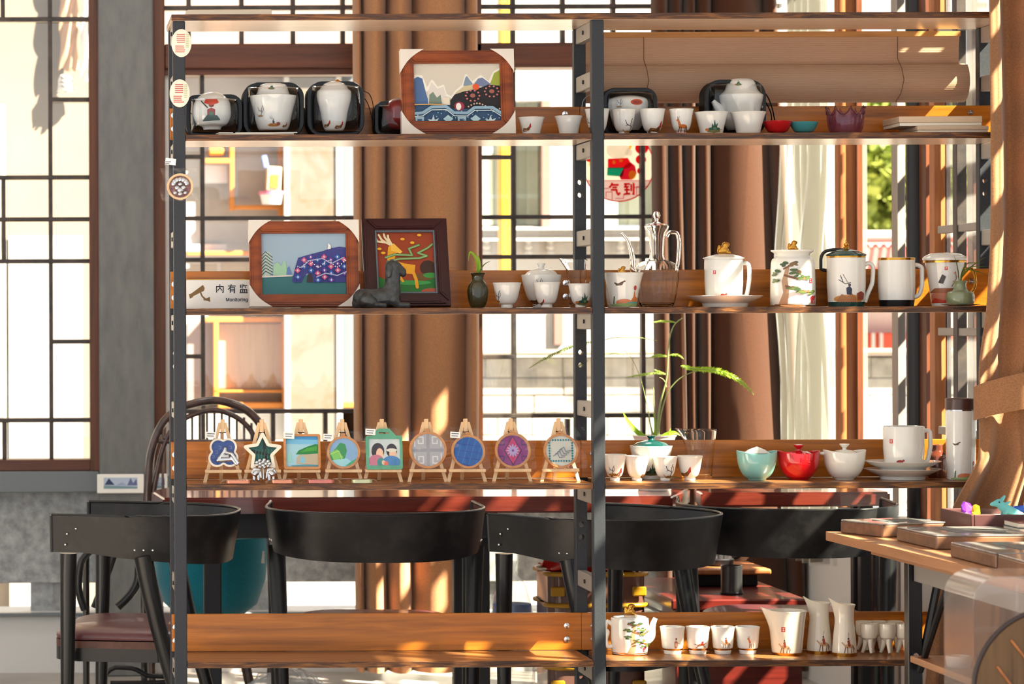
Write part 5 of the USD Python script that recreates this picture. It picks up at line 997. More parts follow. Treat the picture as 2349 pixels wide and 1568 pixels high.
# ---------------------------------------------------------------- fourth shelf: little easels
YZ = 0.085; SZ = S(YZ); kE = 1 / SZ
def easel_parts(t):
    tilt = math.radians(11); top = .163; f = lambda x, z: (x, -.012 + z * math.tan(tilt) * .72, z)
    for sx in (-1, 1):
        a, b = np.array(f(sx * .048, .0)), np.array(f(sx * .006, top * .95)); d = b - a; w = .0045
        part(t, 'leg', trimesh.Trimesh(*_hull(np.array([p + [ox, oy, 0] for p in (a, b) for ox in (-w, w) for oy in (-.003, .003)]))), 'easel_wood', False)
    a, b = np.array((0, .075, 0)), np.array(f(0, top * .96)) + [0, .006, 0]
    part(t, 'rear_leg', trimesh.Trimesh(*_hull(np.array([p + [ox, oy, 0] for p in (a, b) for ox in (-.0045, .0045) for oy in (-.003, .003)]))), 'easel_wood', False)
    p = f(0, .030); part(t, 'ledge', box(-.0475, .0475, p[1] - .019, p[1] - .003, .0255, .0335, .001), 'easel_wood')
    p = f(0, top); part(t, 'top_block', mv(box(-.0052, .0052, -.005, .005, -.034, 0, .0008), p, rx=-8), 'easel_wood')
    p = f(0, top - .034); part(t, 'pin', tube([(-.012, p[1] + .002, p[2]), (.012, p[1] + .002, p[2])], .0016, 8), 'steel_black')
EX = [510, 600, 690, 785, 876, 978, 1068, 1172, 1282]
ELAB = ['small wooden easel carrying the blue flower badge, leftmost of the row', 'small wooden easel carrying the star badge', 'small wooden easel carrying the square bridge painting', 'small wooden easel carrying the round green hill picture', 'small wooden easel carrying the green card of two figures',
        'small wooden easel carrying the silver grey hoop', 'small wooden easel carrying the blue hoop', 'small wooden easel carrying the purple hoop', 'small wooden easel carrying the white hoop, rightmost of the row']
ez = thing('mini_easel', ELAB[0], 'easel', (XA(EX[0], YZ), YZ, ZSH[3] + .0005), group='mini easels on the fourth shelf'); easel_parts(ez)
for px, lab in zip(EX[1:], ELAB[1:]): dup(ez, lab, (XA(px, YZ), YZ, ZSH[3] + .0005))
TE = -9.0
def on_easel(name, label, cat, px, zc=.0338):
    return thing(name, label, cat, (XA(px, YZ), YZ - .026, ZSH[3] + zc + .001), tilt=TE)
def sleeve(t, w, h, seed, x=0, z0=-.004, gleam=True):
    rs = np.random.RandomState(seed); ph = rs.rand(6) * 6
    P = np.array([[(x + u * w / 2 * (1 + .05 * math.sin(5 * v + ph[0])), -.0085 + .0035 * math.sin(6 * u + ph[1] + 3 * v) * abs(u) + .0018 * math.sin(13 * u * v + ph[2]), z0 + h * (v + 1) / 2 + .004 * u * math.sin(ph[3])) for u in np.linspace(-1, 1, 24)] for v in np.linspace(-1, 1, 20)])
    part(t, 'clear_bag', sheet(P, .0003), 'bag_film', 60)
def price(t, x, z, w=.026, h=.016, rot=3):
    g = part(t, 'price_tag', mv(mv(box(-w / 2, w / 2, -.0006, 0, -h / 2, h / 2), ry=rot), (x, -.0135, z)), 'card_white')
    part(g, 'printed_text', flat([(affinity.rotate(sbox(x - .010, z + .002 - .006 * i, x + .009 - .002 * i, z + .0045 - .006 * i), -rot, origin=(x, z)), srgb(120, 120, 128)) for i in range(2)], -.0143, .00002), 'print', kind='stuff')
def disc(label, px, rpx, items, ring='hoop_wood', bag=None, tagat=None, name='embroidery_hoop', cat='embroidery hoop', base='card_white', clasp=True):
    r = rpx * kE; t = on_easel(name, label, cat, px)
    part(t, 'ring', mv(lathe([(r * .86, 0), (r * .985, 0), (r, .002), (r, .006), (r * .985, .0075), (r * .87, .0075), (r * .86, .006), (r * .86, 0)], 56), (0, 0, r), rx=90), ring)
    part(t, 'disc', mv(cyl(r * .865, 0.001, .0045, 48), (0, 0, r), rx=90), base)
    part(t, 'picture', flat([(affinity.translate(affinity.scale(p, r, r, origin=(0, 0)).intersection(Point(0, 0).buffer(r * .85, 24)), 0, r), c) for p, c in items], -.0046, .00008), 'print_matte', kind='stuff')
    if clasp: part(t, 'clasp', box(-.006, .006, -.006, -.001, 2 * r - .001, 2 * r + .007, .001), ring)
    if bag: sleeve(t, bag[0], bag[1], px, bag[2] if len(bag) > 2 else 0)
    if tagat: price(t, *tagat)
    return t
# 1 plum blossom badge
t = on_easel('flower_badge', 'blue plum flower badge with a silver figure, leftmost on the easels', 'badge', 510)
fl = unary_union([Point(.021 * math.cos(a), .042 + .021 * math.sin(a)).buffer(.0225, 12) for a in (math.radians(q) for q in (52, 128, 218, 322))] + [Point(0, .04).buffer(.02)]).buffer(.003).buffer(-.003)
part(t, 'rim', ext(fl.difference(fl.buffer(-.005)), -.006, 0), 'card_cream'); part(t, 'panel', ext(fl.buffer(-.004), -.003, 0), 'card_white')
part(t, 'picture', flat([(fl.buffer(-.0045), srgb(38, 70, 140))] + [(line([(-.03 + .009 * i, .03 + .012 * (i % 3)), (-.024 + .009 * i, .03 + .012 * (i % 3)), (-.024 + .009 * i, .037 + .012 * (i % 3)), (-.03 + .009 * i, .037 + .012 * (i % 3))], .0012), srgb(120, 130, 160)) for i in range(6)], -.0031, .0001), 'print_matte', kind='stuff')
part(t, 'silver_relief', blend([((-.014, -.006, .024, .006), (.002, -.008, .046, .0065)), ((.002, -.008, .046, .0065), (.004, -.009, .054, .005)), ((-.014, -.006, .024, .006), (.02, -.007, .026, .0055)), ((.004, -.009, .044, .0045), (.022, -.008, .04, .0045)), ((.022, -.008, .04, .0045), (.038, -.008, .016, .004)), ((.02, -.009, .03, .005), (.034, -.008, .012, .0035)), ((-.006, -.009, .034, .005), (.012, -.009, .034, .004))], .003, 3), 'silver', 60)
sleeve(t, .10, .10, 1, .006); price(t, -.032, .089)
# 2 star
t = on_easel('star_badge', 'cream star badge over two silver elephants hanging on the second easel', 'badge', 600, .036)
st = Polygon([((.046 if i % 2 == 0 else .023) * math.sin(i * math.pi / 5), .042 + (.046 if i % 2 == 0 else .023) * math.cos(i * math.pi / 5)) for i in range(10)]).buffer(.005, 6)
part(t, 'rim', ext(st.difference(st.buffer(-.008)), -.0065, 0), 'card_cream'); part(t, 'panel', ext(st.buffer(-.006), -.003, 0), 'card_white')
part(t, 'picture', flat([(st.buffer(-.0075), srgb(22, 74, 72)), (pg((-.03, .05), (.03, .035), (.03, .03), (-.03, .042)).intersection(st.buffer(-.008)), srgb(20, 30, 36)), (pg((.0, .08), (.006, .08), (.012, .02), (.004, .02)).intersection(st.buffer(-.008)), srgb(26, 34, 36))] + [(line([(-.02 + .008 * i, .026), (-.017 + .008 * i, .05)], .0012).intersection(st.buffer(-.008)), srgb(70, 120, 90)) for i in range(6)], -.0031, .0001), 'print_matte', kind='stuff')
g = [ball((.017 * math.cos(a) * r, -.009, .012 + .010 * math.sin(a) * r), .0048, 2, (1, .7, 1)) for r, n in ((1, 9), (.45, 4)) for a in np.linspace(0, 2 * math.pi, n, endpoint=False)]
cl_ = part(t, 'silver_cloud', cat_(g), 'silver', 60, kind='stuff'); part(cl_, 'link', tube([(0, -.008, .002), (0, -.02, -.012), (0, -.02, -.03)], .0034, 8), 'silver', 60)
for sx in (-1, 1):
    q = lambda x, z, r, y_=-.026: (sx * .018 + sx * x, y_, z, r)
    part(t, 'silver_elephant', blend([(q(0, -.012, .008), q(.004, -.016, .0085)), (q(-.004, -.02, .004), q(-.004, -.0325, .0035)), (q(.007, -.02, .004), q(.007, -.0325, .0035)), (q(-.006, -.006, .005), q(.006, -.004, .005)), (q(-.009, -.012, .0035), q(-.011, -.026, .0026)), (q(.01, -.008, .004), q(.012, -.014, .003))], .003, 3), 'silver', 60)
# 3 square bridge painting
t = on_easel('bridge_painting', 'square wood framed painting of a stone bridge and green hill', 'painting', 690)
w = 42 * kE; sq = rrect(-w, 0, w, 2 * w * .96, .006); inn = rrect(-w + .006, .006, w - .006, 2 * w * .96 - .006, .004)
part(t, 'rim', ext(sq.difference(inn), -.008, 0), 'hoop_wood'); part(t, 'panel', ext(sq.buffer(-.003), -.002, 0), 'card_white')
def sk(pts): return Polygon([((x - 1345) / 190 * w, (955 - y_) / 190 * w) for x, y_ in pts]).buffer(0).intersection(inn)
part(t, 'picture', flat([(inn, srgb(150, 192, 206)), (sk([(1150, 590), (1530, 590), (1530, 650), (1150, 640)]), srgb(64, 140, 200)), (sk([(1150, 640), (1530, 650), (1530, 700), (1150, 690)]), srgb(110, 176, 212)), (sk([(1280, 800), (1310, 760), (1400, 720), (1480, 695), (1530, 700), (1530, 800)]), srgb(38, 122, 66)), (sk([(1320, 780), (1400, 735), (1500, 715), (1500, 760)]), srgb(66, 150, 60)), (sk([(1285, 900), (1290, 830), (1320, 805), (1400, 800), (1530, 790), (1530, 910)]), srgb(176, 164, 142)), (sk([(1320, 890), (1322, 840), (1345, 818), (1375, 835), (1380, 890)]), srgb(128, 180, 200)), (sk([(1230, 915), (1400, 905), (1530, 915), (1530, 925), (1250, 925)]), srgb(90, 140, 150)), (sk([(1170, 880), (1200, 790), (1230, 790), (1240, 880)]), srgb(140, 196, 190))], -.0021, .0001), 'print_matte', kind='stuff')
price(t, -.034, 2 * w - .008, .028, .018)
P_ = lambda *p: Polygon(p).buffer(0)
disc('round wood ringed picture of green hills and river in a clear bag', 785, 38, [(Point(0, 0).buffer(1), srgb(128, 166, 206)), (P_((-1, -.1), (-.6, .1), (-.2, .6), (.1, .5), (.2, .1), (.05, -.4), (-1, -.5)), srgb(46, 140, 80)), (P_((-.8, 0), (-.4, .2), (0, -.3), (-.6, -.5)), srgb(116, 190, 90)), (P_((-1, -.5), (.2, -.35), (.9, -.9), (-.6, -1)), srgb(150, 206, 216)), (P_((.1, -.8), (.5, -.5), (.9, -.3), (.9, -.8)), srgb(60, 160, 120)), (line([(-.8, -.1), (-.3, .1), (-.1, -.4)], .06), srgb(170, 210, 110))], bag=(.104, .104, .004), tagat=(-.04, .083), name='round_picture', cat='picture')
# 5 green card
t = on_easel('picture_card', 'green framed card of two painted figures in a clear bag', 'card', 878)
w, hh_ = 41 * kE, 92 * kE; cd = unary_union([rrect(-w, 0, w, hh_ * .82, .005), P_((-w * .72, hh_ * .8), (-w * .3, hh_), (w * .3, hh_), (w * .72, hh_ * .8))]).buffer(.001)
win = rrect(-w + .007, .009, w - .006, hh_ * .75, .003); part(t, 'frame', ext(cd.difference(win).difference(line([(-.012, hh_ * .9), (.012, hh_ * .9)], .004)), -.004, 0), plain('card_green', srgb(82, 160, 126), .5)); part(t, 'panel', ext(win.buffer(.001), -.002, -.0005), 'card_white')
def wk(cx_, cz_, rx, rz, c): return (ell(cx_ * w, cz_ * hh_, rx * w, rz * hh_).intersection(win), c)
SK = srgb(232, 190, 160)
part(t, 'picture', flat([(win, srgb(196, 206, 206)), wk(-.35, .45, .36, .2, srgb(40, 34, 44)), wk(-.25, .38, .2, .14, SK), wk(-.45, .2, .42, .16, srgb(196, 116, 140)), wk(-.2, .16, .2, .12, srgb(60, 140, 136)), wk(.42, .46, .3, .17, srgb(40, 34, 44)), wk(.48, .38, .2, .13, SK), wk(.42, .47, .3, .045, srgb(220, 214, 200)), wk(.4, .17, .5, .16, srgb(66, 128, 186)), wk(-.05, .16, .1, .06, SK), wk(.1, .12, .12, .08, srgb(216, 110, 90))], -.0021, .0001), 'print_matte', kind='stuff')
sleeve(t, .098, .112, 5, -.002); price(t, -.036, hh_ - .009)
GY = srgb(188, 188, 192)
disc('round hoop of silver grey woven brocade in a clear bag', 978, 43, [(Point(0, 0).buffer(1), srgb(168, 166, 172)), (sbox(-.9, -.1, .9, .08), srgb(146, 146, 156)), (sbox(-.08, -.9, .1, .9), srgb(150, 150, 158))] + [(line([(sx * .7, sz * .2), (sx * .7, sz * .7), (sx * .25, sz * .7), (sx * .25, sz * .35), (sx * .5, sz * .35), (sx * .5, sz * .52)], .07), srgb(206, 206, 208)) for sx in (-1, 1) for sz in (-1, 1)], bag=(.11, .104, .006))
disc('round hoop of bright blue brocade under shiny clear wrapping', 1070, 39, [(Point(0, 0).buffer(1), srgb(20, 84, 160))] + [(line([(-.8 + .4 * i, -.8), (-.3 + .4 * i, .8)], .05), srgb(36, 110, 180)) for i in range(4)] + [(line([(-.7, .5 - .4 * i), (.7, .3 - .4 * i)], .04), srgb(30, 60, 150)) for i in range(4)], bag=(.104, .108, .006), tagat=(-.034, .087), name='embroidery_hoop')
dm = P_((0, .85), (.5, 0), (0, -.85), (-.5, 0))
fr_ = [(line([(sx * .32, sz * .78), (sx * .78, sz * .78), (sx * .78, sz * .32), (sx * .5, sz * .32), (sx * .5, sz * .55), (sx * .62, sz * .55)], .06), srgb(70, 34, 90)) for sx in (-1, 1) for sz in (-1, 1)]
disc('round hoop of purple brocade with a pink diamond and flower', 1172, 41, [(Point(0, 0).buffer(1), srgb(128, 44, 116))] + fr_ + [(dm, srgb(70, 34, 90)), (affinity.scale(dm, .88, .88), srgb(184, 52, 104))] + [(ell(.2 * math.cos(a), .2 * math.sin(a), .17, .05, math.degrees(a)), srgb(170, 150, 196)) for a in np.linspace(0, 2 * math.pi, 12, endpoint=False)] + [(Point(0, 0).buffer(.07), srgb(120, 60, 130))], bag=(.108, .104, .004))
disc('round white hoop with a teal dotted border and wavy grey lines', 1282, 40, [(Point(0, 0).buffer(1), srgb(200, 200, 190))] + [(P_((x, z + .07), (x + .07, z), (x, z - .07), (x - .07, z)), srgb(24, 118, 136)) for x, z in [(-.6 + .15 * i, .62) for i in range(9)] + [(-.6 + .15 * i, -.58) for i in range(9)] + [(-.66, -.45 + .15 * i) for i in range(7)] + [(.64, -.45 + .15 * i) for i in range(7)]] + [(line([(-.35 + d, -.2 + d), (-.1 + d, -.05 + d), (0 + d, -.3 + d), (.3 + d, -.25 + d)], .035), srgb(100, 108, 130)) for d in (-.1, .02, .14, .26)], bag=(.112, .108, .008))
# flat packets before the easels
for i, (px0, px1, m, lab) in enumerate(((506, 586, 'copper', 'copper keyring in a flat clear packet, leftmost on the shelf edge'), (610, 684, 'copper', 'copper keyring in a flat clear packet below the square bridge painting'), (692, 778, 'packet_pink', 'pink copper keyring in a flat clear packet, third from the left'), (796, 862, 'packet_green', 'pale green and silver keyring in a flat clear packet, rightmost'))):
    if i == 0: plain('packet_pink', srgb(206, 120, 110), .25, metallic=.6); plain('packet_green', srgb(196, 200, 160), .3, metallic=.4)
    yk = .022; t = thing('keyring_packet', lab, 'keyring', (XA((px0 + px1) / 2, yk), yk, ZSH[3] + .0008)); w = (px1 - px0) / 2 / S(yk)
    e = rrect(-w * .72, -.012, w * .72, .012, .010); part(t, 'ring', cat_([extz(e.difference(e.buffer(-.005)), .0008, .009)]), m); part(t, 'clasp', ball((w * .45, -.006, .007), .006, 2, (1.2, .8, .7)), m); part(t, 'bar', box(-w * .5, w * .1, -.004, .003, .002, .0075, .001), m)
    P = np.array([[(u * w * (1.15 - .1 * abs(v)), v * .021, .0105 + .0018 * math.sin(6 * u + i) * math.cos(4 * v) - .009 * max(abs(u), abs(v)) ** 6) for u in np.linspace(-1, 1, 20)] for v in np.linspace(-1, 1, 10)]); part(t, 'clear_packet', sheet(P, .0003), 'bag_film', 60)

# ---------------------------------------------------------------- fourth shelf, right bay
y = .11
cup(3, 1382, 1436, 1041, y, 'tulip', 'white cup with a brown hare beside the middle post on the fourth shelf', [(m_fox(), .42, -.05, .12), (m_branch(), .4, -.4, .2)])
cup(3, 1431, 1489, 1044, y, 'tulip', 'white cup with a brown leaf right edge, second on the fourth shelf', [(m_fox(), .42, .55, .1)])
cup(3, 1496, 1553, 1046, y - .01, 'tulip', 'white cup with bare grey branches before the green lidded bowl', [(m_branch(), .62, .25, .1)])
cup(3, 1552, 1611, 1044, y, 'tulip', 'white cup with a red fox at its left edge beside the glass pitcher', [(m_fox(), .5, -.65, .12)])
covered_bowl(3, 1444, 1541, 1020, 997, .174, 'white covered bowl with a dark green knobbed lid on the fourth shelf', lid='glaze_dark_green', prints=[(m_crown(), .4, -.1, .1)])
glass_pitcher(3, 1566, 1642, 985, .17, 'tall clear glass pitcher standing behind the fox cup on the fourth shelf')
def wavy(px0, px1, prim, y, m, label, knob, spout=False, tilt_=0.0):
    s_ = S(y); R = (px1 - px0) / 2 / s_; z = ZSH[3]; h = ZA((px0 + px1) / 2, prim, y) - z; t = thing('wavy_bowl', label, 'covered bowl', (XA((px0 + px1) / 2, y), y, z + .0005))
    o = spline([(R * .46, 0), (R * .48, h * .04), (R * .54, h * .06), (R * .82, h * .28), (R * .97, h * .62), (R, h)], 26); v = lathe(shell(o, .0026, .005), 64)
    a = np.arctan2(v.vertices[:, 1], v.vertices[:, 0]); k = np.clip((v.vertices[:, 2] / h - .45) / .55, 0, 1) ** 1.5; v.vertices[:, 2] += k * h * (.05 * np.cos(2 * a) - .07); v.vertices[:, :2] *= (1 + .03 * np.cos(2 * a) * k)[:, None]
    part(t, 'body', v, m, 60)
    L = part(t, 'lid', lathe([(0, h * .78), (R * .84, h * .78), (R * .84, h * .82), (R * .4, h * .96), (0, h * .99)], 40), m)
    if knob: part(L, 'knob', lathe([(.0, h * .97), (.006, h * .97), (.005, h * 1.04), (R * .24, h * 1.15), (R * .24, h * 1.18), (0, h * 1.17)], 28), m)
    else: part(L, 'cloth_fold', mv(lathe([(R * .75, h * .9), (R * .45, h * 1.02), (0, h * 1.12)], 6), rz=20), 'porcelain', False)
    if spout: part(t, 'ear', ball((-R * 1.06, 0, h * .86), .009, 2, (1.3, .7, .5)), m)
    return t
wavy(1690, 1780, 1032, .12, 'glaze_teal', 'pale teal wavy bowl with its lid askew on the fourth shelf', False)
wavy(1784, 1878, 1032, .12, 'glaze_red', 'bright red wavy covered bowl between the teal and pale ones', True)
wavy(1889, 1983, 1030, .12, 'glaze_pale', 'pale beige wavy covered bowl beside the stacked saucers', True, True)
z1 = plate('lower of two stacked white saucers on the fourth shelf', 1982, 2156, 1074, 1098, .12, ZSH[3] + .0005, None)
z2 = plate('upper of two stacked white saucers under the tall white mug', 1982, 2156, 1057, 1081, .12, ZSH[3] + .0205, None)
mug(3, 2026, 2118, 978, .12, 'vat', 'tall white mug with a red cow standing on two saucers', [(seal(), .09, -.92, .64), (m_cow(srgb(156, 54, 50)), .2, -.45, .02)], hnd=[(.9, .84), (1.1, .9), (1.3, .86), (1.33, .55), (1.26, .3), (1.1, .1), (.85, .1)], z=z2 + .0005)
yb_ = .2; t = thing('brown_bottle', 'small reddish brown glazed bottle behind the saucers on the fourth shelf', 'bottle', (XA(2148, yb_), yb_, ZSH[3] + .0005)); vase(t, [(18, 0), (20, 3), (23, 26), (22, 48), (13, 64), (13, 74)], S(yb_), 'glaze_brown')
yb_ = .1; s_ = S(yb_); t = thing('thermos_flask', 'tall white flask with a brown lid and fox motif by the near curtain', 'flask', (XA(2203, yb_), yb_, ZSH[3] + .0005)); R = 34 / s_; h = ZA(2203, 940, yb_) - ZSH[3]
o = [(R * .9, 0), (R * .93, .003), (R * .97, h * .4), (R, h)]; part(t, 'body', lathe([(0, 0)] + o + [(0, h)], 48), 'porcelain'); part(t, 'lid', lathe([(R * 1.005, h + .001), (R * 1.02, h + .003), (R * 1.02, h + 25 / s_), (R * .97, h + 27 / s_), (0, h + 27.5 / s_)], 48), plain('lid_brown', srgb(70, 44, 38), .3)); part(t, 'rim_band', lathe([(R * 1.008, h - .002), (R * 1.008, h + .001)], 48), 'silver')
for mo, size, u, zz in ((m_birdfox(), .5, .15, .02), (m_bird(), .4, -.2, .30)): part(t, 'painted_motif', wrap(sc(mo, size * h * .7, u * R, zz * h), rf(o)), 'print')

# ---------------------------------------------------------------- the fern behind the shelf, standing on the tea table
yf = 1.62; s_ = S(yf); cx_, cz_ = XA(1500, yf), TZ
t = thing('fern_pot', 'white footed bowl pot holding the fern on the tea table', 'plant pot', (cx_, yf, cz_ + .0005)); hp = ZA(1500, 999, yf) - TZ
part(t, 'bowl', lathe(shell(spline([(.05, 0), (.052, .006), (.048, .02), (.06, hp * .5), (.062, hp * .9), (.064, hp - .008), (.07, hp)], 30), .004, .01), 44), 'porcelain'); part(t, 'soil', lathe([(0, hp - .012), (.058, hp - .014), (.058, hp - .018)], 30), 'seat_rail')
fp = thing('fern', 'asparagus fern with thin arching stems and lime green fronds', 'fern', (cx_, yf, cz_ + hp - .01)); q = lambda x, yy, d=0: ((x - 1500) / s_, d, (999 - yy) / s_)
plain('stem_green', srgb(140, 156, 96), .5)
def stem(pts, r=.0022): part(fp, 'stem', tube(spline(pts, 30), np.linspace(r, r * .5, 30), 8), 'stem_green', 60)
stem([q(1506, 1000), q(1512, 930), q(1530, 850), q(1534, 780), q(1545, 740), q(1566, 722)], .0034); stem([q(1510, 990), q(1528, 900), q(1560, 860), q(1600, 843)], .0028); stem([q(1508, 998), q(1500, 930), q(1498, 880)], .0022); stem([q(1498, 998, .02), q(1484, 910, .02), q(1468, 850, .02), q(1440, 800, .02), q(1385, 773, .02)], .0013); stem([q(1528, 880), q(1520, 862), q(1512, 858)], .002); stem([q(1500, 995), q(1490, 960), q(1488, 940)], .003)
def frond(pts, w, m, seed, n=34, th=.0005):
    rs = np.random.RandomState(seed); p = spline(pts, n); tg = np.gradient(p, axis=0); tg /= np.linalg.norm(tg, axis=1, keepdims=True); V, F, k = [], [], 0
    part(fp, 'stem', tube(p, .0011, 6), 'stem_green', 60)
    for i in range(1, n):
        s = i / (n - 1); L = w * math.sin(math.pi * min(1, .12 + .86 * s)) ** .6
        for sd in (-1, 1, -.4, .5):
            up = np.cross(tg[i], [0, -1, 0]); dr = tg[i] * .75 + up * sd * .75 + np.array([0, rs.uniform(-.6, .6), -.12]); dr /= np.linalg.norm(dr); b = np.cross(dr, [rs.uniform(-.4, .4), -1, rs.uniform(-.4, .4)]); b /= np.linalg.norm(b); l = L * rs.uniform(.75, 1.15)
            V += [p[i], p[i] + dr * l * .5 + b * l * .13, p[i] + dr * l, p[i] + dr * l * .5 - b * l * .13]; F += [(k, k + 1, k + 2), (k, k + 2, k + 3)]; k += 4
    part(fp, 'frond', trimesh.Trimesh(np.array(V), np.array(F), process=False), m, False, kind='stuff')
frond([q(1566, 835), q(1590, 838), q(1640, 842), q(1690, 862), q(1727, 897)], .017, 'leaf', 1, 44); frond([q(1600, 843), q(1580, 836), q(1562, 832)], .012, 'leaf', 2, 16)
frond([q(1552, 733), q(1530, 729), q(1495, 732)], .008, 'leaf', 3, 22); frond([q(1532, 810), q(1510, 808), q(1490, 812)], .009, 'leaf', 4, 20); frond([q(1533, 808), q(1550, 806), q(1568, 816)], .008, 'leaf', 5, 18); frond([q(1526, 852), q(1500, 848), q(1470, 852), q(1434, 858)], .008, 'leaf', 6, 30); frond([q(1527, 850), q(1512, 845), q(1500, 840)], .008, 'leaf', 7, 14)
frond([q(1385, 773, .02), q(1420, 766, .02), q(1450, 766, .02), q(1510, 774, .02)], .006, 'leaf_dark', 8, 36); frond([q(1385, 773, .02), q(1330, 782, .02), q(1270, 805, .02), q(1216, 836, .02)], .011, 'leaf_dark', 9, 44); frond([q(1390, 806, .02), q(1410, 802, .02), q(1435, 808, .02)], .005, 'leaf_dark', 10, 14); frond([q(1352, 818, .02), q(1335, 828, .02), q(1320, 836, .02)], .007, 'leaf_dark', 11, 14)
for pts, w_ in (([q(1492, 999), q(1470, 990), q(1446, 968), q(1428, 936)], .0085), ([q(1496, 999), q(1503, 975), q(1497, 940)], .006), ([q(1510, 999), q(1528, 990), q(1545, 985), q(1560, 992)], .008), ([q(1532, 992), q(1536, 982), q(1537, 974)], .004)): part(fp, 'leaf', blade(pts, w_, .3, 24), 'leaf', 60)

# ---------------------------------------------------------------- lowest shelf, right bay
y = .15
t = thing('teapot', 'white teapot with a pine tree and gold animal knob on the lowest shelf', 'teapot', (XA(1442, y), y, ZSH[4] + .0005)); s_ = S(y); R = 43 / s_; h = ZA(1442, 1412, y) - ZSH[4] - .006
o = outer('vat', R, h); part(t, 'body', lathe([(0, 0)] + o + [(R * .9, h + .001), (0, h + .001)], 48), 'porcelain'); part(t, 'foot_band', lathe([(R * .9 + .001, 0), (R * .93 + .0008, .006)], 48), 'gold')
part(t, 'lid', lathe([(R * .86, h + .001), (R * .87, h + .004), (R * .5, h + .008), (0, h + .009)], 40), 'porcelain'); gold_knob(t, h + .009, 1.15)
part(t, 'painted_motif', wrap(sc(m_pine(4), h * .9, .1 * R, .03 * h), rf(o)), 'print'); part(t, 'painted_motif', wrap(sc(m_cow(srgb(186, 50, 60)), h * .16, .68 * R, .1 * h), rf(o)), 'print')
part(t, 'spout', tube(spline([(R * .9, 0, h * .38), (R * 1.15, 0, h * .5), (R * 1.22, 0, h * .78), (R * 1.38, 0, h * 1.0)], 20), np.linspace(.013, .006, 20), 14), 'porcelain', 60)
part(t, 'handle', tube(spline([(-R * .92, 0, h * .82), (-R * 1.2, 0, h * .9), (-R * 1.32, 0, h * .68), (-R * 1.18, 0, h * .62), (-R * 1.28, 0, h * .4), (-R * 1.12, 0, h * .2), (-R * .92, 0, h * .22)], 30), .006, 10), 'porcelain', 60)
for px0, px1, mo, lab in ((1511, 1569, m_walker(), 'white gold footed cup painted with a walking figure, leftmost of four'), (1570, 1626, m_gallop(), 'white gold footed cup painted with a galloping horse'), (1628, 1683, m_rider(), 'white gold footed cup painted with a horse and rider'), (1684, 1741, m_deer()[1:8], 'white gold footed cup painted with a standing brown animal, beside the pitcher')):
    def ex(t, R, h, o): f_ = rf(o); part(t, 'foot_band', lathe([(f_(h * .15) + .0008, h * .15), (f_(h * .21) + .0008, h * .21)], 44), 'gold')
    cup(4, px0, px1, 1434, y, 'step', lab, [(mo, .42, .1, .24)], extra=ex)
def jug(px0, px1, ptop, y, label, lean=.0, mo=m_rider(), w=.8):
    s_ = S(y); z = ZSH[4]; mid = (px0 + px1) / 2; R = (px1 - px0) / 2 / s_; h = ZA(mid, ptop, y) - z; t = thing('milk_jug', label, 'jug', (XA(mid, y), y, z + .0005))
    o = spline([(R * w, 0), (R * w * 1.02, .004), (R * (w * .9 + .02), h * .35), (R * w * .78, h * .7), (R * w * .82, h * .9), (R * w * .92, h)], 30); v = lathe(shell(o, .0025, .006), 56)
    a = np.arctan2(v.vertices[:, 1], -v.vertices[:, 0]); e = np.exp(-(a / .42) ** 2) * np.clip((v.vertices[:, 2] / h - .62) / .38, 0, 1) ** 1.6
    v.vertices[:, 0] -= e * R * .42; v.vertices[:, 2] += e * h * .07 - .05 * h * np.clip((v.vertices[:, 2] / h - .8) / .2, 0, 1) * (1 - np.exp(-(a / 1.2) ** 2)); part(t, 'body', v, 'porcelain_warm', 60)
    f_ = rf(o); part(t, 'foot_band', lathe([(f_(0) + .0008, -.0002), (f_(.008) + .0008, .007)], 48), 'gold'); part(t, 'painted_motif', wrap(sc(mo, .3 * h, .12 * R, .06 * h), f_), 'print'); return t
s_ = S(.14)
def wide_jug(px0, px1, ptop, y, label):
    s_ = S(y); z = ZSH[4]; mid = (px0 + px1) / 2 + 6; R = (px1 - px0) / 2 / s_ * .86; h = ZA(mid, ptop + 8, y) - z; t = thing('milk_jug', label, 'jug', (XA(mid, y), y, z + .0005))
    o = spline([(R * .74, 0), (R * .76, .004), (R * .82, h * .3), (R * .92, h * .75), (R, h)], 30); v = lathe(shell(o, .0025, .006), 56); a = np.arctan2(v.vertices[:, 1], -v.vertices[:, 0]); e = np.exp(-(a / .4) ** 2) * np.clip((v.vertices[:, 2] / h - .5) / .5, 0, 1) ** 1.6
    v.vertices[:, 0] -= e * R * .38; v.vertices[:, 2] += e * h * .08; part(t, 'body', v, 'porcelain_warm', 60); f_ = rf(o); part(t, 'foot_band', lathe([(f_(0) + .0008, -.0002), (f_(.008) + .0008, .006)], 48), 'gold'); part(t, 'painted_motif', wrap(sc(m_rider(), .32 * h, -.3 * R, .06 * h), f_), 'print'); part(t, 'painted_motif', wrap(sc(seal(), .09 * h, -.4 * R, .6 * h), f_), 'print')
wide_jug(1745, 1848, 1392, .13, 'wide cream white jug with a pouring lip beside the four small cups'); jug(1848, 1906, 1376, .16, 'tall cream white jug with a rider, between the other two jugs', w=.96); jug(1906, 1963, 1380, .11, 'tall cream white jug turned aside next to the footed goblets', w=.96)
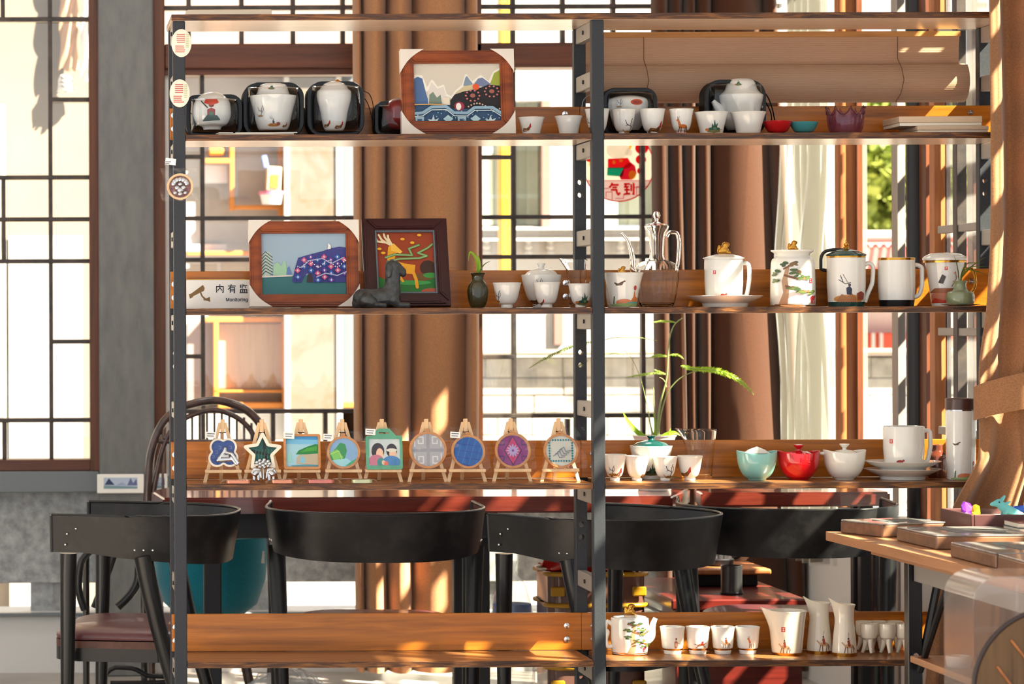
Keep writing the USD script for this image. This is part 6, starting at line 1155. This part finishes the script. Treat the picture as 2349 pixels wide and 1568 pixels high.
for i, (px, yy_, pt, lab) in enumerate(((1980, .19, 1424, 'small white footed goblet, back left of the cluster'), (2012, .21, 1424, 'small white footed goblet, back middle of the cluster'), (2050, .21, 1424, 'small white footed goblet, back right of the cluster'), (1991, .12, 1430, 'small white footed goblet, front left of the cluster'), (2033, .12, 1430, 'small white footed goblet, front middle of the cluster'), (2071, .12, 1430, 'small white footed goblet, front right by the table leg'))):
    s_ = S(yy_); R = 20 / s_; h = ZA(px, pt, yy_) - ZSH[4]; t = thing('footed_goblet', lab, 'goblet', (XA(px, yy_), yy_, ZSH[4] + .0005), group='footed goblets on the lowest shelf'); part(t, 'bowl', lathe([(0, h * .45), (R * .5, h * .46), (R * .85, h * .55), (R, h * .75), (R * .97, h), (R * .9, h), (R * .9, h * .75), (R * .6, h * .58), (0, h * .55)], 36), 'porcelain_warm')
    for j in range(3): a = j * 2.094 + .6; part(t, 'foot', tube(spline([(R * .35 * math.cos(a), R * .35 * math.sin(a), h * .5), (R * .5 * math.cos(a), R * .5 * math.sin(a), h * .25), (R * .75 * math.cos(a), R * .75 * math.sin(a), .004)], 10), np.linspace(.008, .004, 10), 10), 'porcelain_warm', 60)

# ---------------------------------------------------------------- things behind and below
mat('print_film', {'a': ('attribute', {'attribute': 'tint'}), 'd': ('diffuse_bsdf', {}), 't': ('translucent_bsdf', {}), 'm': ('mix_closure', {'fac': .7})}, [('a.color', 'd.color'), ('a.color', 't.color'), ('d.BSDF', 'm.closure1'), ('t.BSDF', 'm.closure2')], 'm.closure')
# round new year window sticker
ysk = YB + .0175; s_ = S(ysk); R = 82 / s_; sx_, _, sz_ = W(1419, 381, ysk)
t = thing('window_sticker', 'round red edged new year sticker with lanterns and red characters on the window', 'sticker', (sx_, ysk, sz_))
RD2, PK2, YL, GN = srgb(216, 24, 34), srgb(216, 70, 120), srgb(244, 200, 60), srgb(20, 150, 120)
c1 = Point(0, 0).buffer(1, 32); U = lambda x, y_: ((x - 1419) / 82, (381 - y_) / 82)
it = [(c1, srgb(226, 216, 196)), (c1.intersection(sbox(-1, -1, 1, U(0, 414)[1])), srgb(228, 206, 214)), (c1.difference(Point(0, 0).buffer(.965, 32)), RD2)]
for q in ([(1345, 414), (1498, 414)], [(1350, 428), (1372, 428), (1372, 440), (1358, 440)], [(1390, 452), (1390, 440), (1404, 440), (1404, 460)], [(1412, 455), (1430, 455), (1430, 446), (1446, 446)], [(1460, 448), (1460, 428), (1486, 428)], [(1452, 418), (1452, 430), (1476, 430), (1476, 420)], [(1380, 418), (1380, 432), (1396, 432)]): it.append((line([U(*p) for p in q], .02).intersection(c1), PK2))
for x, y_, r in ((1472, 340, 15), (1470, 366, 12), (1470, 392, 9), (1352, 362, 10), (1358, 332, 13)): it += [(ell(*U(x, y_), r / 82, r / 82 * .9).intersection(c1), RD2), (ell(*U(x, y_), r / 200, r / 82 * .9).intersection(c1), srgb(236, 80, 50)), (line([U(x, y_ + r), U(x, y_ + r + 7)], .03).intersection(c1), YL)]
it += [(smooth_pg([U(*p) for p in ((1394, 364), (1440, 362), (1450, 380), (1440, 386), (1394, 386))], .02), RD2), (ell(*U(1408, 372), .05, .05), YL), (ell(*U(1424, 368), .05, .05), YL), (pg(*[U(*p) for p in ((1393, 384), (1432, 384), (1428, 405), (1392, 402))]), GN), (smooth_pg([U(*p) for p in ((1434, 378), (1446, 372), (1456, 380), (1460, 398), (1450, 412), (1424, 412), (1420, 404))], .03), srgb(200, 26, 50)), (ell(*U(1450, 401), .1, .12), YL), (ell(*U(1417, 344), .32, .24), srgb(240, 236, 230)), (ell(*U(1442, 350), .1, .1), srgb(240, 236, 230)), (line([U(1444, 340), U(1450, 326)], .06), YL)]
QI = [[(.3, 0), (.2, .2), (.0, .42)], [(.25, .18), (.9, .18)], [(.28, .38), (.75, .38)], [(.15, .58), (.7, .58), (.72, .8), (.85, .98), (.98, .9), (.98, .78)]]
DAO = [[(.02, .1), (.6, .1)], [(.25, .12), (.1, .36), (.5, .32)], [(.05, .58), (.58, .58)], [(.3, .42), (.3, .95)], [(.0, .95), (.62, .88)], [(.72, .12), (.72, .7)], [(.95, .02), (.95, .95), (.82, .88)]]
for st, x in ((QI, 1397), (DAO, 1430)): it += [(line([U(x + a * 24, 419 + b * 28) for a, b in q], .055, 2), RD2) for q in st]
part(t, 'film', flat([(affinity.scale(p, R, R, origin=(0, 0)), c) for p, c in it], 0, .00012), 'print_film', kind='stuff')
# postcards on the pillar
def postcard(px0, px1, py0, py1, y, label):
    a, b = W(px0, py1, y), W(px1, py0, y); t = thing('postcard', label, 'picture', ((a[0] + b[0]) / 2, y, a[2])); w, h = (b[0] - a[0]) / 2, b[2] - a[2]
    part(t, 'mount', box(-w, w, 0, .012, 0, h, .002), 'card_white'); fit = lambda pts: Polygon([(x * w * .72, h * (.24 + .58 * z)) for x, z in pts]).buffer(0)
    part(t, 'picture', flat([(fit([(-1, 0), (1, 0), (1, 1), (-1, 1)]), srgb(176, 190, 214)), (fit([(-.95, .35), (-.7, .95), (-.35, .35)]), srgb(50, 66, 100)), (fit([(-1, 0), (1, 0), (1, .18), (-1, .3)]), srgb(120, 150, 160)), (fit([(.4, .3), (.6, 1), (.75, .5), (.95, .9), (1, .3)]), srgb(96, 104, 150)), (fit([(-.3, .3), (.1, .6), (.4, .3)]), srgb(150, 166, 200))], -.0003, .0001), 'print_matte', kind='stuff')
postcard(223, 330, 1087, 1131, YB - .16, 'small white framed picture of blue karst hills on the grey pillar'); postcard(342, 384, 1086, 1130, YB - .1, 'small picture half hidden behind the rattan chair back')
# rattan hoop chair with a teal seat
noisy('rattan', [(.3, srgb(34, 22, 22)), (.7, srgb(82, 56, 48))], scale=20, rough=.3, coat_weight=.3); cloth('teal_cloth', srgb(18, 112, 132))
yr = 2.44; s_ = S(yr); rx, rz = XA(480, yr), 0
t = thing('rattan_chair', 'dark rattan chair with arched spindle back and teal seat at the far left', 'chair', (rx, yr, 0)); q = lambda px, py, d=0: ((px - 480) / s_, d, ZA(480, py, yr))
for o_ in (0, 22): part(t, 'back_hoop', tube(spline([q(336 + o_ * .5, 1180), q(342 + o_, 1060), q(372 + o_, 970 + o_ * .6), q(425 + o_ * .6, 930 + o_), q(490, 918 + o_), q(555 - o_ * .6, 935 + o_), q(600 - o_, 980 + o_ * .6), q(620 - o_, 1060), q(624 - o_ * .5, 1180)], 50), .014 if o_ == 0 else .009, 10), 'rattan', 60)
for i in range(14):
    px = 372 + i * 17; u = (px - 480) / 118; top = 940 + 55 * u ** 4 + 6; part(t, 'spindle', tube([q(px, top), q(480 + (px - 480) * 1.0, 1180)], .0042, 8), 'rattan', 60)
part(t, 'cross_rail', tube([q(362, 1012), q(600, 1012)], .008, 8), 'rattan', 60); part(t, 'seat_rail', tube([q(336, 1180), q(624, 1180)], .014, 8), 'rattan', 60)
cx2 = XA(481, 2.2) - rx; part(t, 'teal_seat', mv(lathe([(0, .30), (.10, .305), (.155, .35), (.183, .43), (.192, .52), (.194, .575), (.18, .58), (.1, .575), (0, .572)], 44), (cx2, -.24, 0)), 'teal_cloth', 60)
part(t, 'care_label', box(cx2 + .155, cx2 + .172, -.24 - .098, -.24 - .090, .49, .53), 'card_white')
for a in (45, 135, 225, 315): part(t, 'leg', tube(spline([(cx2 + .13 * math.cos(math.radians(a)), -.24 + .13 * math.sin(math.radians(a)), .32), (cx2 + .17 * math.cos(math.radians(a)), -.24 + .17 * math.sin(math.radians(a)), .12), (cx2 + .21 * math.cos(math.radians(a)), -.24 + .21 * math.sin(math.radians(a)), .001)], 12), .011, 8), 'rattan', 60)
for sx in (-1, 1): part(t, 'arm_post', tube(spline([q(480 + sx * 144, 1180), q(480 + sx * 150, 1290, -.02), q(480 + sx * 140, 1400, -.05), (sx * .2, -.06, .001)], 16), .013, 10), 'rattan', 60)
# a dark folded frame behind the first chair
ysd = 1.9; s_ = S(ysd); t = thing('scroll_stand', 'dark curved metal stand on the floor behind the leftmost armchair', 'stand', (XA(270, ysd), ysd, 0)); q = lambda px, py, d=0: ((px - 270) / s_, d, max(.008, ZA(270, py, ysd)))
part(t, 'hoop', tube(spline([q(192, 1398), q(178, 1340), q(184, 1290), q(204, 1264)], 20), .012, 10), 'black_metal', 60); part(t, 'brace', tube(spline([q(215, 1400, .1), q(250, 1310, .1), q(268, 1260, .1)], 14), .012, 10), 'black_metal', 60); part(t, 'brace', tube(spline([q(320, 1262, .12), q(318, 1330, .12), q(270, 1400, .12)], 14), .014, 10), 'black_metal', 60)
part(t, 'ring', tube(spline([q(240, 1545), q(262, 1530), q(300, 1532), q(340, 1550), q(384, 1552), q(384, 1562), q(250, 1566)], 24), .008, 8), 'black_metal', 60); part(t, 'top_bar', tube([q(200, 1264), q(322, 1262, .12)], .01, 8), 'black_metal')
for px in (196, 330): part(t, 'foot', tube([q(px, 1264, .06), q(px, 1398, .06), (q(px, 1398)[0], .06, .001)], .011, 8), 'black_metal')
# red chest with cup, tray and kettle
x0, x1, y0, y1, zc = 1.94, 2.36, 1.44, 2.2, .43
wood('chest_red', srgb(70, 18, 16), srgb(112, 36, 28), rough=.3, coat_weight=.3)
t = thing('red_chest', 'low dark red lacquered chest on the floor under the tables', 'chest', ((x0 + x1) / 2, (y0 + y1) / 2, 0)); w, l = (x1 - x0) / 2, (y1 - y0) / 2
part(t, 'body', box(-w + .015, w - .015, -l + .015, l - .015, .06, zc - .035, .004), 'chest_red'); part(t, 'lid', box(-w, w, -l, l, zc - .033, zc, .005), 'chest_red'); part(t, 'side_trim', box(-w + .005, w - .005, -l + .005, l - .005, zc - .085, zc - .06, .004), 'table_red')
for sx in (-1, 1):
    for sy in (-1, 1): part(t, 'foot', box(sx * (w - .015), sx * (w - .06), sy * (l - .015), sy * (l - .06), 0, .06, .004), 'chest_red')
y = 1.62; s_ = S(y); t = thing('black_cup', 'black straight sided cup standing on the red chest', 'cup', (XA(1676, y), y, zc + .0005)); part(t, 'body', lathe(shell([(.036, 0), (.037, .004), (.033, .012), (.033, .082), (.0335, .088)], .003), 36), plain('black_ceramic', srgb(40, 40, 42), .3))
y = 1.98; t = thing('tea_tray', 'wood topped black tea tray on the red chest', 'tray', (2.21, y, zc + .0005)); part(t, 'base', box(-.10, .10, -.12, .12, 0, .04, .004), 'black_plastic'); part(t, 'wood_top', box(-.135, .135, -.15, .15, .04, .058, .004), 'jamb_wood')
t = thing('kettle', 'dark kettle with a steel band on the tea tray', 'kettle', (2.20, y, zc + .0595)); part(t, 'body', lathe([(0, 0), (.052, 0), (.058, .006), (.06, .02), (.056, .024)], 36), 'black_plastic'); part(t, 'steel_band', lathe([(.056, .024), (.054, .07), (.04, .095), (0, .1)], 36), 'chrome'); part(t, 'handle', tube(spline([(.05, 0, .09), (.09, 0, .085), (.095, 0, .05), (.06, 0, .02)], 16), .006, 8), 'black_plastic')
# lacquer box basket with yellow bamboo rims
plain('bamboo_yellow', srgb(172, 126, 20), .35); plain('lacquer', srgb(96, 66, 58), .25, coat_weight=.5); plain('red_cloth', srgb(214, 24, 18), .7)
y = 1.78; xk0, xk1 = XA(1236, y), XA(1466, y); w = (xk1 - xk0) / 2
t = thing('lacquer_basket', 'stacked lacquer basket with yellow bamboo rims and a red cloth under the table', 'basket', ((xk0 + xk1) / 2, y, 0)); o = rrect(-w, -.14, w, .14, .05)
for i in range(5): part(t, 'tier', extz(o.buffer(-.006), .006 + i * .098, .098 + i * .098), 'lacquer')
for i in range(1, 6): bd = np.array(o.exterior.coords); part(t, 'rim', tube(np.c_[bd, np.full(len(bd), .0 + i * .098)], .0075, 8, False), 'bamboo_yellow', 60)
for i in range(5):
    for u in (-.8, .8): part(t, 'clasp', box(u * w - .022, u * w + .022, -.148, -.139, .03 + i * .098, .06 + i * .098, .004), 'bamboo_yellow')
part(t, 'red_cloth', sheet(np.array([[(u * w * .9, v * .12, .505 + .012 * math.sin(5 * u + 3 * v) + .01 * math.cos(7 * v)) for u in np.linspace(-1, 1, 24)] for v in np.linspace(-1, 1, 14)]), .003), 'red_cloth', 60)
# bag of bottles and crumpled wrapping on the floor
clear_film('wrap_film', gloss=.08, rough=.15, haze=.3, white=srgb(220, 226, 232))
y = 2.05; t = thing('bottle_bag', 'clear plastic bag with a blue band standing under the table by the basket', 'bag', (XA(1172, y), y, 0)); rs = np.random.RandomState(9)
b_ = lathe(spline([(.0, .001), (.07, .002), (.075, .1), (.07, .3), (.045, .42), (.012, .47), (.02, .5)], 40), 40); b_.vertices[:, :2] *= (1 + .12 * (meshkit.noise(b_.vertices * 18) - .5))[:, None]; part(t, 'plastic', b_, 'wrap_film', 60); part(t, 'blue_band', lathe([(.062, .30), (.063, .36)], 30), 'blue_plastic')
y = 1.85; t = thing('crumpled_bag', 'crumpled white and blue plastic bag lying on the floor under the table', 'bag', (XA(660, y), y, 0)); b_ = ball((0, 0, 0), 1, 4); n_ = meshkit.fbm(b_.vertices * 2.6, 4, 3); b_.vertices *= (0.7 + .6 * n_)[:, None]; b_.vertices[:, 2] = np.abs(b_.vertices[:, 2]); b_.apply_scale([.17, .11, .16]); b_.apply_translation([0, 0, .001]); part(t, 'plastic', b_, 'wrap_film', 40)
# a black kettle half hidden behind the green lidded mug
y = .198; s_ = S(y); t = thing('black_kettle', 'small black kettle with arched handle half hidden behind the green lidded mug', 'kettle', (XA(1932, y), y, ZSH[2] + .0005)); part(t, 'body', lathe([(a / s_, b / s_) for a, b in spline([(0, 0), (22, 0), (27, 16), (27, 60), (22, 88), (0, 92)], 24)], 32), 'black_ceramic'); part(t, 'handle', tube(spline([(-.032, 0, .095), (-.056, 0, .1), (-.056, 0, .125), (-.046, 0, .145), (-.02, 0, .15), (.02, 0, .148), (.03, 0, .1)], 24), .0045, 10), 'black_ceramic', 60)

# ---------------------------------------------------------------- the near table on the right
wood('table_tan', srgb(150, 100, 68), srgb(186, 134, 96), rough=.35, along='y', scale=.8)
TT = .755; xe = 1.985
t = thing('display_table', 'light brown table on black steel legs in the right foreground', 'table', (0, 0, 0))
part(t, 'tabletop', extz(Polygon([(xe, -.15), (2.70, -.15), (2.70, -1.60), (xe + .045, -1.60)]), TT - .022, TT), 'table_tan'); part(t, 'under_board', extz(Polygon([(xe + .06, -.34), (2.66, -.34), (2.66, -1.55), (xe + .09, -1.55)]), TT - .042, TT - .0225), 'table_tan')
part(t, 'side_rail', box(2.072, 2.078, -.6, -1.50, TT - .085, TT - .043, .001), 'bracket_grey'); part(t, 'side_rail', box(2.095, 2.62, -.58, -.585, TT - .085, TT - .043, .001), 'bracket_grey')
for lx_, ly in ((2.06, -.56), (2.60, -.56), (2.06, -1.50), (2.60, -1.50)): part(t, 'leg', box(lx_, lx_ + .034, ly - .034, ly, 0, TT - .043, .002), 'black_metal')
part(t, 'brace', tube([(2.095, -.585, .475), (2.135, -.60, .70)], .010, 8), 'black_metal'); part(t, 'brace', tube([(2.08, -.62, .46), (2.08, -.85, .70)], .008, 8), 'black_metal')
part(t, 'bolt', mv(cyl(.0065, 0, .004, 16), (2.077, -.594, .493), rx=90), 'chrome')
part(t, 'lower_shelf', box(2.062, 2.62, -.60, -1.50, .478, .494, .002), 'table_tan')
noisy('slate', [(.35, srgb(92, 93, 96)), (.65, srgb(140, 138, 136))], scale=18, detail=6, rough=.28, coat_weight=.3); noisy('slate_side_reflect', [(.3, srgb(84, 60, 46)), (.7, srgb(128, 90, 66))], scale=22, rough=.35)  # brown of the sides is a reflection painted into the colour
def slab(x, y, w, l, rz, label, th=.034):
    """x, y: the left far corner; the slab reaches w to the right and l towards the camera."""
    t = thing('ink_stone', label, 'stone slab', (x, y, TT + .0005), rz); part(t, 'slab', box(0, w, -l, 0, 0, th - .004, .003), 'slate_side_reflect'); part(t, 'polished_top', box(.001, w - .001, -l + .001, -.001, th - .004, th, .002), 'slate')
    part(t, 'carved_panel', box(w * .3, w * .8, -l * .7, -l * .3, th, th + .0012, .0005), 'column_grey')
slab(2.006, -.205, .19, .172, 20, 'dark slab at the far left corner of the near table'); slab(2.072, -.46, .245, .28, 2, 'grey polished slab in the middle of the near table, second from its far corner'); slab(2.052, -.94, .27, .31, 0, 'grey slab with reflection tinted edges on the near table, third from its far corner'); slab(2.05, -1.27, .28, .3, -2, 'slab with reflection tinted edges nearest the camera on the table')
plain('crate_wine', srgb(84, 50, 50), .4)
cx0, cx1, cy0, cy1 = 2.262, 2.60, -.43, -.19
t = thing('wooden_crate', 'wine brown open tray of crystals and toy animals on the near table', 'tray', (0, 0, TT + .0005)); 
part(t, 'floor', box(cx0, cx1, cy0, cy1, 0, .008, .001), 'crate_wine')
for r in ((cx0, cx0 + .008, cy0, cy1), (cx1 - .008, cx1, cy0, cy1), (cx0 + .008, cx1 - .008, cy0, cy0 + .008), (cx0 + .008, cx1 - .008, cy1 - .008, cy1)): part(t, 'side', box(*r, .0, .06, .002), 'crate_wine')
part(t, 'liner', box(cx0 + .009, cx1 - .009, cy0 + .009, cy1 - .009, .008, .046, .001), 'card_cream')
zc = TT + .047
def gem(x, y, r, m, label, seed, name='crystal', cat='crystal', z=zc, st=1.3):
    rs = np.random.RandomState(seed); t = thing(name, label, cat, (x, y, z)); v = rs.randn(22, 3); v /= np.linalg.norm(v, axis=1, keepdims=True); v = v * [r, r, r * st]; v[:, 2] -= v[:, 2].min(); part(t, 'body', trimesh.Trimesh(*_hull(v)), m, False)
plain('gem_purple', srgb(110, 40, 170), .15, coat_weight=.5); plain('gem_gold', srgb(226, 180, 50), .2, metallic=.6); plain('gem_clear', srgb(226, 226, 222), .1, transmission_weight=.4); plain('plush_teal', srgb(98, 176, 186), .8); plain('plush_blue', srgb(20, 70, 170), .7)
gem(2.292, -.30, .016, 'gem_purple', 'purple crystal at the left end of the wine brown tray', 1); gem(2.302, -.345, .013, 'gem_gold', 'golden yellow crystal beside the purple one in the tray', 2)
for i, (x, y_, r) in enumerate(((2.46, -.30, .026), (2.51, -.33, .034), (2.555, -.28, .04), (2.43, -.38, .016))): gem(x, y_, r, 'gem_clear', 'clear white crystal at the right of the tray, ' + ('smaller left one', 'middle one', 'tallest right one', 'tiny front one')[i], 5 + i)
t = thing('toy_animal', 'pale teal toy animal with pointed snout in the tray', 'toy', (2.385, -.33, zc))
part(t, 'body', blend([((.012, 0, .012, .012), (-.008, 0, .022, .012)), ((-.008, 0, .022, .012), (-.022, 0, .035, .010)), ((-.022, 0, .035, .0105), (-.04, 0, .032, .004)), ((.012, 0, .012, .012), (.036, 0, .006, .005)), ((-.012, -.008, .004, .004), (-.008, -.008, .016, .005)), ((-.012, .008, .004, .004), (-.008, .008, .016, .005)), ((-.014, 0, .044, .005), (-.008, 0, .052, .0025)), ((-.004, 0, .034, .004), (.006, 0, .038, .002))], .003, 4), 'plush_teal', 60); part(t, 'eye', ball((-.024, -.0095, .038), .0022, 1), 'black_plastic')
t = thing('toy_animal', 'small dark blue toy animal behind the teal one in the tray', 'toy', (2.432, -.28, zc)); part(t, 'body', blend([((-.015, 0, .016, .008), (.012, 0, .018, .009)), ((.012, 0, .018, .009), (.02, 0, .03, .007)), ((-.015, 0, .012, .005), (-.018, 0, .004, .003)), ((.012, 0, .012, .005), (.014, 0, .004, .003))], .003, 4), 'plush_blue', 60)
for i in range(4): tt = thing('card_pack', 'white edged card pack in a small pile by the tray, ' + ('lowest', 'second lowest', 'second highest', 'top')[i] + ' of four', 'card', (2.40, -.52, TT + .0008 + .0125 * i), (2, -1, 1.5, -2)[i]); part(tt, 'pack', box(-.07, .08, -.055, .055, 0, .011, .0015), 'card_cream'); part(tt, 'cover', box(-.071, .081, -.056, .056, .011, .0122, .0005), 'blue_grey' if i < 3 else 'glaze_maroon')
t = thing('ashtray', 'small round cut glass dish on the lower shelf of the near table', 'dish', (2.105, -.83, .4945)); part(t, 'bowl', lathe([(0, 0), (.026, 0), (.03, .02), (.029, .026), (.024, .026), (.018, .012), (0, .01)], 28, wob=lambda a, z: .03 * np.cos(10 * a)[None, :] * np.ones((len(z), 1))), 'gem_clear', 40)
# stool with a clear hood and a round brown fan in the near corner
clear_film('hood_film', gloss=.03, rough=.12, haze=.07, white=srgb(226, 206, 196))
t = thing('stool', 'plain black stool under the clear hood, mostly below the frame', 'stool', (1.93, -2.05, 0)); part(t, 'seat', extz(rrect(-.22, -.30, .22, .28, .03), .42, .45), 'black_metal')
for sx in (-.19, .19):
    for sy in (-.26, .24): part(t, 'leg', cyl(.014, 0, .42, 12, c=(sx, sy)), 'black_metal')
x0, x1, zt2 = XA(2196, -1.9), 2.13, ZA(2260, 1312, -1.9)
t = thing('clear_hood', 'rounded clear plastic hood in the bottom right corner', 'plastic cover', ((x0 + x1) / 2, -1.9, .4505)); w, h = (x1 - x0) / 2, zt2 - .4505
o = rrect(-w, -.02, w, h, .05, 8).intersection(sbox(-1, 0, 1, 1)); part(t, 'front', ext(o, -.09, -.088), 'hood_film'); part(t, 'back', ext(o, .088, .09), 'hood_film'); part(t, 'shell', ext(o.difference(o.buffer(-.002)).difference(sbox(-w + .01, -.1, w - .01, .01)), -.088, .088), 'hood_film')
part(t, 'rib', box(-w + .003, w - .003, -.092, -.09, h - .105, h - .095, .001), 'hood_film'); part(t, 'edge_bead', tube([(-w * .55, -.093, 0.002), (-w * .55, -.093, h - .012)], .004, 8), 'hood_film')
wood('woven_brown', srgb(66, 42, 18), srgb(100, 70, 34), rough=.6, along='z', scale=2.0); plain('fan_rim', srgb(44, 28, 24), .5)
yfn = -2.12; s_ = S(yfn); R = 188 / s_; t = thing('round_fan', 'round woven brown fan with a dark rim in the bottom right corner', 'fan', (XA(2418, yfn), yfn, .4505 + R + .004))
part(t, 'woven_disc', mv(cyl(R - .004, -.003, .003, 64), rx=90), 'woven_brown'); a = np.linspace(0, 2 * math.pi, 80); part(t, 'rim', tube(np.stack([R * np.cos(a), 0 * a, R * np.sin(a)], 1), .0045, 8, False), 'fan_rim', 60)
part(t, 'rib', tube([(-R * .72, -.005, R * .3), (R * .1, -.005, -R * .8)], .0022, 6), 'jamb_wood'); part(t, 'rib', tube([(-R * .55, -.005, R * .62), (R * .5, -.005, -R * .7)], .0022, 6), 'jamb_wood')
